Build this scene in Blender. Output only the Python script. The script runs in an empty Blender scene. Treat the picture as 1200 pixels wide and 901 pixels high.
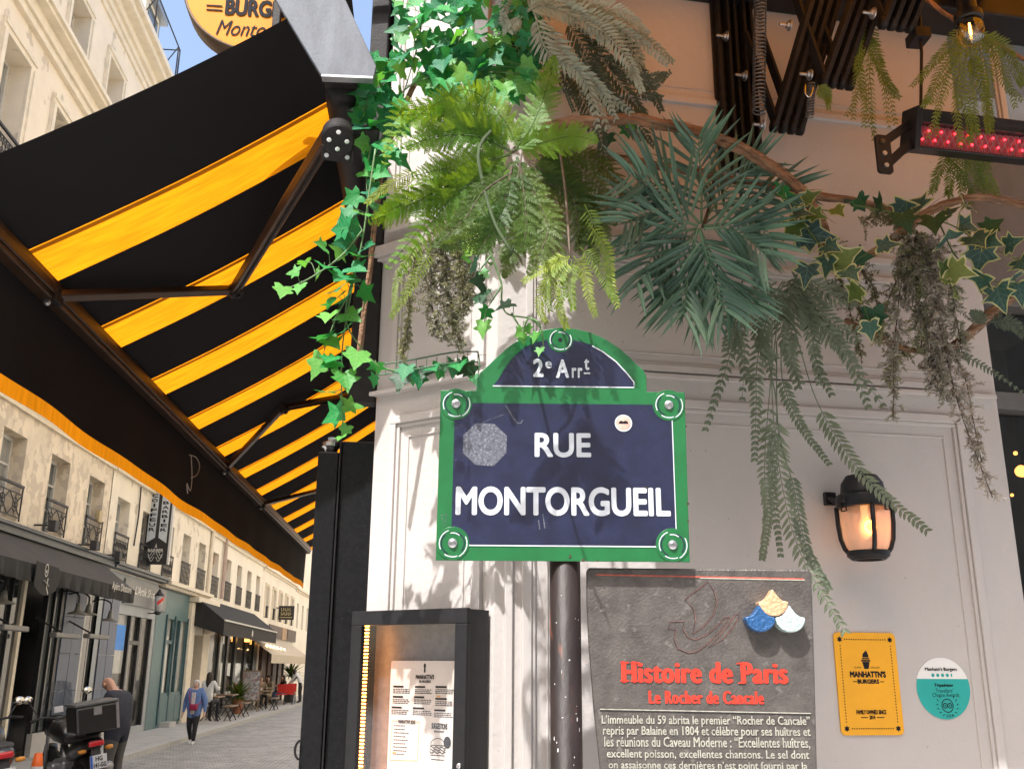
import bpy, bmesh, math, random
from mathutils import Vector as V, Matrix as Mx, noise as mnoise
random.seed(7)
S = bpy.context.scene
COL = S.collection
rad = math.radians

# ---------------------------------------------------------------- camera
F = 1142.0; PCX, PCY = 600.0, 450.5            # focal length and centre in photo pixels (1200 x 901)
PSI, TH, RO = rad(4.81), rad(16.2), rad(0.4)
EYE = V((0, 0, 1.8))
fw = V((math.sin(PSI)*math.cos(TH), math.cos(PSI)*math.cos(TH), math.sin(TH)))
rt = V((math.cos(PSI), -math.sin(PSI), 0)); upv = rt.cross(fw)
CR = rt*math.cos(RO) + upv*math.sin(RO); CU = upv*math.cos(RO) - rt*math.sin(RO)
cam = bpy.data.cameras.new('camera'); camo = bpy.data.objects.new('camera', cam); COL.objects.link(camo)
camo.matrix_world = Mx(((CR.x, CU.x, -fw.x, EYE.x), (CR.y, CU.y, -fw.y, EYE.y), (CR.z, CU.z, -fw.z, EYE.z), (0, 0, 0, 1)))
cam.sensor_width = 36; cam.sensor_fit = 'HORIZONTAL'; cam.lens = 36*F/1200; cam.clip_start = .05; cam.clip_end = 2000
S.camera = camo
# ---------------------------------------------------------------- sky, sun, exposure
SUN_EL, SUN_AZ = rad(57.5), math.atan2(-.56, -.83)
sunv = V((math.sin(SUN_AZ)*math.cos(SUN_EL), math.cos(SUN_AZ)*math.cos(SUN_EL), math.sin(SUN_EL)))
W = bpy.data.worlds.new('World'); S.world = W; W.use_nodes = True
wn = W.node_tree.nodes; wl = W.node_tree.links
sky = wn.new('ShaderNodeTexSky'); sky.sky_type = 'NISHITA'; sky.sun_disc = False
sky.sun_elevation = SUN_EL; sky.sun_rotation = SUN_AZ % (2*math.pi); sky.air_density = 1.1; sky.dust_density = 5.0; sky.ozone_density = 1.0
wl.new(sky.outputs[0], wn['Background'].inputs[0]); wn['Background'].inputs[1].default_value = 0.15
sl = bpy.data.lights.new('sun', 'SUN'); sl.energy = 3.5; sl.angle = rad(.53); sl.color = (1, .99, .975)
so = bpy.data.objects.new('sun', sl); COL.objects.link(so); so.rotation_euler = (-sunv).to_track_quat('-Z', 'Y').to_euler(); so.location = (-6, -8, 14)
vs = S.view_settings; vs.view_transform = 'Standard'; vs.look = 'None'; vs.exposure = 1.3; vs.gamma = 1; vs.use_curve_mapping = False
S.cycles.use_denoising = True; S.cycles.max_bounces = 10; S.cycles.transparent_max_bounces = 12; S.cycles.sample_clamp_indirect = 6
S.cycles.caustics_reflective = False; S.cycles.caustics_refractive = False

# ---------------------------------------------------------------- pixel -> place
def ray(x, y): return fw + CR*((x-PCX)/F) - CU*((y-PCY)/F)
def onplane(x, y, p, n):
    d = ray(x, y); return EYE + d*((V(p)-EYE).dot(n)/d.dot(n))
def atX(x, y, X): return onplane(x, y, V((X, 0, 0)), V((1, 0, 0)))
def atY(x, y, Y): return onplane(x, y, V((0, Y, 0)), V((0, 1, 0)))
def atZ(x, y, Z): return onplane(x, y, V((0, 0, Z)), V((0, 0, 1)))
class Fr:                                        # a plane with its own axes: r right, u up, n out of the face
    def __init__(s, o, r, n, u=V((0, 0, 1))):
        s.o, s.r, s.n, s.u = V(o), V(r).normalized(), V(n).normalized(), V(u).normalized()
        s.m = Mx(((s.r.x, s.u.x, s.n.x, s.o.x), (s.r.y, s.u.y, s.n.y, s.o.y), (s.r.z, s.u.z, s.n.z, s.o.z), (0, 0, 0, 1)))
    def px(s, x, y, d=0):                        # photo pixel -> (a, b) on the plane lying d in front
        p = onplane(x, y, s.o + s.n*d, s.n) - s.o
        return (p.dot(s.r), p.dot(s.u))
    def at(s, a, b, c=0): return s.o + s.r*a + s.u*b + s.n*c

# ---------------------------------------------------------------- scene graph
WM = {}
def link(o, parent=None, world=None):
    COL.objects.link(o); w = world or Mx.Identity(4)
    o.matrix_basis = w
    if parent is not None:
        o.parent = parent; o.matrix_parent_inverse = WM[parent.name].inverted()
    WM[o.name] = w
    return o
def tag(o, label=None, cat=None, group=None, kind=None):
    if label: o['label'] = label
    if cat: o['category'] = cat
    if group: o['group'] = group
    if kind: o['kind'] = kind
    return o
def thing(name, loc, label, cat, group=None):
    o = bpy.data.objects.new(name, None); o.empty_display_size = .1
    link(o, None, Mx.Translation(V(loc))); return tag(o, label, cat, group)
class MB:
    def __init__(s, m=None): s.vs = []; s.fs = []; s.mi = []; s.m = m; s.cm = 0
    def add(s, vs, fs, m=None):
        b = len(s.vs)
        for v in vs:
            v = V(v)
            if m is not None: v = m @ v
            if s.m is not None: v = s.m @ v
            s.vs.append(v)
        for f in fs: s.fs.append([i+b for i in f]); s.mi.append(s.cm)
        return s
    def box(s, x0, x1, y0, y1, z0, z1, m=None):
        return s.add([(x, y, z) for z in (z0, z1) for y in (y0, y1) for x in (x0, x1)],
                     [(0, 2, 3, 1), (4, 5, 7, 6), (0, 1, 5, 4), (2, 6, 7, 3), (0, 4, 6, 2), (1, 3, 7, 5)], m)
    def bar(s, p, q, w, h=None, up=(0, 0, 1)):
        p, q = V(p), V(q); h = h or w; d = (q-p).normalized(); x = d.cross(V(up))
        if x.length < 1e-4: x = d.cross(V((1, 0, 0)))
        x.normalize(); y = x.cross(d)
        vs = [c + x*(a*w/2) + y*(b*h/2) for c in (p, q) for a, b in ((-1, -1), (1, -1), (1, 1), (-1, 1))]
        return s.add(vs, [(3, 2, 1, 0), (4, 5, 6, 7)] + [(i, (i+1) % 4, 4+(i+1) % 4, 4+i) for i in range(4)])
    def tube(s, pts, r, seg=8, cap=True, wob=0):
        pts = [V(p) for p in pts]; n = len(pts); rr = r if isinstance(r, (list, tuple)) else [r]*n
        ring = []; ref = None
        for i, p in enumerate(pts):
            d = (pts[min(i+1, n-1)]-pts[max(i-1, 0)])
            d = d.normalized() if d.length > 1e-9 else V((0, 0, 1))
            if ref is None:
                ref = d.cross(V((0, 0, 1)))
                if ref.length < .05: ref = d.cross(V((1, 0, 0)))
            ref = (ref - d*ref.dot(d)).normalized(); b = d.cross(ref)
            for k in range(seg):
                a = 2*math.pi*k/seg; q = rr[i]*(1+(random.uniform(-wob, wob) if wob else 0))
                ring.append(p + ref*math.cos(a)*q + b*math.sin(a)*q)
        fs = [(i*seg+k, i*seg+(k+1) % seg, (i+1)*seg+(k+1) % seg, (i+1)*seg+k) for i in range(n-1) for k in range(seg)]
        if cap: fs += [tuple(reversed(range(seg))), tuple((n-1)*seg+k for k in range(seg))]
        return s.add(ring, fs)
    def lathe(s, prof, seg=24, m=None, cap=True):   # profile of (r, z) round the z axis of m
        vs = []; fs = []; n = len(prof)
        for r, z in prof:
            for k in range(seg): a = 2*math.pi*k/seg; vs.append((r*math.cos(a), r*math.sin(a), z))
        for i in range(n-1):
            for k in range(seg): fs.append((i*seg+k, i*seg+(k+1) % seg, (i+1)*seg+(k+1) % seg, (i+1)*seg+k))
        if cap: fs += [tuple(reversed(range(seg))), tuple((n-1)*seg+k for k in range(seg))]
        return s.add(vs, fs, m)
    def prism(s, poly, z0, z1, m=None):
        n = len(poly); vs = [(x, y, z0) for x, y in poly] + [(x, y, z1) for x, y in poly]
        return s.add(vs, [tuple(reversed(range(n))), tuple(range(n, 2*n))] + [(i, (i+1) % n, n+(i+1) % n, n+i) for i in range(n)], m)
    def flat(s, poly, z=0, m=None): return s.add([(x, y, z) for x, y in poly], [tuple(range(len(poly)))], m)
    def line(s, pts, w, z=0, closed=False):         # ribbon of width w along 2-D points
        pts = [V((p[0], p[1], 0)) for p in pts]; n = len(pts); L = []
        for i, p in enumerate(pts):
            a = pts[(i-1) % n] if closed or i else p; b = pts[(i+1) % n] if closed or i < n-1 else p
            d = (b-a).normalized(); q = V((-d.y, d.x, 0))*(w/2); L += [p+q, p-q]
        for v in L: v.z = z
        m = n if closed else n-1
        return s.add(L, [(2*i, 2*i+1, 2*((i+1) % n)+1, 2*((i+1) % n)) for i in range(m)])
    def mesh(s, name):
        me = bpy.data.meshes.new(name); me.from_pydata([tuple(v) for v in s.vs], [], s.fs)
        if any(s.mi): me.polygons.foreach_set('material_index', s.mi)
        return me
    def build(s, name, mat, parent=None, smooth=False, bevel=0, world=None, sub=0):
        me = s.mesh(name)
        for mm in (mat if isinstance(mat, (list, tuple)) else [mat]): me.materials.append(mm)
        bm = bmesh.new(); bm.from_mesh(me)
        bmesh.ops.recalc_face_normals(bm, faces=bm.faces); bm.to_mesh(me); bm.free()
        if smooth:
            me.polygons.foreach_set('use_smooth', [True]*len(me.polygons))
        o = bpy.data.objects.new(name, me); link(o, parent, world)
        if sub:
            q = o.modifiers.new('sub', 'SUBSURF'); q.levels = q.render_levels = sub
        if bevel:
            q = o.modifiers.new('bevel', 'BEVEL'); q.width = bevel; q.segments = 2; q.limit_method = 'ANGLE'; q.angle_limit = rad(35)
        return o
def smooth_by_angle(o, deg=35):
    me = o.data; me.polygons.foreach_set('use_smooth', [True]*len(me.polygons))
    bm = bmesh.new(); bm.from_mesh(me)
    for e in bm.edges:
        if len(e.link_faces) == 2 and e.calc_face_angle(0) > rad(deg): e.smooth = False
    bm.to_mesh(me); bm.free(); return o
def circ(cx, cy, r, n=32, a0=0, a1=2*math.pi, ry=None):
    e = n if abs(a1-a0-2*math.pi) < 1e-6 else n-1
    return [(cx+r*math.cos(a0+(a1-a0)*i/e), cy+(ry or r)*math.sin(a0+(a1-a0)*i/e)) for i in range(n)]
def bez(pts, n=24):                                 # Catmull-Rom through points
    pts = [V(p) for p in pts]; P = [pts[0]*2-pts[1]] + pts + [pts[-1]*2-pts[-2]]; out = []
    seg = len(pts)-1
    for k in range(n+1):
        t = k/n*seg; i = min(int(t), seg-1); t -= i; a, b, c, d = P[i:i+4]
        out.append(.5*((2*b)+(c-a)*t+(2*a-5*b+4*c-d)*t*t+(3*b-a-3*c+d)*t**3))
    return out

# ---------------------------------------------------------------- lettering
_tx = {}
def glyphs(txt, bold=0, shear=0, space=1.0, res=3):
    k = (txt, bold, shear, space, res)
    if k in _tx: return _tx[k]
    cu = bpy.data.curves.new('lettering', 'FONT'); cu.body = txt; cu.offset = bold; cu.shear = shear; cu.space_character = space
    cu.resolution_u = res; cu.fill_mode = 'FRONT'
    o = bpy.data.objects.new('lettering', cu); COL.objects.link(o)
    dg = bpy.context.evaluated_depsgraph_get(); me = bpy.data.meshes.new_from_object(o.evaluated_get(dg))
    vs = [(v.co.x, v.co.y) for v in me.vertices]; fs = [tuple(p.vertices) for p in me.polygons]
    bpy.data.objects.remove(o); bpy.data.curves.remove(cu); bpy.data.meshes.remove(me)
    if not vs: vs, fs = [(0, 0), (1, 0), (1, 1)], []
    x0 = min(v[0] for v in vs); x1 = max(v[0] for v in vs); y0 = min(v[1] for v in vs); y1 = max(v[1] for v in vs)
    _tx[k] = ([((x-x0)/max(x1-x0, 1e-6), (y-y0)/max(y1-y0, 1e-6)) for x, y in vs], fs); return _tx[k]
def put_text(mb, txt, x0, x1, y0, y1, z, bold=0, shear=0, space=1.0, warp=None, res=3, fat=0):
    """bold: stroke weight by shifted copies a hair apart; fat: heavy uprights and thin levels, as in a Didot face"""
    vs, fs = glyphs(txt, 0, shear, space, res); r = bold/.75*(y1-y0)
    if fat: offs = [(-fat-r, 0), (-fat/2, r), (fat/2, -r), (fat+r, 0), (0, 0)]; rx, ry = fat+r, r
    elif bold: offs = [(r*math.cos(k*math.pi/4), r*math.sin(k*math.pi/4)) for k in range(8)]; rx = ry = r
    else: offs = [(0, 0)]; rx = ry = 0
    w, h = x1-x0-2*rx, y1-y0-2*ry
    for k, (ox, oy) in enumerate(offs):
        mb.add([(x0+rx+x*w+ox, y0+ry+y*h+oy, z+k*.00012) for x, y in vs], fs)
    return mb

# ---------------------------------------------------------------- materials
def nt(name):
    m = bpy.data.materials.new(name); m.use_nodes = True
    return m, m.node_tree.nodes, m.node_tree.links, m.node_tree.nodes['Principled BSDF']
def M(name, col, rough=.6, metal=0, var=.12, scale=8, bump=0, bscale=60, spots=None, spot_scale=30, spot_at=.68, rnd=0, spec=.5, coat=0, stretch=None, var_col=None):
    m, n, l, b = nt(name)
    tc = n.new('ShaderNodeTexCoord'); src = tc.outputs['Object']
    if stretch:
        mp = n.new('ShaderNodeMapping'); mp.inputs['Scale'].default_value = stretch; l.new(src, mp.inputs[0]); src = mp.outputs[0]
    no = n.new('ShaderNodeTexNoise'); no.inputs['Scale'].default_value = scale; no.inputs['Detail'].default_value = 6; no.inputs['Roughness'].default_value = .62
    l.new(src, no.inputs['Vector'])
    cr = n.new('ShaderNodeValToRGB'); cr.color_ramp.elements[0].position = .3; cr.color_ramp.elements[1].position = .72
    c = V(col[:3]); lo = c*(1-var); hi = V(var_col) if var_col else c*(1+var)
    cr.color_ramp.elements[0].color = (*lo, 1); cr.color_ramp.elements[1].color = (*[min(1, v) for v in hi], 1)
    l.new(no.outputs[0], cr.inputs[0]); out = cr.outputs[0]
    if spots:
        n2 = n.new('ShaderNodeTexNoise'); n2.inputs['Scale'].default_value = spot_scale; n2.inputs['Detail'].default_value = 3; l.new(src, n2.inputs['Vector'])
        r2 = n.new('ShaderNodeValToRGB'); r2.color_ramp.elements[0].position = spot_at; r2.color_ramp.elements[1].position = spot_at+.05; l.new(n2.outputs[0], r2.inputs[0])
        mx = n.new('ShaderNodeMix'); mx.data_type = 'RGBA'; l.new(r2.outputs[0], mx.inputs['Factor']); l.new(out, mx.inputs['A']); mx.inputs['B'].default_value = (*spots, 1); out = mx.outputs['Result']
    if rnd:
        oi = n.new('ShaderNodeObjectInfo'); hs = n.new('ShaderNodeHueSaturation'); mr = n.new('ShaderNodeMapRange')
        mr.inputs['To Min'].default_value = 1-rnd; mr.inputs['To Max'].default_value = 1+rnd
        l.new(oi.outputs['Random'], mr.inputs[0]); l.new(mr.outputs[0], hs.inputs['Value']); l.new(out, hs.inputs['Color'])
        m2 = n.new('ShaderNodeMapRange'); m2.inputs['To Min'].default_value = .5+rnd*.1; m2.inputs['To Max'].default_value = .5-rnd*.1
        l.new(oi.outputs['Random'], m2.inputs[0]); l.new(m2.outputs[0], hs.inputs['Hue']); out = hs.outputs[0]
    l.new(out, b.inputs['Base Color']); b.inputs['Metallic'].default_value = metal; b.inputs['Roughness'].default_value = rough
    b.inputs['Specular IOR Level'].default_value = spec; b.inputs['Coat Weight'].default_value = coat
    if bump:
        n3 = n.new('ShaderNodeTexNoise'); n3.inputs['Scale'].default_value = bscale; n3.inputs['Detail'].default_value = 5; l.new(src, n3.inputs['Vector'])
        bp = n.new('ShaderNodeBump'); bp.inputs['Strength'].default_value = bump; bp.inputs['Distance'].default_value = .02; l.new(n3.outputs[0], bp.inputs['Height']); l.new(bp.outputs[0], b.inputs['Normal'])
    return m
def leafy(name, col, trans=.35, rough=.45, var=.25, scale=40, rnd=.25, back=None, vein=None, tcol=None):
    m = M(name, col, rough, 0, var, scale, rnd=rnd, bump=.15, bscale=120, spec=.3)
    n, l = m.node_tree.nodes, m.node_tree.links; b = n['Principled BSDF']; out = n['Material Output']
    tr = n.new('ShaderNodeBsdfTranslucent'); ms = n.new('ShaderNodeMixShader'); ms.inputs[0].default_value = trans
    c = tcol or (min(1, col[0]*2.2), min(1, col[1]*2.2), col[2]*.8); tr.inputs[0].default_value = (*c, 1)
    l.new(b.outputs[0], ms.inputs[1]); l.new(tr.outputs[0], ms.inputs[2]); l.new(ms.outputs[0], out.inputs['Surface'])
    return m
def glow(name, col, strength):
    m, n, l, b = nt(name); b.inputs['Base Color'].default_value = (*col, 1); b.inputs['Emission Color'].default_value = (*col, 1); b.inputs['Emission Strength'].default_value = strength; return m
def glassy(name, col=(1, 1, 1), rough=.02, alpha=.15, refl=1.0):
    """thin pane: mostly clear, with mirror reflection by angle"""
    m, n, l, b = nt(name); out = n['Material Output']
    g = n.new('ShaderNodeBsdfGlossy'); g.inputs['Roughness'].default_value = rough
    t = n.new('ShaderNodeBsdfTransparent'); t.inputs[0].default_value = (*col, 1)
    fr = n.new('ShaderNodeFresnel'); ge = n.new('ShaderNodeNewGeometry'); io = n.new('ShaderNodeMath'); io.operation = 'MULTIPLY_ADD'; io.inputs[1].default_value = -.8333; io.inputs[2].default_value = 1.5; l.new(ge.outputs['Backfacing'], io.inputs[0]); l.new(io.outputs[0], fr.inputs[0]); ad = n.new('ShaderNodeMath'); ad.operation = 'MULTIPLY_ADD'; ad.inputs[1].default_value = refl; ad.inputs[2].default_value = alpha; ad.use_clamp = True
    tc = n.new('ShaderNodeTexCoord'); no = n.new('ShaderNodeTexNoise'); no.inputs['Scale'].default_value = 1.3; bp = n.new('ShaderNodeBump'); bp.inputs['Strength'].default_value = .04
    l.new(tc.outputs['Object'], no.inputs['Vector']); l.new(no.outputs[0], bp.inputs['Height']); l.new(bp.outputs[0], g.inputs['Normal'])
    ms = n.new('ShaderNodeMixShader'); l.new(fr.outputs[0], ad.inputs[0]); l.new(ad.outputs[0], ms.inputs[0]); l.new(t.outputs[0], ms.inputs[1]); l.new(g.outputs[0], ms.inputs[2]); l.new(ms.outputs[0], out.inputs['Surface'])
    return m
def fabric(name, col, trans, tcol, var=.06):
    m = M(name, col, .85, 0, var, 14, bump=.12, bscale=420, spec=.15)
    n, l = m.node_tree.nodes, m.node_tree.links; b = n['Principled BSDF']; out = n['Material Output']
    tr = n.new('ShaderNodeBsdfTranslucent'); ms = n.new('ShaderNodeMixShader'); ms.inputs[0].default_value = trans
    tc = n.new('ShaderNodeTexCoord'); mp = n.new('ShaderNodeMapping'); mp.inputs['Scale'].default_value = (2.5, 16, 2.5); no = n.new('ShaderNodeTexNoise'); no.inputs['Scale'].default_value = 2.2; no.inputs['Detail'].default_value = 5
    cr = n.new('ShaderNodeValToRGB'); cr.color_ramp.elements[0].position = .3; cr.color_ramp.elements[1].position = .7
    cr.color_ramp.elements[0].color = (*[v*.66 for v in tcol], 1); cr.color_ramp.elements[1].color = (*tcol, 1)
    l.new(tc.outputs['Object'], mp.inputs[0]); l.new(mp.outputs[0], no.inputs[0]); l.new(no.outputs[0], cr.inputs[0]); l.new(cr.outputs[0], tr.inputs[0])
    l.new(b.outputs[0], ms.inputs[1]); l.new(tr.outputs[0], ms.inputs[2]); l.new(ms.outputs[0], out.inputs['Surface'])
    return m
m_paint = M('wall paint off white', (.478, .440, .417), .55, var=.07, scale=1.7, bump=.14, bscale=38, spots=(.30, .27, .24), spot_scale=75, spot_at=.715)
m_paint2 = M('moulding paint off white', (.488, .450, .427), .5, var=.04, scale=5, bump=.05, bscale=50)
m_black = M('black powder coat', (.012, .011, .012), .42, spec=.3, var=.3, scale=30, bump=.05, bscale=200)
m_blackm = M('matt black metal', (.014, .012, .012), .55, spec=.25, var=.35, scale=25, bump=.1, bscale=150, spots=(.06, .05, .045), spot_scale=90, spot_at=.7)
m_steel = M('galvanised steel', (.45, .46, .48), .38, metal=.85, var=.15, scale=20, bump=.05)
m_bright = M('bright steel', (.62, .62, .63), .25, metal=1, var=.1, scale=40)
m_hood = M('weathered grey sheet metal', (.125, .135, .155), .6, metal=.1, spec=.3, var=.22, scale=6, bump=.08, bscale=90, spots=(.2, .21, .23), spot_scale=60, spot_at=.72, stretch=(3, 3, .8))
m_granite = M('speckled black granite', (.009, .009, .010), .35, var=.4, scale=60, spec=.2, spots=(.16, .15, .15), spot_scale=260, spot_at=.69)
m_fab_k = fabric('black awning fabric', (.010, .009, .010), .02, (.02, .017, .016))
m_fab_o = fabric('orange awning fabric', (.55, .18, .005), .62, (.67, .228, .005))
m_arm = M('dark bronze awning arm', (.055, .030, .018), .38, metal=.35, var=.3, scale=9, bump=.05)
m_seam = fabric('doubled orange hem', (.22, .12, .008), .30, (.55, .36, .02))
# ================================================================ the corner building (white painted shopfront)
_d = ray(580, 660); Cp = EYE + _d*(3.05/math.hypot(_d.x, _d.y)); Cp.z = 0
hm = rad(84); MAIN = Fr(Cp, (math.sin(hm), math.cos(hm), 0), (math.cos(hm), -math.sin(hm), 0))
hc = rad(-51); nch = V((math.sin(hc)*-1*math.tan(0)+(-math.cos(rad(51))), -math.sin(rad(51)), 0))
nch = V((-.6293, -.7771, 0)); Ep = onplane(435, 600, Cp, nch); Ep.z = 0
CH = Fr(Ep, (.7771, -.6293, 0), nch); WC = (Cp-Ep).length
UR = MAIN.px(1156, 405)[0]; HW = 4.75
bld = thing('corner_building', (Cp.x, Cp.y, 0), 'off-white panelled shopfront corner behind the blue street sign', 'building')
R0, R1 = MAIN.at(UR, 0, 0), MAIN.at(UR, 0, -.4)
wb = MB()
wb.prism([(Ep.x, 13), (Ep.x, Ep.y), (Cp.x, Cp.y), (R0.x, R0.y), (R1.x, R1.y), (R1.x+.05, 13)], 0, HW)
wall = wb.build('wall', m_paint, bld)
m_upper = M('sunlit cream upper storeys', (.82, .75, .63), .85, var=.08, scale=1.2)
wb = MB(); wb.prism([(Ep.x-.03, 13), (Ep.x-.03, Ep.y), (Cp.x, Cp.y-.03), (R0.x+4, R0.y+.35), (R0.x+4, 13)], HW+.01, 17); wb.build('upper_wall', m_upper, bld)
def frame_moulding(fr, a0, a1, b0, b1, w=.03, proud=.014, parent=None, steps=True):
    mb = MB(fr.m)
    def ring(x0, x1, y0, y1, w, z1):
        for q in ((x0, x1, y1-w, y1), (x0, x1, y0, y0+w), (x0, x0+w, y0+w, y1-w), (x1-w, x1, y0+w, y1-w)): mb.box(q[0], q[1], q[2], q[3], -.004, z1)
    ring(a0, a1, b0, b1, w, proud)
    if steps:
        ring(a0+w, a1-w, b0+w, b1-w, w*.45, proud*.55); ring(a0+w*2.6, a1-w*2.6, b0+w*2.6, b1-w*2.6, w*.22, proud*.3)
    return mb.build('panel_moulding', m_paint2, parent, bevel=.003)
aR = MAIN.px(1140, 600)[0]
zA, zB, zC = MAIN.px(955, 480)[1], MAIN.px(955, 448)[1], MAIN.px(750, 302)[1]
frame_moulding(MAIN, MAIN.px(611, 700)[0], aR, .35, zA+.006, .03, .016, bld)
frame_moulding(MAIN, MAIN.px(616, 330)[0], aR, zB, zC, .024, .014, bld)
zD = MAIN.px(1000, 146)[1]
frame_moulding(MAIN, MAIN.px(616, 330)[0], MAIN.px(1172, 90)[0], zD, HW-.05, .026, .016, bld)
MB(MAIN.m).box(.004, UR, zB-.025, zB-.008, -.004, .02).build('dado_ledge', m_paint2, bld, bevel=.003)
MB(MAIN.m).box(.004, UR, zC+.05, zC+.075, -.004, .018).build('frieze_ledge', m_paint2, bld, bevel=.003)
MB(MAIN.m).box(.03, .055, .2, zB-.03, -.004, .012).build('corner_bead', m_paint2, bld, bevel=.003)
# chamfered corner strip
cz0, cz1, cz2 = CH.px(500, 483)[1], CH.px(500, 452)[1], CH.px(470, 292)[1]
frame_moulding(CH, CH.px(456, 600)[0], WC-.045, .35, cz0, .028, .02, bld)
frame_moulding(CH, CH.px(462, 400)[0], WC-.045, cz1+.04, cz2-.06, .024, .016, bld)
frame_moulding(CH, CH.px(466, 60)[0], WC-.045, cz2+.07, HW-.05, .03, .02, bld)
MB(CH.m).box(-.012, WC-.02, cz1-.008, cz1+.008, -.004, .03).build('dado_ledge', m_paint2, bld, bevel=.004)
cp = MB(CH.m); cp.box(-.018, WC-.01, cz2-.022, cz2+.022, -.004, .034); cp.box(-.012, WC-.015, cz2-.036, cz2-.0225, -.004, .022)
cp.build('cornice_band', m_paint2, bld, bevel=.004)
# dark shop window right of the white wall
m_room = M('unlit shop interior', (.02, .017, .015), .8, var=.4, scale=3)
m_gl = glassy('window glass', alpha=0, refl=.5)
m_dkframe = M('dark grey window frame', (.11, .105, .10), .45, var=.15, scale=10)
WIN = Fr(MAIN.at(UR, 0, -.22), MAIN.r, MAIN.n)
sw = thing('shop_window', WIN.at(.5, 0, 0), 'dark shop window with grey transom right of the off-white wall', 'window')
zt0, zt1 = WIN.px(1180, 482)[1], WIN.px(1180, 462)[1]; zu = WIN.px(1180, 362)[1]; zl = WIN.px(1190, 320)[1]
f = MB(WIN.m); f.box(.003, 1.4, zt0, zt1, -.05, .03); f.box(.003, 1.4, zu, zu+.04, -.05, .03)
f.box(.003, .04, 0, zt0-.002, -.05, .01); f.box(.003, .04, zt1+.002, zu-.002, -.05, .01)
f.build('frame', m_dkframe, sw, bevel=.004)
f = MB(WIN.m); f.box(.003, 1.4, zu+.043, HW, -.05, -.01); f.build('fascia_panel', m_dkframe, sw)
f = MB(WIN.m); f.box(.04, 1.4, .4, zt0-.003, -.03, -.024); f.build('pane', m_gl, sw)
f = MB(WIN.m); f.box(.04, 1.4, zt1+.003, zu-.003, -.03, -.024); f.build('pane', m_gl, sw)
f = MB(WIN.m)
for q in ((0, 1.6, 0, 3.6, -1.6, -1.55), (0, .02, 0, 3.6, -1.55, -.4), (1.5, 1.55, 0, 3.6, -1.55, -.06), (0, 1.6, 3.6, 3.65, -1.6, -.06), (0, 1.6, -.05, 0, -1.6, -.06)): f.box(*q)
f.build('interior_wall', m_room, sw)
m_warm = glow('warm lamp inside', (1, .36, .07), 1.6)
for (x, y, r) in ((1197, 552, .03), (1190, 531, .01), (1186, 580, .008)):
    a, b = WIN.px(x, y, -.9); f = MB(WIN.m); f.lathe([(.001, -r), (r*.8, -r*.6), (r, 0), (r*.8, r*.6), (.001, r)], 12, Mx.Translation((a, b, -.9)))
    f.build('interior_lamp', m_warm, sw, True)
MB(MAIN.m).box(UR+.001, UR+.012, .0, HW, -.16, -.002).build('corner_trim', m_paint2, bld)

# ================================================================ striped awning over the street terrace
XB, ZB, Y0, Y1, SL = -1.45, 3.165, 2.74, 12.15, .66
XW = -.31
def fabz(x): return ZB + .03 + SL*(x-XB)
aw = thing('striped_awning', (-.3, 5, 2.6), 'black and orange striped folding-arm awning over the street terrace', 'awning')
def sheet(ya, yb, name, mat, parent, dz=0, nx=14, ny=3, x0=XB, x1=XW):
    mb = MB(); vs = []; fs = []
    for i in range(nx+1):
        for j in range(ny+1):
            t = i/nx; x = x0+(x1-x0)*t; y = ya+(yb-ya)*j/ny
            z = fabz(x) + dz - .03*math.sin(math.pi*t) + .004*mnoise.noise(V((x*2, y*1.3, 3)))
            vs.append((x, y, z))
    for i in range(nx):
        for j in range(ny): a = i*(ny+1)+j; fs.append((a, a+1, a+ny+2, a+ny+1))
    mb.add(vs, fs); return mb.build(name, mat, parent, True)
y = Y0; k = 0
while True:
    ya = 3.30+.8085*k; yb = ya+.29
    sheet(y, ya, 'black_stripe', m_fab_k, aw, ny=5 if k == 0 else 3)
    if ya > 11.5: break
    st = sheet(ya, yb, 'orange_stripe', m_fab_o, aw)
    sheet(ya+.001, ya+.028, 'seam', m_seam, st, -.005, ny=1)
    y = yb; k += 1
sheet(ya, ya+.25, 'orange_stripe', m_fab_o, aw)
bar = MB(); bar.box(XB-.035, XB+.02, Y0-.01, Y1, ZB-.05, ZB+.035); bar.box(XB+.02, XB+.03, Y0-.01, Y1, ZB-.03, ZB+.01)
bar.build('front_bar', m_arm, aw, bevel=.006)
zv1 = atX(0, 458, XB-.03).z; zv0 = atX(0, 436, XB-.03).z
def valance(z0, z1, name, mat, nz):
    mb = MB(); vs = []; fs = []; ny = 110
    for i in range(ny+1):
        yy = Y0 + (Y1-Y0)*i/ny
        for j in range(nz+1):
            z = z0+(z1-z0)*j/nz; dep = (ZB-z)/.55
            vs.append((XB-.03 + dep*(.008*math.sin(yy*7.1)+.012*mnoise.noise(V((yy*1.1, 0, 1)))), yy, z + .005*math.sin(yy*3.9)*dep))
    for i in range(ny):
        for j in range(nz): a = i*(nz+1)+j; fs.append((a, a+1, a+nz+2, a+nz+1))
    mb.add(vs, fs); return mb.build(name, mat, aw, True)
valance(ZB-.04, zv0, 'valance', m_fab_k, 5)
valance(zv0, zv1, 'valance_border', m_fab_o, 2)
def arm_plane(x, y): return onplane(x, y, V((XB, 0, ZB-.03)), V((-.62, 0, 1)).normalized())
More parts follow.
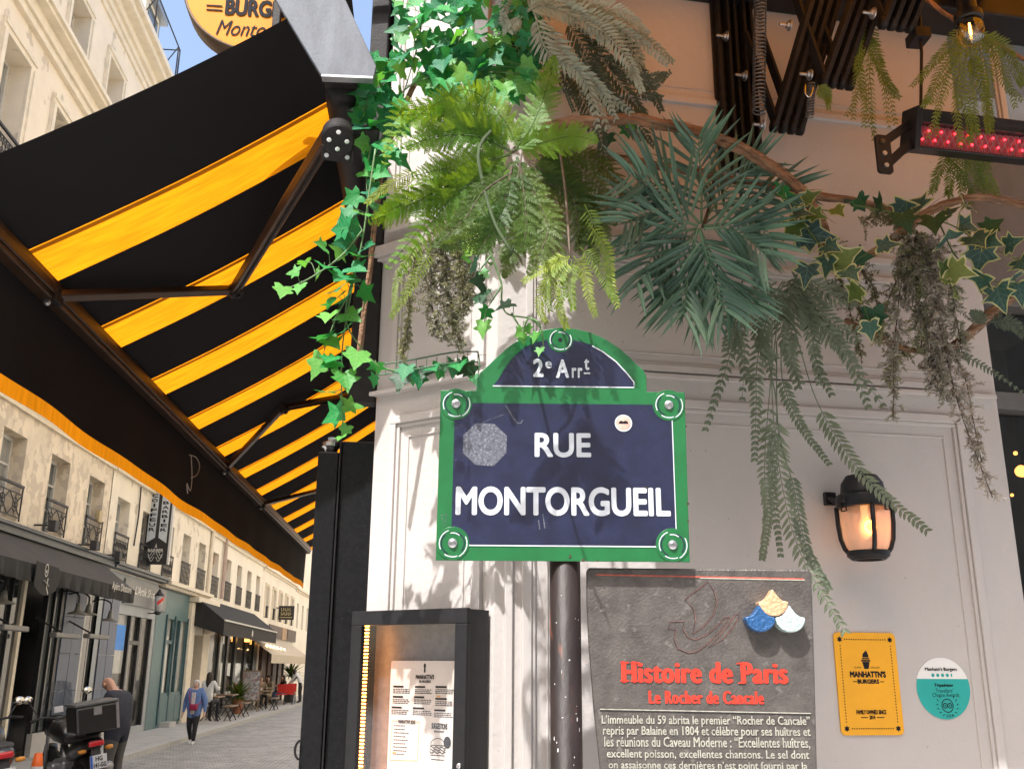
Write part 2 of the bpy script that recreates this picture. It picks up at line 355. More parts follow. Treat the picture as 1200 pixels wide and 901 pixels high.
def fold_arm(sh, el, ha, hub):
    nrm = V((-.62, 0, 1)).normalized()
    a = MB(); a.bar(sh, el, .055, .034, nrm); o = a.build('upper_arm', m_arm, aw, bevel=.006)
    a = MB(); a.bar(el, ha, .048, .03, nrm); fo = a.build('forearm', m_arm, aw, bevel=.006)
    d = (el-sh).normalized()
    a = MB(); a.tube([sh+d*.03-nrm*.021, el-d*.03-nrm*.021], .006, 6); a.build('cable_channel', m_blackm, o)
    a = MB(); q = nrm.to_track_quat('Z', 'Y').to_matrix().to_4x4()
    a.lathe([(.026, -.032), (.032, -.028), (.032, .022), (.02, .028)], 20, Mx.Translation(el) @ q); a.lathe([(.012, -.043), (.012, -.0325)], 8, Mx.Translation(el) @ q); a.build('elbow_joint', m_blackm, aw)
    a = MB(); a.box(-.035, .03, -.035, .035, -.03, .03, Mx.Translation(ha)); a.build('arm_end_bracket', m_blackm, aw, bevel=.006)
    a = MB(); a.lathe([(.011, -.012), (.013, -.006), (.013, .004)], 8, Mx.Translation(ha+V((-.005, -.035, -.035))) @ Mx.Rotation(rad(60), 4, 'X')); a.build('bolt', m_steel, aw)
    if hub:
        n = (EYE-sh).normalized(); n = (n+V((0, 0, -.55))).normalized(); q = Mx.Translation(sh-nrm*.035) @ n.to_track_quat('Z', 'Y').to_matrix().to_4x4()
        a = MB(); a.lathe([(.052, -.04), (.052, .012), (.047, .018), (.0, .018)], 32, q, False); h = a.build('shoulder_hub', m_blackm, aw); smooth_by_angle(h)
        for k in range(4):
            t = k*math.pi/2+.0; a = MB(); a.lathe([(.008, .0185), (.0075, .022), (.003, .0222), (.003, .0205)], 12, q @ Mx.Translation((.028*math.cos(t), .028*math.sin(t), 0))); a.build('bolt', m_bright, h)
        for dx in (-.03, .03):
            a = MB(); a.lathe([(.008, -.004), (.0075, .004)], 10, q @ Mx.Translation((dx*1.1, -.062, -.005))); a.build('bolt', m_steel, h)
        a = MB(q); a.box(-.05, .05, -.085, -.03, -.05, -.006); a.box(.02, .13, -.05, .03, -.07, -.02); a.build('shoulder_bracket', m_blackm, aw, bevel=.008)
    else:
        a = MB(); a.box(-.05, .05, -.05, .05, -.05, .05, Mx.Translation(sh)); a.build('shoulder_bracket', m_blackm, aw, bevel=.01)
fold_arm(atY(390, 152, 2.80), arm_plane(275, 340), arm_plane(62, 347), True)
fold_arm(arm_plane(452, 456), arm_plane(332, 478), arm_plane(265, 549), False)
s3 = arm_plane(307, 591); fold_arm(V((-.40, s3.y+1.55, fabz(-.4)-.1)), V((-.93, s3.y+.75, fabz(-.93)-.1)), s3, False)
# roller, its black wall bracket and the folded grey cover plate
rc = atY(402, 104, 2.86)
a = MB(); a.lathe([(.045, -.02), (.06, 0), (.062, .03), (.062, 9.2)], 28, Mx.Translation((rc.x, 2.86, rc.z)) @ Mx.Rotation(rad(-90), 4, 'X')); a.build('roller_tube', m_blackm, aw, True)
a = MB(); a.box(rc.x-.055, rc.x+.05, 2.80, 2.835, rc.z-.02, rc.z+.055); a.build('roller_end_plate', m_blackm, aw, bevel=.004)
a = MB(); a.box(Ep.x-.10, Ep.x-.004, 3.36, 3.44, 2.7, 3.70); a.box(Ep.x-.09, Ep.x-.02, 3.37, 3.43, 3.702, 4.6); a.build('wall_bracket', m_blackm, aw, bevel=.006)
a = MB(); a.box(rc.x+.03, Ep.x-.004, 3.46, 12.1, 3.6, 4.7); a.build('back_board', m_fab_k, aw)
yp = 2.74; q = [atY(x, y, yp) for x, y in ((438, 91), (376, 88), (318, -8), (290, -60), (378, -60), (403, -4), (441, 78))]
a = MB(Mx(((1, 0, 0, 0), (0, 0, 1, yp), (0, 1, 0, 0), (0, 0, 0, 1)))); a.prism([(p.x, p.z) for p in q], 0, .02); a.build('cover_plate', m_hood, aw, bevel=.003)
a = MB(); p0, p1 = atY(437, 90, yp), atY(377, 87.5, yp); a.bar(p0+V((0, .01, -.006)), p1+V((0, .01, -.006)), .03, .008); a.build('cover_edge', m_steel, aw)
# orange pelmet end behind the hub
pc = atY(412, 178, 3.34); a = MB(Mx(((1, 0, 0, 0), (0, 0, 1, 3.34), (0, 1, 0, 0), (0, 0, 0, 1))))
a.prism([(pc.x-.045, pc.z+.06), (pc.x+.06, pc.z+.06), (pc.x+.06, pc.z-.05)] + [(pc.x+.015+.05*math.cos(t), pc.z-.01+.05*math.sin(t)) for t in [-math.pi*.5-k*.26 for k in range(6)]], 0, .002)
a.build('scallop_end', m_fab_o, aw)
# little cord on the valance
p = [atX(x, y, XB+.02) for x, y in ((222, 533), (230, 536), (234, 546), (231, 556), (224, 560))]
a = MB(); a.tube(bez(p, 12), .003, 6); p = [atX(x, y, XB+.025) for x, y in ((224, 533), (225, 560), (223, 575), (219, 566), (220, 578))]; a.tube(bez(p, 14), .003, 6)
a.build('pull_cord', M('grey cord', (.35, .33, .3), .8), aw, True)

# ================================================================ round hanging sign
m_disc = M('orange sign enamel', (.66, .22, .003), .5, var=.08, scale=9, spots=(.50, .19, .01), spot_scale=24, spot_at=.66, spec=.2)
m_ink = M('dark lettering paint', (.016, .015, .019), .7, var=.2, scale=20, spec=.1)
m_gold = M('brown sign rim', (.10, .065, .035), .45, metal=.3, var=.25, scale=14)
YD = 3.35; DI = Fr(V((0, YD, 0)), (1, 0, 0), (0, -1, 0))
dc = DI.px(303, -14); dr = (V(DI.px(215, -4))-V(dc)).length
hs = thing('hanging_sign', (dc[0], YD, dc[1]-dr), 'round orange hanging sign with dark lettering above the striped awning', 'sign')
a = MB(DI.m @ Mx.Translation((dc[0], dc[1], 0))); a.lathe([(dr*.97, -.11), (dr, -.10), (dr, -.004), (dr*.985, .003), (dr*.965, -.001)], 64); a.build('rim', m_gold, hs, True)
a = MB(DI.m); a.lathe([(.001, .0005), (dr*.962, .0005)], 64, Mx.Translation((dc[0], dc[1], 0)), False); a.build('face', m_disc, hs)
def ptext(fr, mb, txt, xa, xb, ya, yb, d=0, dz=0, **k):
    xc, yc = (xa+xb)/2, (ya+yb)/2
    put_text(mb, txt, fr.px(xa, yc, d)[0], fr.px(xb, yc, d)[0], fr.px(xc, yb, d)[1], fr.px(xc, ya, d)[1], d+dz, **k)
a = MB(DI.m); ptext(DI, a, 'BURGERS', 264, 352, 1, 21, 0, .003, bold=.035); a.build('lettering', m_ink, hs)
a = MB(DI.m); ptext(DI, a, 'Montorgueil', 253, 362, 27, 50, 0, .003, shear=.35, res=5); a.build('lettering', m_ink, hs)
a = MB(DI.m); ptext(DI, a, "MANHATTN'S", 246, 362, -34, -12, 0, .003, bold=.035); a.build('lettering', m_ink, hs)
a = MB(DI.m)
for yy in (7, 12): p, q = DI.px(242, yy), DI.px(261, yy); a.box(p[0], q[0], p[1]-.003, p[1]+.003, .0025, .0035)
a.build('double_rule', m_ink, hs)
a = MB(); p = DI.at(*DI.px(326, 40), .02); a.bar(p+V((0, -.03, -.06)), p+V((0, -.03, .42)), .03, .03); a.bar(p+V((0, -.03, .2)), V((Ep.x-.01, YD-.01, p.z+.2)), .03, .03); a.bar(p+V((-.05, -.03, .16)), p+V((.03, -.03, .16)), .03, .05)
a.build('bracket', m_blackm, hs, bevel=.004)

# ================================================================ second awning: folded accordion arms over the white wall
m_fab_o2 = m_fab_o
aw2 = thing('wall_awning', MAIN.at(.9, 3.4, .1), 'folded black accordion awning arms with coil springs above the palm', 'awning')
UL, PJ, ZC1, ZF1 = -.18, 1.03, 4.32, 3.70
a = MB(MAIN.m); a.box(UL, 2.9, ZC1-.06, ZC1+.10, .002, .17); a.build('cassette', m_black, aw2, bevel=.01)
u = UL; k = 0
while u < 2.85:                                   # stripes of the cloth above the frame
    w = .27 if k % 2 else .20
    a = MB(MAIN.m); n = 8
    a.add([(uu, ZC1+.03+(ZF1-ZC1-.03)*i/n-.03*math.sin(math.pi*i/n), .17+(PJ-.17)*i/n) for i in range(n+1) for uu in (u, u+w)], [(2*i, 2*i+1, 2*i+3, 2*i+2) for i in range(n)])
    a.build('orange_stripe' if k % 2 else 'black_stripe', m_fab_o2 if k % 2 else m_fab_k, aw2, True); u += w; k += 1
a = MB(MAIN.m); a.box(UL, 2.9, ZF1-.03, ZF1+.03, PJ-.005, PJ+.04); a.build('front_bar', m_black, aw2, bevel=.005)
def P2(x, y, d): q = MAIN.px(x, y, d); return MAIN.at(q[0], q[1], d)
a = MB(MAIN.m); p0, p1 = MAIN.px(836, 100), MAIN.px(890, 206)
a.box(p0[0], p0[0]+.17, p1[1], HW-.4, .003, .016); 
for k in range(5): a.box(p0[0]+.012+.033*k, p0[0]+.024+.033*k, p1[1]+.02, HW-.4, .0165, .05+.01*(k % 2))
a.build('wall_plate', m_blackm, aw2, bevel=.002)
def arm_pack(xb, yb, xt, yt, d0, d1, n=4, step=.034, name='scissor_arm'):
    for k in range(n):
        p = P2(xb, yb, d0)+MAIN.r*step*k; q = P2(xt, yt, d1)+MAIN.r*step*k
        m = MB(); m.bar(p, q, .017, .048, (q-p).cross(MAIN.r)); m.build(name, m_blackm, aw2, bevel=.003)
        m = MB(); m.lathe([(.024, -.0086), (.024, .0086)], 16, Mx.Translation(p) @ MAIN.r.to_track_quat('Z', 'Y').to_matrix().to_4x4()); m.build('arm_eye', m_blackm, aw2, True)
arm_pack(907, 148, 962, -40, .12, .30)
arm_pack(965, 95, 1020, -60, .26, .42)
arm_pack(1035, 27, 1080, -90, .42, .56)
for (xa, ya, xb, yb, d0, d1) in ((905, 148, 868, 40, .12, .06), (960, 92, 918, -30, .26, .2), (1032, 28, 990, -80, .42, .34)):
    for k in range(2):
        p = P2(xa, ya, d0)+MAIN.r*(.017+.068*k); q = P2(xb, yb, d1)+MAIN.r*(.017+.068*k); m = MB(); m.bar(p, q, .012, .042, (q-p).cross(MAIN.r)); m.build('cross_link', m_blackm, aw2, bevel=.003)
def bolt(x, y, d, L=.035):
    p = P2(x, y, d); q = Mx.Translation(p) @ (-MAIN.r).to_track_quat('Z', 'Y').to_matrix().to_4x4()
    m = MB(q); m.lathe([(.020, -.006), (.020, -.002)], 20); m.lathe([(.012, -.0018), (.0118, .008)], 6); m.lathe([(.0055, .0082), (.0055, L)], 10); o = m.build('bolt', m_steel, aw2); smooth_by_angle(o)
for x, y, d in ((893, 147, .12), (948, 88, .26), (872, 89, .07), (924, 30, .2), (1022, 16, .42), (850, 43, .06)): bolt(x, y, d)
def spring(p, q, r, n, w, name='coil_spring'):
    p, q = V(p), V(q); d = (q-p).normalized(); x = d.cross(MAIN.n).normalized(); y = d.cross(x); pts = []
    for i in range(n*10+1):
        a = 2*math.pi*i/10; pts.append(p+(q-p)*(i/(n*10))+(x*math.cos(a)+y*math.sin(a))*r)
    m = MB(); m.tube(pts, w, 5); return m.build(name, m_steel_d, aw2, True)
m_steel_d = M('dull spring steel', (.16, .155, .155), .42, metal=.7, var=.2, scale=30)
spring(P2(889, 132, .15), P2(891, -14, .17), .022, 34, .0032)
m = MB(); m.tube(bez([P2(897, 132, .15), P2(898, 138, .15), P2(895, 147, .14)], 6), .0032, 6); m.build('spring_hook', m_steel, aw2, True)
spring(P2(949, 137, .22), P2(951, 98, .24), .013, 12, .0026)
m = MB(); m.tube(bez([P2(951, 98, .25), P2(953, 104, .28), P2(949, 114, .28), P2(944, 110, .28), P2(944, 100, .28)], 12), .0032, 6); m.build('spring_hook', m_bright, aw2, True)

# ================================================================ street name sign
hd = V((math.sin(PSI), math.cos(PSI), 0))
SG = Fr(EYE + hd*2.56 - V((0, 0, 1.8)), rt, -hd)
m_green = M('green sign enamel', (.010, .115, .034), .3, var=.14, scale=12, coat=.35, spots=(.03, .08, .03), spot_scale=70, spot_at=.74)
m_blue = M('navy sign enamel', (.012, .015, .042), .3, var=.3, scale=20, coat=.3, spots=(.06, .065, .10), spot_scale=170, spot_at=.71)
m_white = M('white enamel', (.50, .53, .57), .4, var=.06, scale=30)
m_res = M('glue residue', (.075, .08, .105), .7, var=.5, scale=120, spots=(.15, .155, .18), spot_scale=190, spot_at=.56)
m_rust = M('chipped rusty enamel', (.05, .035, .02), .8, var=.4, scale=60)
SP = SG.px
def sg_poly(mb, pts, z): mb.flat([SP(*p) for p in pts], z)
sc = SP(660, 657)
sign = thing('street_sign', SG.at(sc[0], sc[1], 0), 'navy and green enamel street name sign with arched top on a post', 'sign')
arc = [(558, 457.5), (559.5, 443), (563, 436), (572, 428), (584, 416.5), (597, 405), (612, 395.5), (630, 388), (648, 384.6), (660, 384), (674, 385.2), (692, 389.5), (710, 397.5), (726, 408), (738, 418.5), (746, 427), (754, 433.5), (757.5, 441), (758, 459)]
out = [(516.5, 457)] + arc + [(802.5, 459.5), (808.5, 658.5), (510.5, 656.5)]
a = MB(SG.m); a.prism([SP(*p) for p in out], -.004, 0); a.build('plate', m_green, sign, bevel=.0015)
a = MB(SG.m); sg_poly(a, [(533, 472), (787, 474.5), (793.5, 640.5), (528.5, 638.5)], .0008); a.build('name_field', m_blue, sign)
iarc = [(577.5, 452.5), (585, 443), (592, 431), (601, 419), (613, 408), (626, 401.5), (640, 398.5), (656, 397.5), (672, 398.5), (690, 403), (706, 411), (722, 423), (735, 437), (743, 447), (743, 454.5)]
a = MB(SG.m); sg_poly(a, iarc, .0008); a.build('district_field', m_blue, sign)
a = MB(SG.m); wl_ = .0032
a.line([SP(*p) for p in [(577.5, 452.3), (743, 454.2), (742.8, 448), (735, 438), (722, 424), (706, 412), (694, 405.5)]], wl_, .0014)
a.line([SP(*p) for p in [(546, 638.8), (776, 640.6)]], wl_, .0014); a.line([SP(*p) for p in [(787.5, 491), (792.3, 622)]], wl_*.8, .0014)
a.build('white_rule', m_white, sign)
def rosette(x, y, r, scr=True):
    c = SP(x, y); R = r/436.
    a = MB(SG.m); a.lathe([(R, .001), (R*.98, .0022), (0.0005, .0022)], 40, Mx.Translation((c[0], c[1], 0)), False); o = a.build('rosette', m_green, sign)
    a = MB(SG.m)
    for a0, a1, rr in ((1.9, 3.6, .80), (-1.1, .5, .86), (-2.2, -1.2, .8), (.9, 1.8, .62)): a.line([(c[0]+R*rr*math.cos(a0+(a1-a0)*i/12), c[1]+R*rr*math.sin(a0+(a1-a0)*i/12)) for i in range(13)], .0026, .0028)
    a.build('white_arc', m_white, o)
    a = MB(SG.m)
    for a0, a1, rr in ((-.7, 1.2, .70), (2.3, 4.3, .68)): a.line([(c[0]+R*rr*math.cos(a0+(a1-a0)*i/12), c[1]+R*rr*math.sin(a0+(a1-a0)*i/12)) for i in range(13)], .003, .0030)
    a.build('dark_arc', m_blue, o)
    if scr:
        a = MB(SG.m); a.lathe([(.0125, .0024), (.012, .006), (.007, .0075), (.006, .011), (.003, .0115), (.003, .009), (.0002, .009)], 20, Mx.Translation((c[0], c[1], 0)), False); s_ = a.build('screw', m_bright, o); smooth_by_angle(s_)
    else:
        a = MB(SG.m); a.lathe([(.006, .0024), (.0055, .003), (.0002, .0031)], 16, Mx.Translation((c[0], c[1], 0)), False); a.build('screw_hole', m_ink, o)
for x, y in ((534.5, 473.5), (783.5, 475), (530.5, 636.5), (788, 638.5)): rosette(x, y, 19)
rosette(656.5, 398.5, 15.5, False)
a = MB(SG.m); ptext(SG, a, 'RUE', 626.5, 692.5, 507.5, 536, 0, .0016, bold=.028, res=6); a.build('lettering', m_white, sign)
a = MB(SG.m); ptext(SG, a, 'MONTORGUEIL', 534, 785.5, 570.5, 604.5, 0, .0016, bold=.028, res=6); a.build('lettering', m_white, sign)
a = MB(SG.m); ptext(SG, a, '2', 624.5, 637, 420.5, 442, 0, .0016, bold=.03); ptext(SG, a, 'e', 639, 646.5, 423.5, 432, 0, .0016, bold=.03)
ptext(SG, a, 'A', 651.5, 667, 421.5, 443, 0, .0016, bold=.03); ptext(SG, a, 'r', 670, 675.5, 431, 443, 0, .0016, bold=.03); ptext(SG, a, 'r', 677, 682.5, 431, 443, 0, .0016, bold=.03); ptext(SG, a, 't', 684.5, 690.5, 420.5, 434, 0, .0016, bold=.03)
p, q = SP(684, 437.5), SP(691.5, 437.5); a.box(p[0], q[0], p[1]-.0022, p[1]+.0022, .0014, .0018); a.build('lettering', m_white, sign)
oc = SP(568, 520.5); a = MB(SG.m); a.flat([(oc[0]+.066*math.cos(t)*random.uniform(.95, 1.02), oc[1]+.064*math.sin(t)*random.uniform(.95, 1.02)) for t in [rad(22.5+45*k) for k in range(8)]], .0014); a.build('glue_patch', m_res, sign)
a = MB(SG.m); a.line([SP(*p) for p in [(592.5, 475), (597, 482), (601, 489), (606, 495.5), (610.5, 496), (612.5, 492)]], .003, .0014); a.line([SP(*p) for p in [(561, 498), (575, 491), (590, 486)]], .0012, .0014); a.line([SP(*p) for p in [(636, 602), (638.5, 619)]], .003, .0018); a.line([SP(*p) for p in [(631, 609), (632.5, 620)]], .0024, .0018)
a.line([SP(*p) for p in [(517, 604), (523.5, 601.5), (521, 617), (517, 604)]], .0016, .0014); a.build('scratch_mark', m_res, sign)
a = MB(SG.m)
for (x, y, r) in ((790, 473, .004), (806, 590, .004), (683, 656.5, .005), (668, 652, .004), (512.5, 634, .003), (806, 610, .003), (804, 500, .003), (700, 657, .003), (792.5, 648, .005), (641, 583, .0025), (776, 590, .003), (778, 600, .002), (757, 571, .003)):
    c = SP(x, y); a.flat([(c[0]+r*random.uniform(.6, 1.2)*math.cos(t), c[1]+r*random.uniform(.6, 1.2)*math.sin(t)) for t in [k*.785 for k in range(8)]], .0021)
a.build('rust_chip', m_rust, sign)
m_pink = M('faded pink sticker', (.58, .33, .27), .6, var=.3, scale=60)
c = SP(730.5, 496); st = thing('round_sticker', SG.at(c[0], c[1], .002), 'small faded pink round sticker on the street sign', 'sticker')
a = MB(SG.m); a.lathe([(.0235, .0016), (.0235, .0024), (.0002, .0024)], 32, Mx.Translation((c[0], c[1], 0)), False); a.build('disc', m_white, st)
a = MB(SG.m); a.lathe([(.0205, .0026), (.0002, .0027)], 32, Mx.Translation((c[0], c[1], 0)), False); a.build('face', m_pink, st)
a = MB(SG.m)
for dx in (-.0055, .0055): a.flat([(c[0]+dx+.0065*math.cos(t), c[1]+.001+.0055*math.sin(t)) for t in [k*math.pi/8 for k in range(9)]], .0029)
a.box(c[0]-.013, c[0]+.013, c[1]-.002, c[1]+.0012, .0028, .0030); a.build('black_mark', m_ink, st)

# sign post
m_post = M('worn brown black post paint', (.018, .0125, .0115), .5, spec=.25, var=.6, scale=9, stretch=(1, 1, .35), bump=.12, bscale=50, spots=(.10, .035, .022), spot_scale=16, spot_at=.66)
PC = SG.at(SP(663, 780, -.045)[0], 0, -.045)
post = thing('sign_post', (PC.x, PC.y, 0), 'worn dark brown round post carrying the street sign', 'post')
zt = SP(656, 388)[1]
a = MB(); a.lathe([(.055, 0), (.055, .05), (.0405, .06), (.0405, zt-.02), (.03, zt-.01), (.001, zt-.008)], 32, Mx.Translation((PC.x, PC.y, 0)), False); a.build('tube', m_post, post, True)
m_chip = M('bare paint chips', (.55, .55, .53), .7, var=.2, scale=50)
a = MB()
for k in range(26):
    t = random.uniform(-2.6, -.6); z = random.uniform(1.25, 2.0) if k > 8 else random.uniform(1.6, 1.75); w = random.uniform(.0005, .0018)/.0405; h = random.choice((.0008, .001, .0015, .002, .005))
    a.add([(PC.x+.0409*math.cos(t+s*w), PC.y+.0409*math.sin(t+s*w), z+dz) for s, dz in ((-1, -h), (1, -h*.8), (1, h), (-1, h*.7))], [(0, 1, 2, 3)])
a.build('paint_chip', m_chip, post)
for zz in (SP(656, 490)[1], SP(656, 615)[1]):
    a = MB(); a.lathe([(.042, zz-.02), (.0435, zz-.02), (.0435, zz+.02), (.042, zz+.02)], 28, Mx.Translation((PC.x, PC.y, 0)), False); a.build('clamp_band', m_blackm, post)

# ================================================================ cast-iron history panel
PN = Fr(SG.o - SG.n*.035, SG.r, SG.n); PP = PN.px
m_cast = M('cast iron panel', (.10, .088, .081), .42, metal=.35, var=.3, scale=22, bump=.22, bscale=160, spots=(.15, .135, .125), spot_scale=34, spot_at=.64)
m_red = M('red engraved paint', (.62, .035, .018), .45, var=.12, scale=40)
m_redk = M('rubbed red paint', (.40, .09, .06), .5, var=.35, scale=60)
m_pale = M('pale engraved paint', (.33, .32, .27), .5, var=.3, scale=70)
m_groove = M('dark engraved groove', (.012, .01, .012), .6, var=.2, scale=40)
hp = thing('history_panel', PN.at(PP(820, 900)[0], 0, -.02), 'dark cast-iron history panel with red lettering right of the sign post', 'panel')
pts = [(687.5, 668), (690, 665), (947, 667), (951.5, 671), (953, 720), (955.5, 800), (958, 901), (955, 1010), (930, 1180), (900, 1330), (780, 1330), (735, 1180), (712, 1010), (703.5, 901), (696, 830), (690.5, 760), (688, 710)]
a = MB(PN.m); a.prism([PP(*p) for p in pts], -.028, 0); a.build('plate', m_cast, hp, bevel=.005)
a = MB(PN.m); b0 = PP(800, 1330); a.box(b0[0]-.05, b0[0]+.12, -.0, b0[1]+.02, -.045, -.03); a.build('stem', m_cast, hp, bevel=.005)
def prule(x0, x1, y0, y1, w, mat):
    a = MB(PN.m); a.line([PP(x0, y0), PP(x1, y1)], w, .0012); a.build('engraved_rule', mat, hp)
prule(698, 942, 673.2, 678.2, .004, m_redk); prule(820, 943, 677.2, 679.6, .003, m_pale); prule(703, 950, 830.5, 835.5, .0026, m_pale); prule(703, 950, 832.2, 837, .0022, m_groove)
z8 = lambda x, y: PP(700+x/4.8, 660+y/4.8)
sail = [(620, 105), (490, 205), (540, 258), (551, 325), (535, 398), (600, 352), (650, 290), (671, 220), (652, 150)]
hull = [(410, 330), (486, 328), (480, 370), (508, 418), (550, 433), (620, 400), (680, 345), (720, 305), (745, 302), (690, 380), (610, 462), (555, 497), (510, 506), (452, 482), (430, 430), (442, 373), (398, 370)]
oar = [(775, 288), (800, 288), (765, 355), (705, 428), (620, 476), (690, 405), (740, 345)]
a = MB(PN.m)
for L in (sail, hull, oar): a.line([z8(*p) for p in L], .0026, .0008, True)
a.build('ship_outline', m_groove, hp)
a = MB(PN.m)
for L in (sail, hull, oar): a.line([(q[0]+.0012, q[1]+.0012) for q in (z8(*p) for p in L)], .0014, .0012, True)
a.build('ship_outline_paint', M('faded engraved red', (.17, .075, .06), .5, var=.6, scale=60), hp)
a = MB(PN.m)
ptext(PN, a, 'Histoire de Paris', 728, 923, 775, 800.5, 0, .0018, bold=.02, fat=.0022, res=5, space=1.12)
def serif(x0, x1, y): p, q = PP(x0, y), PP(x1, y); a.box(p[0], q[0], p[1]-.0016, p[1]+.0016, .0014, .0026)
for x0, x1 in ((727, 737), (739, 749)): serif(x0, x1, 776); serif(x0, x1, 797.2)
serif(865, 873, 799.8); serif(863, 872, 777)
a.build('title_lettering', m_red, hp)
a = MB(PN.m); ptext(PN, a, 'Le Rocher de Cancale', 760, 895, 809, 824.5, 0, .0018, bold=.012, fat=.0014, res=4, space=1.15); a.build('subtitle_lettering', m_red, hp)
body = [('L\u2019immeuble du 59 abrita le premier \u201cRocher de Cancale\u201d', 705, 949, 838, 851.5), ('repris par Balaine en 1804 et c\u00e9l\u00e8bre pour ses hu\u00eetres et', 706.5, 949.5, 850.5, 864.5), ('les r\u00e9unions du Caveau Moderne : \u201cExcellentes hu\u00eetres,', 708, 949, 863, 877), ('excellent poisson, excellentes chansons. Le sel dont', 711, 948, 878, 891), ('on assaisonne ces derni\u00e8res n\u2019est point fourni par la', 713, 946, 891.5, 903.5)]
for t, x0, x1, y0, y1 in body:
    a = MB(PN.m); ptext(PN, a, t, x0, x1, y0, y1, 0, .0012, bold=.012, res=2); a.build('engraved_text', m_pale, hp)
def scale_tile(x, y, col, name):
    c = PP(x, y); w = .0385; h = .05
    L = [(0, h*.80)]
    for k in range(1, 6): t = k/6; L.append((w*(t-.0), h*(.80-.62*t+.0)+.010*math.sin(math.pi*t)*-1))
    L.append((w, .008)); L += [(w*math.cos(t), .008-w*.95*math.sin(t)) for t in [k*math.pi/14 for k in range(1, 14)]]; L.append((-w, .008))
    for k in range(5, 0, -1): t = k/6; L.append((-w*t, h*(.80-.62*t)-.010*math.sin(math.pi*t)))
    a = MB(PN.m); a.prism([(c[0]+p, c[1]+q) for p, q in L], .0, .036)
    a.build('scale_tile', M(name, col, .35, var=.2, scale=90, bump=.4, bscale=120, coat=.3), hp, bevel=.003)
scale_tile(902.5, 709.5, (.56, .34, .19), 'sand glazed tile'); scale_tile(887.5, 727.5, (.010, .075, .21), 'blue glazed tile'); scale_tile(922, 728, (.40, .50, .49), 'pale aqua glazed tile')

# ================================================================ lit menu case on the chamfer
m_paper = M('menu paper', (.72, .64, .58), .7, var=.04, scale=6)
m_led = glow('warm light strip', (1, .36, .07), 7)
m_orange = M('orange print', (.80, .40, .12), .6)
D0 = .125; pa, pb = CH.px(409, 800, D0), CH.px(545, 800, D0); tz = CH.px(480, 715, D0)[1]; bz = tz-.72
mc = thing('menu_case', CH.at((pa[0]+pb[0])/2, bz, 0), 'black wall menu case with warm light strip and burger menu inside', 'menu case')
x0, x1 = pa[0], pb[0]; fwid = .042
a = MB(CH.m)
a.box(x0, x1, bz, tz, .01, .02); a.box(x0, x0+.012, bz, tz, .0205, D0-.02); a.box(x1-.012, x1, bz, tz, .0205, D0-.02); a.box(x0+.0125, x1-.0125, tz-.012, tz, .0205, D0-.02); a.box(x0+.0125, x1-.0125, bz, bz+.012, .0205, D0-.02)
a.build('case', m_black, mc)
a = MB(CH.m)
for q in ((x0-.003, x1+.003, tz-fwid, tz+.003), (x0-.003, x1+.003, bz-.003, bz+fwid), (x0-.003, x0+fwid, bz+fwid, tz-fwid), (x1-fwid, x1+.003, bz+fwid, tz-fwid)): a.box(*q, D0-.018, D0)
a.build('door_frame', m_black, mc, bevel=.003)
a = MB(CH.m); a.box(x0+fwid-.002, x1-fwid+.002, bz+fwid, tz-fwid, D0-.012, D0-.008); a.build('glass_pane', glassy('menu case glass', alpha=.06, rough=.08), mc)
a = MB(CH.m); a.box(x0+.013, x1-.013, bz+.013, tz-.013, .0205, .0225); a.build('back_panel', M('brushed dark back panel', (.16, .16, .18), .45, metal=.5, var=.2, scale=40), mc)
a = MB(CH.m); xs = x0+.030
for k in range(64): zz = tz-.02-k*.0108; a.box(xs-.016, xs+.004, zz-.0026, zz+.0026, .08, .0845)
a.build('light_strip', m_led, mc)
lt = bpy.data.lights.new('menu_light', 'AREA'); lt.energy = .10; lt.color = (1, .45, .16); lt.shape = 'RECTANGLE'; lt.size = .03; lt.size_y = .6
lo = bpy.data.objects.new('menu_light', lt); link(lo, mc, CH.m @ Mx.Translation((xs+.006, (tz+bz)/2, .07)) @ Mx.Rotation(rad(-90), 4, 'Y'))
ME = Fr(CH.o + CH.n*.04, CH.r, CH.n); s0, s1 = ME.px(455.5, 850)[0], x1-.02; st_ = ME.px(500, 774)[1]
a = MB(ME.m); rr = .008; L = [(s0, st_-.6), (s1, st_-.6), (s1, st_)] + [(s0+rr+rr*math.cos(t), st_-rr+rr*math.sin(t)) for t in [math.pi/2+k*math.pi/10 for k in range(6)]]
a.prism(L, -.002, 0); sh = a.build('menu_sheet', m_paper, mc)
a = MB(ME.m); ptext(ME, a, "MANHATTN'S", 487.5, 509, 790, 795.5, 0, .001, bold=.03); ptext(ME, a, 'BURGERS', 491.5, 505, 796.5, 799.5, 0, .001, bold=.03); ptext(ME, a, "MANHATTN'S SIDES", 467, 487, 843, 847.5, 0, .001, bold=.02); ptext(ME, a, 'SUGGESTIONS', 506, 524.5, 847, 854, 0, .001, bold=.02); ptext(ME, a, 'BROADWAY', 509, 521, 855.5, 858, 0, .001, bold=.02)
p = ME.px(498, 783); a.box(p[0]-.003, p[0]+.003, p[1]-.012, p[1]+.004, .0008, .0012); a.flat(circ(p[0], p[1]+.008, .005, 10, ry=.008), .001)
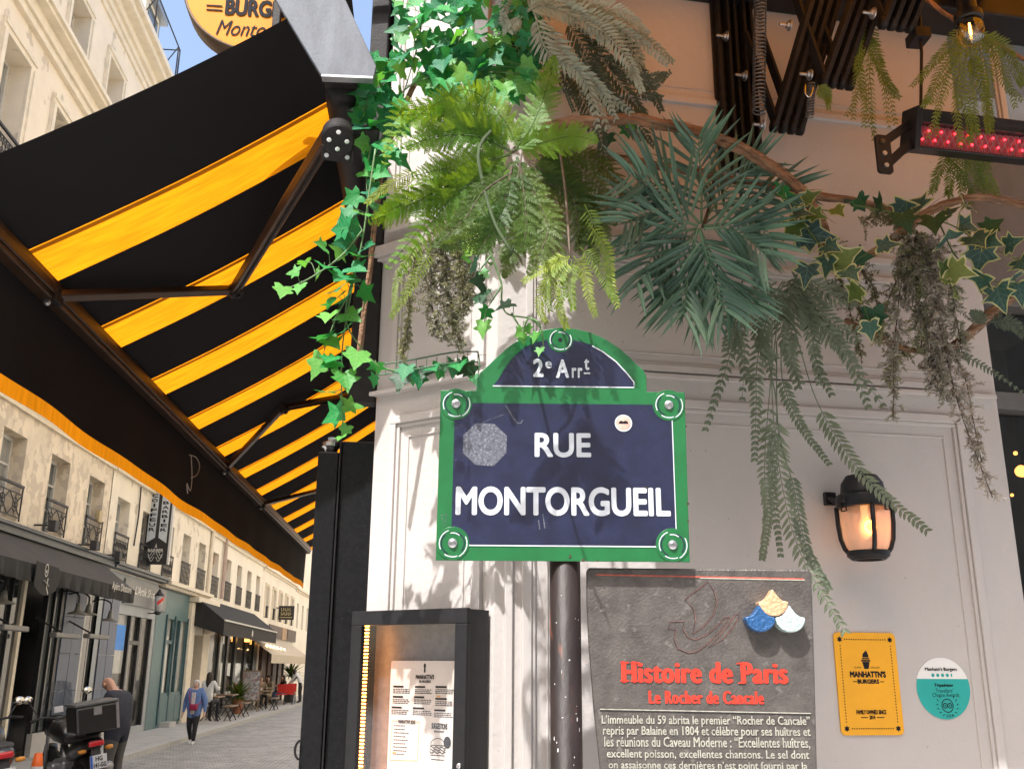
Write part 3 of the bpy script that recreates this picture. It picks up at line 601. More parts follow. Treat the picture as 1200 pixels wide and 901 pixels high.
for (cx, cy, n, w) in ((471, 804, 4, 20), (496.5, 804.5, 4, 20), (521.5, 804.5, 4, 22), (470.5, 816, 4, 20), (495.5, 816.5, 4, 20), (521.5, 818.5, 4, 22), (469, 828.5, 4, 20), (495, 829.5, 4, 22), (520, 832, 4, 22)):
    l0 = ME.px(cx-w/2, cy)[0]; l1 = ME.px(cx+w/2, cy)[0]; zz = ME.px(cx, cy)[1]
    a.box(l0, l0+(l1-l0)*.6, zz-.003, zz+.0025, .0008, .0012)
    for k in range(n-1):
        x = l0; z = zz-.0085-.0052*k
        while x < l1-.006: ww = random.uniform(.004, .011); a.box(x, min(x+ww, l1), z-.0012, z+.0012, .0008, .0011); x += ww+.0025
for k in range(9):
    zz = ME.px(472, 850+k*4.2)[1]; l0 = ME.px(462, 850)[0]; x = l0
    while x < l0+random.uniform(.04, .055): ww = random.uniform(.004, .010); a.box(x, x+ww, zz-.0011, zz+.0012, .0008, .0011); x += ww+.002
bc = ME.px(513, 878)                                # the printed burger
a.line([(bc[0]+.028*math.cos(t), bc[1]+.012+.020*math.sin(t)) for t in [k*math.pi/12 for k in range(13)]], .0022, .001, True)
for k in range(3): a.line([(bc[0]-.030+.06*i/10, bc[1]+.006-.007*k+.003*math.sin(i*1.9+k)) for i in range(11)], .0028, .001+k*.0002)
a.line([(bc[0]-.027, bc[1]-.016), (bc[0]-.024, bc[1]-.028), (bc[0]+.024, bc[1]-.028), (bc[0]+.027, bc[1]-.016)], .0022, .001, True)
a.flat(circ(bc[0]+.036, bc[1]+.022, .014, 16, ry=.017), .0013)
a.build('menu_print', m_ink, sh)
a = MB(ME.m); L = [ME.px(460, 844), ME.px(491.5, 845.5), ME.px(489, 891), ME.px(457, 890)]; a.line(L, .0022, .0009, True)
for (cx, cy) in ((514, 815.5), (462, 881.5)): q = ME.px(cx, cy); a.box(q[0]-.007, q[0]+.007, q[1]-.0025, q[1]+.0025, .0008, .0011)
a.build('menu_accent', m_orange, sh)
q = CH.px(538, 897, D0); a = MB(CH.m); a.lathe([(.008, D0), (.008, D0+.004), (.005, D0+.006), (.0003, D0+.006)], 16, Mx.Translation((q[0], q[1], 0)), False); a.build('lock', m_bright, mc)

# ================================================================ black terrace screen posts
TS = Fr(V((0, 3.40, 0)), (1, 0, 0), (0, -1, 0)); b_ = TS.px
p0, p1 = b_(373, 529), b_(397, 529)
tp = thing('terrace_post', TS.at((p0[0]+p1[0])/2, 0, -.05), 'narrow speckled black post with steel cap left of the menu case', 'post')
a = MB(TS.m); a.box(p0[0], p1[0], 0, p0[1], -.12, 0); a.build('shaft', m_granite, tp, bevel=.004)
c = b_(386, 517); a = MB(TS.m); a.lathe([(.012, p0[1]), (.02, p0[1]+.006), (.026, p0[1]+.020), (.034, p0[1]+.026), (.034, p0[1]+.040), (.030, p0[1]+.043), (.0005, p0[1]+.043)], 28, Mx.Translation(((p0[0]+p1[0])/2+.004, 0, -.045)) @ Mx.Rotation(rad(-90), 4, 'X'), False); o = a.build('cap', m_bright, tp); smooth_by_angle(o)
a = MB(TS.m); a.lathe([(.015, p0[1]+.0435), (.0145, p0[1]+.06), (.0004, p0[1]+.062)], 20, Mx.Translation(((p0[0]+p1[0])/2+.006, 0, -.045)) @ Mx.Rotation(rad(-90), 4, 'X'), False); a.build('cap_knob', m_white, tp)
q0, q1 = b_(399, 516), b_(440, 516)
tp2 = thing('terrace_screen', TS.at((q0[0]+q1[0])/2, 0, -.03), 'wide speckled black upright between steel-capped post and white wall', 'screen')
a = MB(TS.m); a.box(q0[0]+.006, q1[0]+.012, 0, q0[1], -.06, -.012); a.build('panel', m_granite, tp2, bevel=.003)
a = MB(TS.m); a.box(q0[0]-.001, q0[0]+.005, 0, q0[1]+.004, -.07, .004); a.build('edge_strip', m_black, tp2, bevel=.0015)
a = MB(TS.m); a.box(p1[0]+.002, q0[0]-.003, .1, p0[1]-.02, -.5, -.018); a.build('glass_edge', M('glass edge with painted amber reflection', (.22, .12, .06), .12, metal=.8, var=.7, scale=7, stretch=(1, 1, .6)), tp2)  # the orange reflection is painted into the glass colour as amber streaks
h = b_(352, 878); a = MB(TS.m); a.tube([(h[0]+.004+.02*math.cos(t)*-1, h[1]+.03*math.sin(t), .012) for t in [-1.3+k*.26 for k in range(11)]], .004, 8); a.build('ring_handle', m_blackm, tp, True)

# ================================================================ wall lantern, plaque, sticker
LN = .125; lc = MAIN.px(1013, 600, LN); k_ = 1/355.
LM = MAIN.m @ Mx.Translation((lc[0], 0, LN)) @ Mx.Rotation(rad(-90), 4, 'X')
zl = lambda y: MAIN.px(1013, y, LN)[1]
ln = thing('wall_lantern', MAIN.at(lc[0], zl(656), 0), 'black caged wall lantern with glowing amber bulb below hanging fern', 'lantern')
R = .084; yt, yg, yb = zl(556), zl(592), zl(650)
a = MB(LM); a.lathe([(.0005, yt+.012), (.012, yt+.012), (.014, yt), (.05, yt-.006), (.066, yt-.03), (.070, yt-.062), (.086, yt-.072), (.088, yt-.082), (.088, yg-.01), (.078, yg-.012)], 40, None, False); o = a.build('cap', m_black, ln); smooth_by_angle(o, 30)
lantern_glass, n, l, b = nt('ribbed frosted lantern glass'); tl_ = n.new('ShaderNodeBsdfTranslucent'); tl_.inputs[0].default_value = (.85, .80, .72, 1); tp_ = n.new('ShaderNodeBsdfTransparent'); ms_ = n.new('ShaderNodeMixShader'); ms_.inputs[0].default_value = .5; m3_ = n.new('ShaderNodeMixShader'); m3_.inputs[0].default_value = .58
b.inputs['Base Color'].default_value = (.62, .58, .52, 1); b.inputs['Roughness'].default_value = .15
l.new(b.outputs[0], ms_.inputs[1]); l.new(tl_.outputs[0], ms_.inputs[2]); l.new(ms_.outputs[0], m3_.inputs[1]); l.new(tp_.outputs[0], m3_.inputs[2]); l.new(m3_.outputs[0], n['Material Output'].inputs['Surface'])
nr = 40; vs = []; prof = [(.078, yg-.012), (.077, yg-.06), (.071, yb+.05), (.060, yb+.018), (.05, yb+.006), (.0006, yb+.002)]
a = MB(LM)
for r, z in prof:
    for i in range(nr*2): t = math.pi*i/nr; rr = r-(.005 if i % 2 else 0)*(r > .01); vs.append((rr*math.cos(t), rr*math.sin(t), z))
N2 = nr*2; a.add(vs, [(i*N2+k, i*N2+(k+1) % N2, (i+1)*N2+(k+1) % N2, (i+1)*N2+k) for i in range(len(prof)-1) for k in range(N2)])
a.build('ribbed_glass', lantern_glass, ln, True)
for t in (rad(-104), rad(-25), rad(155), rad(40)):
    L = [(.086, yg-.005), (.085, yg-.06), (.080, yb+.05), (.070, yb+.02), (.058, yb+.004)]
    a = MB(LM); a.tube([(r*math.cos(t), r*math.sin(t), z) for r, z in L], .0075, 8); a.build('cage_bar', m_black, ln, True)
a = MB(LM); a.lathe([(.066, yb+.012), (.066, yb-.004), (.052, yb-.016), (.042, yb-.016), (.042, yb+.012)], 36, None, False); o = a.build('cage_ring', m_black, ln); smooth_by_angle(o)
a = MB(LM); a.lathe([(.0004, yb+.05), (.016, yb+.06), (.022, yb+.085), (.019, yb+.105), (.012, yb+.12), (.012, yg), (.0004, yg)], 20, None, False)
gm, gn, gl_, gb = nt('frosted bulb glass'); gb.inputs['Base Color'].default_value = (1, .8, .55, 1); gb.inputs['Emission Color'].default_value = (1, .48, .16, 1); gb.inputs['Emission Strength'].default_value = .4; gb.inputs['Roughness'].default_value = .3
a.build('bulb', gm, ln, True)
a = MB(LM); a.tube([(.018*math.cos(t), -.026, yb+.086+.018*math.sin(t)) for t in [k*.42 for k in range(16)]], .004, 8); a.build('filament', glow('orange filament', (1, .27, .03), 14), ln, True)
for t in (rad(-70), rad(-165)):
    a = MB(LM); a.tube([(.089*math.cos(t+s), .091*math.sin(t+s), z) for s, z in ((-.12, yg-.025), (-.09, yg+.005), (.09, yg+.005), (.12, yg-.025), (-.12, yg-.025))], .0028, 6); a.lathe([(.009, -.012), (.009, .012)], 10, Mx.Translation((.088*math.cos(t), .088*math.sin(t), yg+.008)) @ Mx.Rotation(t+math.pi/2, 4, 'Z') @ Mx.Rotation(rad(90), 4, 'Y')); a.build('clip', m_blackm, ln, True)
bp_ = MAIN.px(974, 584, .02); a = MB(MAIN.m); a.box(bp_[0]-.02, bp_[0]+.02, bp_[1]-.022, bp_[1]+.022, .001, .02); a.bar((bp_[0], bp_[1], .02), (lc[0]-.06, yg+.01, LN-.05), .03, .012); a.build('bracket', m_black, ln, bevel=.003)
lt = bpy.data.lights.new('lantern_light', 'POINT'); lt.energy = .3; lt.color = (1, .42, .12); lt.shadow_soft_size = .03
lo = bpy.data.objects.new('lantern_light', lt); link(lo, ln, Mx.Translation(MAIN.at(lc[0], yb+.085, LN)))

m_yel = M('yellow plaque paint', (.78, .36, .008), .45, var=.06, scale=10, spots=(.5, .2, .01), spot_scale=40, spot_at=.75)
q = [MAIN.px(x, y) for x, y in ((977.5, 741), (1047, 741), (1059, 861), (983, 861))]; px0 = (q[0][0]+q[3][0])/2; px1 = (q[1][0]+q[2][0])/2; py0 = (q[2][1]+q[3][1])/2; py1 = (q[0][1]+q[1][1])/2
def rrect(x0, x1, y0, y1, r, n=5):
    L = []
    for cx, cy, a0 in ((x1-r, y1-r, 0), (x0+r, y1-r, 90), (x0+r, y0+r, 180), (x1-r, y0+r, 270)): L += [(cx+r*math.cos(rad(a0+90*k/n)), cy+r*math.sin(rad(a0+90*k/n))) for k in range(n+1)]
    return L
pl = thing('yellow_plaque', MAIN.at((px0+px1)/2, py0, 0), 'yellow rounded metal plaque with black lettering on the white wall', 'plaque')
a = MB(MAIN.m); a.prism(rrect(px0, px1, py0, py1, .016), 0.0005, .006); a.build('plate', m_yel, pl, bevel=.001)
a = MB(MAIN.m); w_, h_ = px1-px0, py1-py0; ix0, ix1, iy0, iy1 = px0+.02, px1-.02, py0+.02, py1-.022; zz = .0065
for k in range(19): x = ix0+.018+(ix1-ix0-.036)*k/18; a.flat(circ(x, iy1, .0022, 8), zz); a.flat(circ(x, iy0, .0022, 8), zz)
for k in range(27): y_ = iy0+.02+(iy1-iy0-.04)*k/26; a.flat(circ(ix0, y_, .0022, 8), zz); a.flat(circ(ix1, y_, .0022, 8), zz)
for cx in (ix0, ix1):
    for cy in (iy0, iy1): a.flat([(cx+.010*math.cos(t)*(1 if i % 2 else .6), cy+.010*math.sin(t)*(1 if i % 2 else .6)) for i, t in enumerate([k*math.pi/6 for k in range(12)])], zz)
a.build('dotted_border', m_ink, pl)
def plt(mb, t, u0, u1, v0, v1, **k): put_text(mb, t, px0+u0*w_, px0+u1*w_, py0+v0*h_, py0+v1*h_, zz, **k)
a = MB(MAIN.m); plt(a, "MANHATTN'S", .21, .79, .555, .62, bold=.05); plt(a, 'BURGERS', .32, .67, .495, .54, bold=.05); a.build('title_lettering', m_ink, pl); a = MB(MAIN.m); plt(a, 'FAMILY OWNED SINCE', .26, .74, .20, .243, bold=.03); plt(a, '2014', .46, .555, .152, .19, bold=.03)
for u0, u1, v in ((.25, .31, .515), (.69, .75, .515), (.33, .44, .17), (.58, .70, .17)): a.box(px0+u0*w_, px0+u1*w_, py0+v*h_-.0012, py0+v*h_+.0012, zz-.0002, zz+.0002)
plt(a, 'FLAME', .29, .40, .645, .663); plt(a, 'GRILLED', .55, .70, .645, .663); a.build('lettering', m_ink, pl)
a = MB(MAIN.m); tx, ty = px0+w_*.485, py0+h_*.64                     # torch emblem
a.flat([(tx-.008, ty), (tx+.008, ty), (tx+.013, ty+.022), (tx-.013, ty+.022)], zz)
a.box(tx-.016, tx+.016, ty+.023, ty+.028, zz-.0002, zz+.0002); a.box(tx-.013, tx+.013, ty+.030, ty+.034, zz-.0002, zz+.0002)
a.flat([(tx-.011, ty+.036), (tx+.011, ty+.036), (tx+.010, ty+.045), (tx+.004, ty+.058), (tx-.003, ty+.052), (tx-.009, ty+.047)], zz); a.build('torch_emblem', m_ink, pl)

m_teal = M('teal sticker vinyl', (.012, .34, .30), .5, var=.05, scale=10); m_swhite = M('white sticker vinyl', (.74, .72, .69), .5, var=.04, scale=10)
sc_ = MAIN.px(1105, 806); sr = (MAIN.px(1136.5, 806)[0]-MAIN.px(1074, 806)[0])/2
ts = thing('award_sticker', MAIN.at(sc_[0], sc_[1]-sr, 0), 'round teal and white award sticker on the wall right of yellow plaque', 'sticker')
a = MB(MAIN.m); a.lathe([(sr, .0005), (sr, .002), (.0004, .002)], 48, Mx.Translation((sc_[0], sc_[1], 0)), False); a.build('disc', m_swhite, ts)
cut = .30; t0 = math.asin(cut); a = MB(MAIN.m); a.flat([(sc_[0]+sr*math.cos(t), sc_[1]+sr*math.sin(t)) for t in [t0-(math.pi+2*t0)*k/40 for k in range(41)]], .0026); a.build('lower_field', m_teal, ts)
a = MB(MAIN.m)
def stx(t, u0, u1, v0, v1, **k): put_text(a, t, sc_[0]+u0*sr, sc_[0]+u1*sr, sc_[1]+v0*sr, sc_[1]+v1*sr, .0031, **k)
stx("Manhatn's Burgers", -.62, .58, .53, .68, bold=.02); a.build('title_lettering', m_ink, ts); a = MB(MAIN.m); stx('Tripadvisor', -.34, .38, .02, .15, bold=.03); stx("Travellers'", -.30, .34, -.14, -.01); stx('Choice Awards', -.44, .56, -.28, -.15); a.build('award_lettering', m_ink, ts); a = MB(MAIN.m); stx('2024', -.02, .24, -1+.07, -1+.16)
for r_, w in ((.20, .03), (.075, .03), (.075, .03)):
    pass
a.build('year_lettering', m_ink, ts); a = MB(MAIN.m)
ox, oy = sc_[0]+.08*sr, sc_[1]-.56*sr
a.line(circ(ox, oy, .21*sr, 28), .03*sr, .0031, True)
for dx in (-.085, .085): a.line(circ(ox+dx*sr, oy, .075*sr, 16), .03*sr, .0031, True); a.flat(circ(ox+dx*sr, oy, .025*sr, 8), .0031)
for s in (-1, 1):
    for k in range(6):
        t = rad(-70+k*22); bx, by = ox+s*.32*sr*math.cos(t), oy+.30*sr*math.sin(t)+.02*sr
        a.flat([(bx, by), (bx+s*.09*sr*math.cos(t+.9), by+.09*sr*math.sin(t+.9)), (bx+s*.13*sr*math.cos(t+.5), by+.13*sr*math.sin(t+.5))], .0031)
a.build('award_emblem', m_ink, ts)
a = MB(MAIN.m)
for k in range(5): a.flat(circ(sc_[0]+(-.34+.18*k)*sr, sc_[1]+.42*sr, .06*sr, 12) if k < 4 else circ(sc_[0]+.38*sr, sc_[1]+.42*sr, .06*sr, 8, math.pi/2, 3*math.pi/2), .0029)
a.build('rating_dots', m_teal, ts)

# ================================================================ infrared heater and bulb
HD = .42; h0, h1 = MAIN.px(1082, 160, HD), MAIN.px(1082, 178, HD)
hw0 = MAIN.px(1078, 165, HD)[0]; hz = MAIN.px(1130, 163, HD)[1]
he = thing('infrared_heater', MAIN.at(hw0+.4, hz-.08, HD), 'black infrared bar heater with glowing red grid at upper right', 'heater')
m_redglow = glow('red heater dots', (1, .012, .02), 7); m_mesh = M('heater plate with painted red glow', (.30, .05, .06), .5, var=.4, scale=120)
HM = MAIN.m @ Mx.Translation((hw0, hz, HD)) @ Mx.Rotation(rad(18), 4, 'X')
a = MB(HM); a.box(0, .9, .042, .085, -.07, .0); a.box(0, .9, -.05, -.042, -.07, .012); a.box(-.02, 0, -.055, .09, -.08, .015); a.box(0, .9, -.042, .042, -.075, -.06); a.box(0, .9, .036, .042, -.06, .012); a.build('housing', m_black, he, bevel=.004)
a = MB(HM); a.box(.004, .9, -.040, .034, -.03, -.024); a.build('painted_glow_plate', m_mesh, he)  # red glow is put into the plate's colour; only the dots emit
a = MB(HM)
for k in range(26): a.bar((.004+.022*k, -.04, -.016), (.044+.022*k, .034, -.016), .0022); a.bar((.044+.022*k, -.04, -.0135), (.004+.022*k, .034, -.0135), .0022)
a.build('grid', M('pinkish grid wire', (.30, .16, .17), .4, metal=.5), he)
for k in range(24):
    a = MB(HM); r = .0042; x, y_ = .018+.024*k+random.uniform(-.005, .005), .016 if k % 2 else -.014
    a.lathe([(.0004, -r), (r*.8, -r*.5), (r, 0), (r*.8, r*.5), (.0004, r)], 8, Mx.Translation((x, y_, -.01))); a.build('glow_dot', m_redglow, he, True)
a = MB(MAIN.m); c0 = MAIN.px(1037, 182, HD); c1 = MAIN.px(1075, 150, HD)
a.prism(rrect(c0[0]-.028, c0[0]+.026, c0[1]-.065, c0[1]+.075, .012), HD-.01, HD); a.build('hanger_plate', m_black, he)
a = MB(MAIN.m); a.bar((c0[0], c0[1]+.05, HD-.02), (c1[0]+.02, c1[1]+.05, HD-.02), .03, .012); a.bar((c0[0]+.02, c0[1]-.02, HD-.022), (c1[0]+.02, c1[1]-.01, HD-.022), .03, .012); a.build('hanger_bracket', m_black, he, bevel=.003)
for k in range(3):
    a = MB(MAIN.m); a.lathe([(.008, 0), (.008, .006), (.0003, .006)], 14, Mx.Translation((c0[0]-.004+.002*k, c0[1]+.05-.044*k, HD)), False); a.build('bolt', m_gold if k == 0 else m_steel, he)
a = MB(); a.tube([P2(1079, 130, HD), P2(1080, 62, HD), P2(1078, 40, HD), P2(1078, 18, HD)], [.006, .006, .007, .006], 8); a.box(-.028, .028, -.025, .05, -.02, .02, Mx.Translation(P2(1078, 42, HD))); a.build('cable', m_black, he, bevel=.004)
BD = .62; bc_ = MAIN.px(1135, 22, BD); BM = MAIN.m @ Mx.Translation((bc_[0], bc_[1], BD)) @ Mx.Rotation(rad(-90), 4, 'X')
fb = thing('string_light_bulb', MAIN.at(bc_[0], bc_[1]-.1, BD), 'clear hanging filament bulb in black socket at top right', 'bulb')
a = MB(BM); a.lathe([(.0004, -.098), (.02, -.094), (.037, -.078), (.043, -.055), (.040, -.03), (.030, -.004)], 28, None, False); a.build('glass', glassy('bulb glass', (.98, .96, .93), .02, .10), fb, True)
a = MB(BM); a.lathe([(.036, -.012), (.044, -.008), (.044, .014), (.036, .02), (.030, .022), (.028, .12), (.0004, .12)], 28, None, False); o = a.build('socket', m_black, fb); smooth_by_angle(o)
a = MB(BM); a.lathe([(.0004, -.062), (.004, -.060), (.0045, -.04), (.003, -.018), (.0004, -.016)], 10, None, False); a.build('filament', glow('amber filament', (1, .40, .05), 9), fb, True)
a = MB(BM); a.tube([(0, 0, -.092), (0, 0, -.062)], .0015, 6); a.tube([(.008, 0, -.078), (0, 0, -.082), (-.008, 0, -.078)], .0016, 6); a.build('filament_support', m_bright, fb, True)
# ================================================================ street: ground, kerb, pavement
XF = -7.4; XK = -5.78
FA = Fr(V((XF, 0, 0)), (0, 1, 0), (1, 0, 0))
def fac(x, y, X=XF): p = atX(x, y, X); return (p.y, p.z)
def fy(x, y=785, X=XF): return atX(x, y, X).y
def fz(x, y, X=XF): return atX(x, y, X).z
m_road = M('grey sett road', (.30, .295, .285), .62, var=.25, scale=1.2, bump=.5, bscale=9, spots=(.18, .176, .17), spot_scale=5, spot_at=.6)
n, l = m_road.node_tree.nodes, m_road.node_tree.links          # sett joints, too small to be told apart one by one
tc = n.new('ShaderNodeTexCoord'); br = n.new('ShaderNodeTexBrick'); br.inputs['Scale'].default_value = 1; br.inputs['Brick Width'].default_value = .2; br.inputs['Row Height'].default_value = .14; br.inputs['Mortar Size'].default_value = .012
br.inputs['Color1'].default_value = (.9, .9, .9, 1); br.inputs['Color2'].default_value = (1.25, 1.25, 1.25, 1); br.inputs['Mortar'].default_value = (.45, .45, .45, 1); l.new(tc.outputs['Object'], br.inputs[0])
b = n['Principled BSDF']; src = b.inputs['Base Color'].links[0].from_socket; mx = n.new('ShaderNodeMix'); mx.data_type = 'RGBA'; mx.blend_type = 'MULTIPLY'; mx.inputs['Factor'].default_value = 1
l.new(src, mx.inputs['A']); l.new(br.outputs[0], mx.inputs['B']); l.new(mx.outputs['Result'], b.inputs['Base Color'])
m_pave = M('pale grey pavement', (.40, .39, .375), .75, var=.14, scale=2.2, bump=.15, bscale=40)
m_kerb = M('granite kerb', (.40, .395, .38), .7, var=.2, scale=14, bump=.2, bscale=80)
g = MB(); g.add([(x, y, 0) for x in (-40, 40) for y in (-40, 300)], [(0, 1, 3, 2)]); tag(g.build('ground', M('far ground', (.16, .158, .155), .8)), kind='structure')
g = MB(); g.add([(x, y, .004) for x in (XK, -1.9) for y in (-10, 110)], [(0, 1, 3, 2)]); tag(g.build('road', m_road), kind='structure')
sp = MB(); sp.box(XF-.3, XK-.302, -10, 110, -.05, .12); spo = tag(sp.build('pavement', m_pave), kind='structure')
kb = bpy.data.objects.new('kerb', None); link(kb); tag(kb, kind='structure')
for k in range(60):
    y = 8+k*1.1; a = MB(); a.box(XK-.30, XK+random.uniform(-.004, .004), y, y+1.092, -.05, .122+random.uniform(-.003, .003)); a.build('kerb_stone', m_kerb, kb, bevel=.012)
for k in range(70):
    for j in range(2):
        y = 10+k*.9+(.45 if j else 0); x0 = XF+.003+.655*j; a = MB(); a.box(x0, x0+.648, y, y+.892, .1, .1235+random.uniform(-.0008, .0008)); a.build('paving_slab', m_pave, spo)
g = MB(); g.box(-1.9, 30, -20, 2.6, -.05, .10); tag(g.build('near_pavement', m_pave), kind='structure')

# ================================================================ street facades
m_pl1 = M('mottled cream render', (.72, .62, .48), .85, var=.16, scale=1.6, bump=.25, bscale=14, spots=(.56, .475, .37), spot_scale=4.5, spot_at=.50)
m_pl1b = M('cream render', (.77, .68, .55), .85, var=.08, scale=1.2, bump=.08, bscale=20, spots=(.55, .475, .38), spot_scale=2.2, spot_at=.60)
m_trim = M('pale stone trim', (.74, .66, .53), .8, var=.1, scale=4, bump=.1, bscale=30)
m_pl2 = M('pale render', (.77, .70, .58), .85, var=.10, scale=1.1, bump=.1, bscale=20, spots=(.55, .48, .395), spot_scale=2.5, spot_at=.60)
m_pl3 = M('ivory render', (.80, .74, .63), .85, var=.07, scale=.9, bump=.06, bscale=20)
m_pl4 = M('light stone render', (.78, .72, .62), .85, var=.08, scale=1.3)
m_wfr = M('white window paint', (.58, .565, .53), .5, var=.06, scale=8)
m_iron = M('wrought iron', (.03, .029, .03), .6, var=.3, scale=30)
m_zinc = M('zinc roof', (.27, .30, .345), .45, metal=.3, var=.12, scale=3)
def dkglass(name, col, rough=.06):
    m = M(name, col, rough, var=.3, scale=1.5, spec=.9); return m
m_pane = dkglass('window pane', (.10, .115, .115)); m_pane2 = dkglass('curtained pane', (.30, .305, .29), .2); m_shopgl = dkglass('shop pane', (.035, .038, .04), .05)
m_blind = M('wooden blind', (.30, .19, .12), .7)
def wall_holes(mb, a0, a1, b0, b1, holes, dep=.3):
    xs = sorted({a0, a1} | {v for h in holes for v in h[:2]}); ys = sorted({b0, b1} | {v for h in holes for v in h[2:4]})
    for i in range(len(xs)-1):
        for j in range(len(ys)-1):
            cx, cy = (xs[i]+xs[i+1])/2, (ys[j]+ys[j+1])/2
            if any(h[0] < cx < h[1] and h[2] < cy < h[3] for h in holes): continue
            mb.add([(xs[i], ys[j], 0), (xs[i+1], ys[j], 0), (xs[i+1], ys[j+1], 0), (xs[i], ys[j+1], 0)], [(0, 1, 2, 3)])
    for x0, x1, y0, y1 in [h[:4] for h in holes]:
        P = [(x0, y0), (x1, y0), (x1, y1), (x0, y1)]
        for i in range(4): p, q = P[i], P[(i+1) % 4]; mb.add([(p[0], p[1], 0), (q[0], q[1], 0), (q[0], q[1], -dep), (p[0], p[1], -dep)], [(0, 1, 2, 3)])
def window(bl, x0, x1, y0, y1, dep=.3, rail=None, pane=None, mat=None, blind=False, rows=3):
    f = MB(FA.m); w = .065; c0, c1 = -dep-.03, -dep+.05
    e = .002
    f.box(x0+e, x0+w, y0+e, y1-e, c0, c1); f.box(x1-w, x1-e, y0+e, y1-e, c0, c1); f.box(x0+w, x1-w, y1-w, y1-e, c0, c1); f.box(x0+w, x1-w, y0+e, y0+w, c0, c1)
    xm = (x0+x1)/2; f.box(xm-.05, xm+.05, y0+w, y1-w, c0, c1+.015)
    for k in range(1, rows): z = y0+(y1-y0)*k/rows; f.box(x0+w, xm-.05, z-.018, z+.018, c0, c1-.01); f.box(xm+.05, x1-w, z-.018, z+.018, c0, c1-.01)
    o = f.build('window', mat or m_wfr, bl)
    for a, b in ((x0+w, xm-.05), (xm+.05, x1-w)):
        p = MB(FA.m); p.box(a, b, y0+w, y1-w, -dep-.015, -dep+.0); p.build('pane', pane or m_pane, o)
    if blind:
        p = MB(FA.m); p.box(x0+.01, x1-.01, y1-.35, y1-.01, -dep+.055, -dep+.10); p.build('rolled_blind', m_blind, o)
    if rail:
        r = MB(FA.m); zt = y0+rail[1]; c = .04; xa, xb = x0-.03, x1+.03
        r.box(xa, xb, zt-.022, zt+.022, c-.022, c+.022); r.box(xa, xb, zt-.15, zt-.13, c-.01, c+.01); r.box(xa, xb, y0+.05, y0+.075, c-.01, c+.01)
        for x in (xa, xb-.02): r.box(x, x+.02, y0+.0, zt, c-.012, c+.012)
        za, zb = y0+.07, zt-.14
        if rail[0] == 'x':
            nn = 2; wd = (xb-xa)/nn
            for k in range(nn):
                u0, u1 = xa+k*wd, xa+(k+1)*wd; r.bar((u0, za, c), (u1, zb, c), .016); r.bar((u0, zb, c), (u1, za, c), .016); r.bar(((u0+u1)/2, za, c), ((u0+u1)/2, zb, c), .012)
                cx, cz = (u0+u1)/2, (za+zb)/2; r.tube([(cx+.10*math.cos(t), cz+.13*math.sin(t), c) for t in [i*math.pi/6 for i in range(13)]], .009, 5)
        elif rail[0] == 'l':
            nn = 9; wd = (xb-xa)/nn
            for k in range(nn+1): r.bar((xa+k*wd, za, c), (xa+k*wd, zb, c), .014)
            for k in range(nn-1): r.bar((xa+k*wd, za, c), (xa+(k+2)*wd, zb, c), .010); r.bar((xa+(k+2)*wd, za, c), (xa+k*wd, zb, c), .010)
        else:
            nn = 6; wd = (xb-xa)/nn
            for k in range(nn+1): r.bar((xa+k*wd, y0, c), (xa+k*wd, zt, c), .02)
            for z in (za+(zb-za)*.35, za+(zb-za)*.7): r.bar((xa, z, c), (xb, z, c), .016)
        r.build('balcony_rail', m_iron, o)
    return o
def surround(bl, x0, x1, y0, y1, w=.16):
    s = MB(FA.m)
    s.box(x0-w, x0, y0, y1, -.003, .05); s.box(x1, x1+w, y0, y1, -.003, .05); s.box(x0-w, x1+w, y1+.001, y1+w, -.003, .052)
    s.box(x0-w*.94, x0-w*.5, y0+.01, y1-.01, .0505, .08); s.box(x1+w*.5, x1+w*.94, y0+.01, y1-.01, .0505, .08); s.box(x0-w*.94, x1+w*.94, y1+w*.5, y1+w*.94, .0525, .083)
    s.build('window_surround', m_trim, bl)
def building(label, a0, a1, ztop, mats, rows, back=8):
    bl = thing('apartment_building', (XF-2, (a0+a1)/2, 0), label, 'building', 'buildings across the street')
    for (b0, b1, m, hs, dep) in rows:
        w = MB(FA.m); wall_holes(w, a0, a1, b0, b1, hs, dep); w.build('wall', m, bl)
    s = MB(FA.m); s.box(a0+.001, a1-.001, .0, ztop-.01, -back, -.75)
    s.build('wall_core', mats, bl); return bl
def cornice(bl, a0, a1, steps, mat=None, name='cornice'):
    s = MB(FA.m)
    for b0, b1, p in steps: s.box(a0, a1, b0, b1-.002, -.003, p)
    return s.build(name, mat or m_trim, bl)
# --- tall building on the left with the black shop awning
ax1 = [13.15, 15.4, 17.68, 19.96, 22.22]
A0, A1 = 5.0, 23.2
h1 = [(x-.52, x+.52, 4.26, 5.78) for x in ax1]; h2 = [(x-.52, x+.52, 7.0, 9.1) for x in ax1]; h3 = [(x-.5, x+.5, 9.95, 12.08) for x in ax1]; h4 = [(x-.48, x+.48, 13.34, 14.80) for x in ax1]
b1 = building('tall cream apartment building with dormer roof at far left', A0, A1, 16.3, m_pl1b,
              [(3.95, 6.2, m_pl1, h1, .34), (6.45, 9.6, m_pl1b, h2, .34), (9.6, 12.75, m_pl1b, h3, .42), (13.3, 15.55, m_pl1b, h4, .40)])
cornice(b1, A0, A1+.05, [(6.2, 6.33, .06), (6.33, 6.45, .14)], m_trim, 'string_course')
cornice(b1, A0, A1+.05, [(12.75, 12.9, .10), (12.9, 13.12, .16), (13.12, 13.2, .34), (13.2, 13.3, .40)])
cornice(b1, A0, A1+.05, [(15.55, 15.7, .05), (15.7, 15.86, .10), (15.86, 16.05, .18), (16.05, 16.2, .40), (16.2, 16.36, .52)])
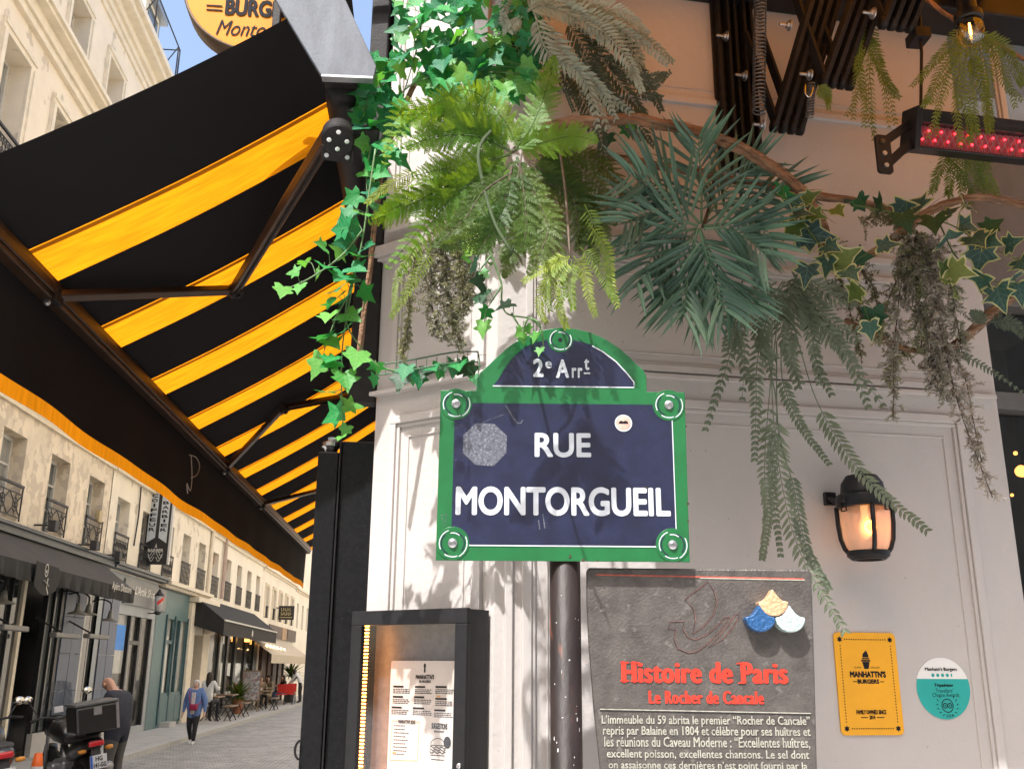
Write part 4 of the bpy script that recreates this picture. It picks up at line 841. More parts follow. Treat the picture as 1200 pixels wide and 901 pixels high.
for i, x in enumerate(ax1):
    window(b1, *h1[i], .30, ('x', .62), m_pane if i != 2 else m_pane2); window(b1, *h2[i], .30); window(b1, *h3[i], .38, ('l', .55), m_pane2 if i % 2 else m_pane, rows=2); window(b1, *h4[i], .36, ('x', .42), m_pane2 if i % 2 else m_pane, rows=2)
    surround(b1, h3[i][0], h3[i][1], h3[i][2], h3[i][3], .2); surround(b1, h4[i][0], h4[i][1], h4[i][2], h4[i][3], .17)
# mansard and dormers
r = MB(FA.m); r.add([(A0, 16.38, .1), (A1, 16.38, .1), (A1, 18.9, -1.3), (A0, 18.9, -1.3), (A0, 19.6, -4), (A1, 19.6, -4), (A0, 16.38, -4), (A1, 16.38, -4)], [(0, 1, 2, 3), (3, 2, 5, 4), (1, 7, 5, 2), (0, 3, 4, 6)])
rf = r.build('roof', m_zinc, b1)
for x in (14.0, 17.0, 20.0, 22.3):
    d = MB(FA.m); d.box(x-.62, x+.62, 16.5, 18.15, -1.2, -.12); dm = d.build('dormer', m_trim, rf)
    d = MB(FA.m); d.box(x-.74, x+.74, 18.152, 18.28, -1.3, .05); d.build('dormer_hood', m_zinc, dm)
    d = MB(FA.m); d.box(x-.4, x+.4, 16.7, 18.0, -.13, -.10); d.build('pane', m_pane, dm)
    d = MB(FA.m); d.box(x+.55, x+.625, 16.5, 18.14, -1.19, -.117); d.build('dormer_cheek', m_zinc, dm)
d = MB(FA.m)
ye = A1-.1; d.tube([(16.5, 16.5, .42), (ye, 16.5, .42)], .018, 6); d.tube([(16.5, 17.5, .42), (ye, 17.5, .42)], .018, 6)
for k in range(4): y = 16.8+k*2.05; d.tube([(y, 16.36, .42), (y, 17.5, .42)], .018, 6); d.tube([(y, 16.4, -.2), (y, 17.5, .42)], .015, 6)
d.tube([(ye, 16.36, .42), (ye, 17.5, .42)], .02, 6); d.tube([(ye, 17.5, .42), (ye, 17.5, -.9)], .018, 6); d.build('roof_rail', m_iron, b1)
for x, y in ((40, 615), (91, 638)):
    q = fac(x, y); sp_ = MB(FA.m); sp_.bar((q[0], q[1], -.0), (q[0]-.02, q[1], .30), .035); sp_.box(q[0]-.09, q[0]+.09, q[1]-.11, q[1]+.09, .28, .42); sp_.build('facade_spotlight', m_iron, b1, bevel=.01)
q = fac(113, 605); sp_ = MB(FA.m); sp_.box(q[0]-.1, q[0]+.1, q[1]-.13, q[1]+.13, .0, .1); sp_.build('alarm_box', M('yellowed plastic box', (.42, .33, .17), .5), b1, bevel=.01)
# shopfront under it
m_bpan = M('blue grey shop panel', (.075, .10, .155), .45, var=.12, scale=3); m_dkblue = M('dark blue fascia', (.028, .04, .052), .4, var=.2, scale=5)
m_kshop = M('black shop paint', (.014, .014, .015), .4, var=.3, scale=6); m_kawn = M('weathered black canvas', (.015, .014, .0135), .85, var=.35, scale=7, stretch=(1, 2, .5)); m_ktop = M('dusty dark canvas top', (.05, .043, .039), .85, var=.2, scale=3)
m_ivory = M('ivory lettering', (.55, .53, .48), .6)
shp = thing('shopfront', (XF, 19, 0), 'blue-grey panelled shopfront under the black scalloped awning', 'shopfront', 'shopfronts across the street')
s = MB(FA.m); s.box(A0, A1+.3, 3.98, 4.1, -.004, .20); s.box(A0, A1+.3, 4.102, 4.16, -.004, .26); s.box(A0, A1+.3, 3.6, 3.978, -.004, .10); s.build('fascia', m_dkblue, shp)
s = MB(FA.m); s.box(A0, A1, .12, 3.598, -.74, -.70); s.build('dark_interior', m_kshop, shp)
def ybox(x0, x1, z0, z1, c0, c1, name, mat, par): s = MB(FA.m); s.box(fy(x0), fy(x1), z0, z1, c0, c1); return s.build(name, mat, par)
for (x0, x1) in ((66, 78), (78.6, 90.5), (112, 121), (121.5, 130.5)):
    for (z0, z1) in ((.55, 1.28), (1.29, 2.02), (2.03, 2.76), (2.77, 3.59)): ybox(x0, x1, z0, z1, -.05, .02+random.uniform(-.004, .004), 'facing_panel', m_bpan, shp)
for (x0, x1) in ((45, 65), (66, 90), (112, 130)): ybox(x0, x1, .12, .54, -.05, .05, 'base_panel', m_pave, shp)
for (x0, x1, m) in ((47.5, 54, m_pane), (55, 62, m_pane), (93, 101, m_shopgl), (101.6, 111, m_shopgl), (-30, 2, m_shopgl), (3, 15, m_shopgl)):
    ybox(x0, x1, .56, 3.3, -.07, -.055, 'pane', m, shp)
for x0, x1 in ((45.5, 47.3), (54.1, 54.9), (62.2, 65.5), (90.7, 92.6), (111.1, 111.9), (15.2, 18.5), (2.1, 2.9)): ybox(x0, x1, .12, 3.59, -.10, .0, 'glazing_bar', m_kshop if x0 != 15.2 else m_trim, shp)
ybox(91, 92.4, .6, 3.3, -.005, .01, 'white_curtain', m_wfr, shp)
ybox(26, 46, .5, 1.15, -.55, -.4, 'counter', m_bpan, shp)
AX = -6.48
kaw = thing('shop_awning', (AX, 19, 3.1), 'black scalloped shop awning with ivory lettering across the street', 'awning')
ya0, ya1 = 8.0, 22.75; zf = fz(155, 691, AX); zv = fz(155, 706, AX)
a = MB(); a.add([(XF+.1, ya0, 4.0), (XF+.1, ya1, 4.0), (AX, ya1, zf), (AX, ya0, zf)], [(0, 1, 2, 3)]); a.build('canvas_top', m_ktop, kaw)
a = MB(); a.add([(XF+.1, ya1, 3.99), (AX, ya1, zf), (AX, ya1, zv), (XF+.1, ya1, 3.4)], [(0, 1, 2, 3)]); a.build('canvas_side', m_kawn, kaw)
a = MB(); vs = []; fs = []; N = 220
for i in range(N+1):
    y = ya0+(ya1-ya0)*i/N
    for j in range(5): t = j/4; vs.append((AX+.012+t*(.035*math.sin(y*11)+.02*math.sin(y*23+1)), y, zf+(zv-zf)*t - t*.03*abs(math.sin(y*2.2))))
fs = [(i*5+j, i*5+j+1, i*5+j+6, i*5+j+5) for i in range(N) for j in range(4)]; a.add(vs, fs); a.build('ruffled_valance', m_kawn, kaw, True)
FX = Fr(V((AX+.08, 0, 0)), (0, 1, 0), (1, 0, 0))
p, q = FX.px(43, 657), FX.px(64, 700); a = MB(FX.m); zc = q[1]; a.prism([(p[0], p[1]), (p[0], zc+.12)] + [(p[0]+(q[0]-p[0])*t, zc+.12-.12*math.sin(math.pi*min(1, t*1.0))) for t in (.1, .3, .5, .7, .9)] + [(q[0], zc+.12), (q[0], p[1]-.02)], 0, .01); fl = a.build('logo_flap', m_kawn, kaw)
a = MB(FX.m); c = FX.px(54, 668); a.line(circ(c[0], c[1], .07, 14, ry=.1), .02, .014, True); a.flat(circ(c[0], c[1]-.02, .03, 10), .014); p = FX.px(53, 684); a.bar((p[0]-.16, p[1]+.05, .014), (p[0]+.1, p[1]-.03, .014), .004, .05); a.line([(p[0]+.06, p[1]+.1), (p[0]+.04, p[1]-.06), (p[0]+.14, p[1]-.16)], .03, .014); a.build('ivory_emblem', m_ivory, fl)
a = MB(FX.m); ptext(FX, a, 'Ap\u00e9ro D\u00eenatoire', 131, 154, 683.5, 695.5, 0, .006, bold=.01, res=2); a.build('lettering', m_ivory, kaw)
# barn lamps and bar heaters under the awning
for i, (x, y) in enumerate(((4, 703), (91, 716), (103, 717), (129, 724))):
    q = fac(x, y, -6.95); L_ = thing('barn_lamp', (-6.95, q[0], q[1]-.1), ('grey barn lamp at the photo\u2019s left edge under the black awning', 'left of two grey barn lamps side by side on the blue panels', 'right of two grey barn lamps side by side on the blue panels', 'grey barn lamp nearest the pale shop window')[i], 'lamp', 'barn lamps under the black awning')
    a = MB(); a.lathe([(.19, -.06), (.17, -.03), (.07, .0), (.05, .08), (.04, .16), (.0005, .17)], 20, Mx.Translation((-6.95, q[0], q[1])), False); a.build('shade', M('grey enamel shade', (.32, .31, .28), .5), L_, True)
    a = MB(); a.tube(bez([(-6.95, q[0], q[1]+.16), (-6.97, q[0], q[1]+.32), (-7.15, q[0], q[1]+.40), (-7.37, q[0], q[1]+.36)], 10), .018, 6); a.build('gooseneck', m_iron, L_, True)
for i, (x0, y0, x1, y1) in enumerate(((0, 728, 29, 736), (62, 738, 90, 745), (101, 741, 124, 746))):
    p, q = fac(x0, y0, -6.8), fac(x1, y1, -6.8); L_ = thing('bar_heater', (-6.8, (p[0]+q[0])/2, q[1]-.1), ('grey bar heater nearest the photo\u2019s left edge', 'grey bar heater on the blue panels beside the shop door', 'grey bar heater above the bald man')[i], 'heater', 'bar heaters under the black awning')
    a = MB(); a.box(-6.86, -6.72, p[0], q[0], min(p[1], q[1])-.06, min(p[1], q[1])+.03); a.build('body', M('grey heater casing', (.17, .165, .155), .5), L_, bevel=.02)
    a = MB(); a.bar((-6.86, (p[0]+q[0])/2, p[1]-.02), (XF+.02, (p[0]+q[0])/2, p[1]+.25), .03); a.build('wall_arm', m_iron, L_)
# --- second building: barber and teal shop
B0, B1 = 23.25, 34.1
ax2 = [24.3, 26.45, 28.75, 30.9, 33.05]; h21 = [(x-.5, x+.5, 4.18, 5.66) for x in ax2]
b2 = building('pale render building above the barber sign', B0, B1, 15.2, m_pl2, [(3.95, 6.2, m_pl2, h21, .3), (6.45, 15.2, m_pl2, [], .3)])
cornice(b2, B0, B1, [(6.2, 6.33, .10), (6.33, 6.45, .20)], m_trim, 'string_course')
for i, x in enumerate(ax2): window(b2, *h21[i], .26, ('l' if i < 3 else 'g', .62), m_pane2 if i in (0, 3) else m_pane)
cornice(b2, 23.55, 28.3, [(3.98, 4.05, .22), (4.05, 4.12, .28)], m_dkblue, 'shop_cornice'); cornice(b2, 28.35, B1, [(3.9, 3.98, .16), (3.98, 4.08, .30)], m_trim, 'shop_cornice')
a = MB(FA.m); p = fac(163, 575); a.tube(bez([(p[0], p[1]+.1, .04), (p[0]+.02, p[1]-.6, .05), (p[0]-.05, p[1]-1.4, .04)], 8), .02, 6); a.build('cable', m_iron, b2)
a = MB(FA.m); a.tube([(B1+.02, 4.1, .08), (B1+.02, 15, .08)], .06, 10); a.build('downpipe', m_trim, b2)
q = fac(123, 650); a = MB(FA.m); a.bar((q[0], q[1], 0), (q[0], q[1], .25), .035); a.box(q[0]-.09, q[0]+.09, q[1]-.12, q[1]+.08, .23, .36); a.build('facade_spotlight', m_iron, b2, bevel=.01)
m_pgrey = M('pale blue grey shop paint', (.30, .325, .345), .5, var=.07, scale=2); m_gfas = M('grey fascia', (.20, .205, .21), .5, var=.1, scale=2)
sh2 = thing('shopfront', (XF, 26, 0), 'pale blue-grey shopfront with white script fascia beside the bald man', 'shopfront', 'shopfronts across the street')
W0, W1 = fy(128), fy(172)
s = MB(FA.m); wall_holes(s, B0+.05, 28.2, .12, 3.95, [(W0, W1, .3, 3.0)], .09); s.build('front', m_pgrey, sh2)
s = MB(FA.m); s.box(fy(133), fy(184), 3.25, 3.85, .003, .05); fs_ = s.build('fascia_board', m_gfas, sh2)
FS = Fr(V((XF+.056, 0, 0)), (0, 1, 0), (1, 0, 0)); s = MB(FS.m); ptext(FS, s, 'L\u2019Artik Shop', 158, 182, 689, 702, 0, 0, shear=.25, bold=.02, res=2); s.build('lettering', m_swhite, fs_)
s = MB(FA.m); s.box(W0, W1, .12, 3.3, -.55, -.5); s.build('interior_wall', M('pale shop interior', (.62, .62, .60), .7, var=.4, scale=1.2), sh2)
for x0, x1, z0, z1, c, m, nm in ((128, 146, .3, 3.0, -.07, None, 'pane'), (147.5, 158, .3, 2.3, -.07, None, 'pane'), (147.5, 158, 2.4, 3.0, -.07, None, 'pane'), (160, 171, .3, 3.0, -.07, None, 'pane')): ybox(x0, x1, z0, z1, c, c+.012, nm, m_gl, sh2)
for x0, x1 in ((146, 147.5), (158, 160), (171, 172)): ybox(x0, x1, .3, 3.0, -.08, .012, 'glazing_bar', m_kshop, sh2)
ybox(147.5, 158, 2.3, 2.4, -.08, .010, 'glazing_bar', m_kshop, sh2)
m_bblue = M('bright blue poster', (.012, .22, .72), .5)
ybox(128.5, 144, 2.15, 2.75, -.05, -.045, 'blue_poster', m_bblue, sh2); ybox(127, 130, .9, 2.1, -.05, -.045, 'blue_poster', m_bblue, sh2)
for k in range(6): ybox(149+k % 3*3, 151+k % 3*3, .8+.5*(k//3), 1.1+.5*(k//3), -.45, -.2, 'shelf_goods', m_kshop if k % 2 else m_blind, sh2)
m_tealp = M('teal shop paint', (.085, .155, .165), .5, var=.12, scale=2.5); m_teald = M('dark teal frame', (.035, .085, .10), .45)
sh3 = thing('shopfront', (XF, 30.2, 0), 'teal shopfront with striped curtains left of the stone pilaster', 'shopfront', 'shopfronts across the street')
T0, T1 = 28.25, 31.95
s = MB(FA.m); wall_holes(s, T0, T1, .12, 3.88, [(fy(190), fy(199), 1.05, 3.1), (fy(200.5), fy(214), 1.05, 3.1)], .06); s.build('front', m_tealp, sh3)
for x0, x1, z0, z1 in ((190, 198.9, 1.05, 2.4), (190, 198.9, 2.5, 3.1), (200.6, 206, 1.05, 3.1), (207, 214, 1.05, 3.1)):
    ybox(x0+.15, x1-.15, z0+.01, z1-.01, -.05, -.045, 'pane', m_gl, sh3)
    yy0, yy1 = fy(x0+.3), fy(x1-.3); s = MB(FA.m); N = 40
    s.add([(yy0+(yy1-yy0)*i/N, z, -.10+.012*math.sin(i*1.7)) for i in range(N+1) for z in (z0, z1)], [(2*i, 2*i+1, 2*i+3, 2*i+2) for i in range(N)]); s.build('curtain', M('striped curtain', (.50, .51, .47), .8, var=.6, scale=4, stretch=(1, 9, .2)), sh3)
for x0, x1, z0, z1 in ((189.6, 199, 2.4, 2.5), (206, 207, 1.05, 3.1)): ybox(x0, x1, z0, z1, -.07, .003, 'glazing_bar', m_teald, sh3)
for x0, x1 in ((188.6, 190), (199, 200.5), (214, 215.6)): ybox(x0, x1, .2, 3.2, .002, .04, 'frame_post', m_teald, sh3)
for x0, x1 in ((190.3, 198.8), (201, 207), (207.5, 213.8)): ybox(x0, x1, .25, .95, .002, .025, 'lower_panel', m_tealp, sh3)
ybox(192, 200, .12, .26, .0, .3, 'door_step', m_pave, sh3)
# stone pilaster and passage door
pil = thing('stone_pilaster', (XF, 33.2, 0), 'carved cream stone pilaster with console left of the black caf\u00e9', 'pilaster')
s = MB(FA.m); s.box(31.97, 32.6, .12, 3.7, -.3, .12); s.box(33.9, 34.9, .12, 3.25, -.3, .12); s.box(32.6, 33.9, 2.75, 3.7, -.3, .08); s.build('shaft', m_trim, pil, bevel=.02)
s = MB(FA.m); s.box(31.96, 35.2, 3.72, 3.88, -.1, .3); s.box(33.8, 35.05, 3.27, 3.7, -.2, .22)
for k in range(8): s.box(33.85+k*.15, 33.93+k*.15, 3.6, 3.70, .22, .28)
s.build('capital', m_trim, pil, bevel=.02)
s = MB(FA.m); s.lathe([(.18, -.5), (.22, -.2), (.22, .2), (.16, .5)], 12, Mx.Translation((34.4, 3.0, .18)) @ Mx.Rotation(rad(90), 4, 'Y')); s.build('console_scroll', m_trim, pil, True)
s = MB(FA.m); s.box(32.61, 33.89, .12, 2.74, -.28, -.2); s.build('passage_door', M('dark brown door', (.05, .03, .022), .5, var=.3, scale=3), pil)
# --- third building with black cafe
C0, C1 = 34.15, 45.5
ax3 = [35.25, 37.6, 39.85, 42.1, 44.35]; h31 = [(x-.5, x+.5, 4.1, 5.6) for x in ax3]
b3 = building('ivory building with planted window rails above the black caf\u00e9', C0, C1, 15, m_pl3, [(3.8, 6.1, m_pl3, h31, .3), (6.35, 15, m_pl3, [], .3)])
cornice(b3, C0, C1, [(6.1, 6.23, .08), (6.23, 6.35, .18)], m_trim, 'string_course')
for i, x in enumerate(ax3): window(b3, *h31[i], .26, ('g', .66), m_pane2, blind=True)
a = MB(FA.m); a.tube([(36.35, 4.1, .1), (36.35, 15, .1)], .07, 10); a.build('downpipe', M('pinkish pipe', (.42, .32, .27), .6), b3)
cafe = thing('shopfront', (XF, 40, 0), 'black caf\u00e9 shopfront with tall glass and hanging lanterns', 'shopfront', 'shopfronts across the street')
s = MB(FA.m); wall_holes(s, 35.0, 45.4, .12, 3.8, [(36.0, 37.0, .5, 3.0), (37.5, 38.6, .3, 3.0), (39.0, 40.2, .5, 3.0), (40.6, 42.4, .5, 3.0), (42.9, 44.6, .3, 3.0)], .09); s.build('front', m_kshop, cafe)
for y0, y1 in ((36.0, 37.0), (37.5, 38.6), (39.0, 40.2), (40.6, 42.4), (42.9, 44.6)): s = MB(FA.m); s.box(y0, y1, .3, 3.0, -.08, -.06); s.build('pane', m_shopgl if y0 in (39.0, 42.9) else dkglass('caf\u00e9 pane', (.10, .11, .105)), cafe)
for y0, y1 in ((35.05, 35.9), (37.05, 37.45)): s = MB(FA.m); s.box(y0, y1, .4, 2.9, .002, .05); s.build('silver_panel', M('silver panel', (.30, .30, .29), .35, metal=.4, var=.2, scale=1.5), cafe)
KX = -6.35; caw = thing('cafe_awning', (KX, 39, 2.7), 'black sloping awning with white piping over the caf\u00e9', 'awning')
y0, y1 = fy(258, 785, KX), fy(321, 785, KX); zt, zb_ = fz(300, 735, KX), fz(300, 750, KX)
a = MB(); a.add([(XF+.05, y0, zt+.75), (XF+.05, y1, zt+.75), (KX, y1, zt), (KX, y0, zt)], [(0, 1, 2, 3)]); a.build('canvas_top', m_kawn, caw)
a = MB(); a.add([(KX, y0, zt), (KX, y1, zt), (KX, y1, zb_), (KX, y0, zb_)], [(0, 1, 2, 3)]); a.build('valance', m_kawn, caw)
a = MB(); a.add([(XF+.05, y0, zt+.75), (KX, y0, zt), (KX, y0, zb_), (XF+.05, y0, zb_+.3)], [(0, 1, 2, 3)]); a.build('canvas_side', m_kawn, caw)
a = MB(); a.bar((KX+.01, y0, zt), (KX+.01, y1, zt), .05, .05); a.build('white_piping', m_ivory, caw)
FK = Fr(V((KX+.01, 0, 0)), (0, 1, 0), (1, 0, 0)); a = MB(FK.m); c = FK.px(296, 742); a.flat(circ(c[0], c[1], .14, 12, ry=.12), 0); a.build('ivory_emblem', m_ivory, caw)
m_amber = glow('amber lantern glass', (1, .45, .10), 1.6)
for i, (x, ya, yb) in enumerate(((251, 722, 741), (264, 733, 743), (290, 743, 752), (309.5, 747, 755))):
    X_ = -7.2; p, q = fac(x, ya, X_), fac(x, yb, X_)
    L_ = thing('cafe_lantern', (X_, p[0], q[1]), ('tall amber caf\u00e9 lantern nearest the stone pilaster', 'second amber caf\u00e9 lantern from the stone pilaster', 'third amber caf\u00e9 lantern from the stone pilaster', 'amber caf\u00e9 lantern under the far end of the black awning')[i], 'lantern', 'amber lanterns on the black caf\u00e9')
    a = MB(); a.box(X_-.09, X_+.09, p[0]-.07, p[0]+.07, q[1], p[1]); a.build('glass', m_amber, L_)
    a = MB(); a.box(X_-.12, X_+.12, p[0]-.1, p[0]+.1, q[1]-.06, q[1]-.002); a.box(X_-.12, X_+.12, p[0]-.1, p[0]+.1, p[1]+.002, p[1]+.08); a.bar((X_, p[0], p[1]+.05), (XF, p[0], p[1]+.05), .04); a.build('frame', m_kshop, L_)
nb = thing('apartment_building', (3, 45, 0), 'cream buildings on the terrace side behind the striped awning', 'building')
w = MB(); w.box(Ep.x, 8, 13.05, 86, 0, 17); w.build('wall', m_upper, nb)
bb = thing('apartment_building', (0, -14, 0), 'stone buildings across the crossing behind the viewer', 'building')
w = MB(); w.box(-30, 30, -24, -13, 0, 17); w.build('wall', m_pl2, bb)
# --- fourth and fifth buildings
D0_, D1 = 45.55, 57
ax4 = [46.9, 49.1, 51.3, 53.5, 55.7]; h41 = [(x-.45, x+.45, 3.95, 5.35) for x in ax4]
b4 = building('light stone building with tall moulded windows above the beige awning', D0_, D1, 14, m_pl4, [(0, 6.0, m_pl4, h41, .25), (6.2, 14, m_pl4, [], .3)])
cornice(b4, D0_, D1, [(6.0, 6.1, .06), (6.1, 6.2, .16)], m_trim, 'string_course')
for i, x in enumerate(ax4): window(b4, *h41[i], .22, ('g', .5), m_pane2); surround(b4, *h41[i], .14)
ax5 = [58.5+2.4*k for k in range(10)]; h51 = [(x-.45, x+.45, 3.9, 5.3) for x in ax5]
b5 = building('pale building at the far end of the street', 57.05, 84, 14, m_pl3, [(0, 5.9, m_pl3, h51, .25), (6.1, 14, m_pl3, [], .3)])
cornice(b5, 57.05, 84, [(5.9, 6.0, .06), (6.0, 6.1, .18)], m_trim, 'string_course')
for i, x in enumerate(ax5): window(b5, *h51[i], .22, None, m_pane2)
m_bawn = M('beige awning canvas', (.50, .43, .33), .85, var=.08, scale=3); m_brown = M('brown timber front', (.075, .042, .028), .55, var=.3, scale=2)
rs = thing('shopfront', (XF, 50, 0), 'dark brown bistro front under the beige awning', 'shopfront', 'shopfronts across the street')
s = MB(FA.m); s.box(46, 53.5, .12, 3.0, .003, .06); s.build('dark_opening', m_brown, rs); 
for y in (46.1, 48.0, 49.6, 51.4, 53.2): s = MB(FA.m); s.box(y, y+.25, .12, 3.0, .062, .14); s.build('timber_post', m_brown, rs)
for (x0, x1, y0_, y1_) in ((312, 326, 752, 765), (328, 333, 752, 768), (333, 343, 757, 770)):
    p, q = fac(x0, y0_), fac(x1, y1_); s = MB(FA.m); s.box(p[0], q[0], 3.1, 3.7, .062, .10); s.build('wooden_signboard', m_brown if x0 != 328 else M('tan board', (.35, .22, .12), .6), rs)
baw = thing('bistro_awning', (-6.3, 50, 2.2), 'pale beige awning beyond the black caf\u00e9', 'awning')
y0, y1 = fy(317, 785, -6.2), fy(361, 785, -6.2); zt = fz(340, 768, -6.2)
a = MB(); a.add([(XF+.05, y0, 3.05), (XF+.05, y1, 3.05), (-6.2, y1, zt), (-6.2, y0, zt)], [(0, 1, 2, 3)]); a.build('canvas_top', m_bawn, baw)
a = MB(); a.add([(-6.2, y0, zt), (-6.2, y1, zt), (-6.2, y1, zt-.35), (-6.2, y0, zt-.35)], [(0, 1, 2, 3)]); a.build('valance', m_bawn, baw)
m_bulb = glow('warm bulb', (1, .62, .25), 5)
for k in range(6):
    q = atX(313+k*4, 756+k*1.0, -6.6); a = MB(); a.lathe([(.0005, -.06), (.05, -.03), (.055, .01), (.02, .06), (.0005, .06)], 10, Mx.Translation(q), False); o = a.build('festoon_bulb', m_bulb, None, True); tag(o, ('leftmost small warm festoon bulb over the bistro terrace', 'second small warm festoon bulb from the left at the bistro', 'third small warm festoon bulb from the left at the bistro', 'fourth small warm festoon bulb from the left at the bistro', 'fifth small warm festoon bulb from the left at the bistro', 'rightmost small warm festoon bulb over the bistro terrace')[k], 'bulb', 'festoon bulbs at the bistro')
# projecting signs
YB = 26.6; bsn = Fr(V((0, YB, 0)), (1, 0, 0), (0, -1, 0)); pp = bsn.px
p0, p1 = pp(171, 620), pp(199, 620); zt, zb_ = pp(186, 568)[1], pp(186, 661)[1]
bs = thing('barber_sign', ((p0[0]+p1[0])/2, YB, zb_), 'tall black and white projecting sign reading COIFFEUR BARBIER', 'sign')
a = MB(bsn.m); a.box(p0[0], p1[0], zb_, zt, -.12, 0); a.build('box', m_kshop, bs); a = MB(bsn.m); a.box(p1[0]+.002, p1[0]+.05, zb_, zt, -.12, 0); a.build('side_trim', m_wfr, bs)
w = p1[0]-p0[0]
for u0, u1, txt, vt, vb in ((.07, .42, 'COIFFEUR', .89, .40), (.56, .91, 'BARBIER', .80, .40)):
    x0, x1 = p0[0]+u0*w, p0[0]+u1*w; zz0 = zb_+(zt-zb_)*.33; inner = x1 if u0 < .3 else x0; outer = x0 if u0 < .3 else x1
    a = MB(bsn.m); a.flat([(outer, zt-.03), (inner, zt-.03), (inner, zz0), (outer, zz0-.14)] if 1 else [], .003); bo = a.build('banner', M('pale banner', (.50, .53, .55), .5), bs)
    a = MB(bsn.m); n_ = len(txt)
    for k, ch in enumerate(txt):
        zc = zb_+(zt-zb_)*(vt-(vt-vb)*(k+.5)/n_); hh = (zt-zb_)*(vt-vb)/n_*.36; ww = (.02 if ch == 'I' else .06)*w/.6*1.3; put_text(a, ch, (x0+x1)/2-ww, (x0+x1)/2+ww, zc-hh, zc+hh, .006, bold=.04, res=2)
    a.build('lettering', m_ink, bo)
a = MB(bsn.m); cx, cz = (p0[0]+p1[0])/2, zb_+(zt-zb_)*.15; put_text(a, 'BARBER', cx-.2, cx+.2, cz-.0, cz+.09, .004, bold=.03, res=2)
for s in (-1, 1):
    for k in range(3): a.line([(cx+s*(.02+.17*(i/8)), cz-.04-.07*k+.06*math.sin(i*.8+k)) for i in range(9)], .014, .004)
a.flat([(cx-.03, cz+.12), (cx+.03, cz+.12), (cx+.01, cz+.18), (cx, cz+.24), (cx-.01, cz+.18)], .004); a.build('emblem', m_ivory, bs)
a = MB(bsn.m)
for z in (zt-.05, zb_+.03): a.bar((XF, z, -.06), (p0[0], z, -.06), .04)
a.build('wall_arm', m_iron, bs)
q = fac(186, 705, -7.15); bp2 = thing('barber_lamp', (-7.15, q[0], q[1]-.35), 'small barber pole lantern beside the grey fascia', 'lamp')
a = MB(); T = Mx.Translation((-7.15, q[0], q[1])); a.lathe([(.05, -.34), (.09, -.30), (.09, -.26)], 14, T); a.lathe([(.14, .16), (.06, .26), (.02, .34), (.0005, .34)], 14, T, False); a.bar((-7.15, q[0], q[1]-.3), (XF, q[0], q[1]-.3), .03); a.build('cage', m_iron, bp2)
a = MB(T); a.lathe([(.08, -.255), (.12, .155)], 14); a.build('glass', M('frosted glass', (.45, .45, .45), .3), bp2, True)
a = MB(T); a.add([((.128)*math.cos(t), .128*math.sin(t), -.1+.10*(t+1.6)+dz) for t in [-1.6+.2*k for k in range(9)] for dz in (0, .1)], [(2*i, 2*i+1, 2*i+3, 2*i+2) for i in range(8)]); a.build('red_stripe', m_red, bp2)
YP = 50.; fp = Fr(V((0, YP, 0)), (1, 0, 0), (0, -1, 0)); p0, p1 = fp.px(327, 709.5), fp.px(344, 726)
ps = thing('projecting_sign', ((p0[0]+p1[0])/2, YP, p1[1]), 'black rectangular projecting sign with gold lettering far along the street', 'sign')
a = MB(fp.m); a.box(p0[0], p1[0], p1[1], p0[1], -.1, 0); a.build('board', m_kshop, ps); a = MB(fp.m); w = p1[0]-p0[0]; h = p0[1]-p1[1]
m_goldp = M('gold lettering', (.42, .34, .15), .5)
for v0, v1, n_ in ((.62, .86, 5), (.32, .56, 6)):
    for k in range(n_): x = p0[0]+w*(.16+.68*k/n_); a.box(x, x+w*.035, p1[1]+h*v0, p1[1]+h*v1, .002, .006); a.box(x+w*.036, x+w*.09, p1[1]+h*(v0+.08*(k % 2)), p1[1]+h*(v0+.08*(k % 2)+.06), .002, .006)
a.box(p0[0]+w*.1, p1[0]-w*.1, p1[1]+h*.14, p1[1]+h*.2, .002, .006); a.build('lettering', m_goldp, ps)
a = MB(fp.m); a.bar((XF, p0[1]-.1, -.05), (p0[0], p0[1]-.1, -.05), .05); a.build('wall_arm', m_iron, ps)
# ================================================================ planting on the wall
def veined(m, col, w=.03):
    n, l = m.node_tree.nodes, m.node_tree.links; b = n['Principled BSDF']; src = b.inputs['Base Color'].links[0].from_socket
    tc = n.new('ShaderNodeTexCoord'); sx = n.new('ShaderNodeSeparateXYZ'); l.new(tc.outputs['Object'], sx.inputs[0])
    ab = n.new('ShaderNodeMath'); ab.operation = 'ABSOLUTE'; l.new(sx.outputs[0], ab.inputs[0])
    # side veins: |x|*1.1 against y, repeating
    m1 = n.new('ShaderNodeMath'); m1.operation = 'MULTIPLY_ADD'; m1.inputs[1].default_value = -.9; l.new(ab.outputs[0], m1.inputs[0]); l.new(sx.outputs[1], m1.inputs[2])
    m2 = n.new('ShaderNodeMath'); m2.operation = 'PINGPONG'; m2.inputs[1].default_value = .11; l.new(m1.outputs[0], m2.inputs[0])
    mn = n.new('ShaderNodeMath'); mn.operation = 'MINIMUM'; l.new(ab.outputs[0], mn.inputs[0]); l.new(m2.outputs[0], mn.inputs[1])
    r = n.new('ShaderNodeMapRange'); r.inputs['From Min'].default_value = w*.3; r.inputs['From Max'].default_value = w; r.inputs['To Min'].default_value = .55; r.inputs['To Max'].default_value = 0; l.new(mn.outputs[0], r.inputs[0])
    mx = n.new('ShaderNodeMix'); mx.data_type = 'RGBA'; l.new(r.outputs[0], mx.inputs['Factor']); l.new(src, mx.inputs['A']); mx.inputs['B'].default_value = (*col, 1); l.new(mx.outputs['Result'], b.inputs['Base Color']); return m
m_ivy = veined(leafy('green ivy leaf', (.012, .185, .062), .28, .5, .22, 6, .35, tcol=(.05, .34, .03)), (.10, .26, .10))
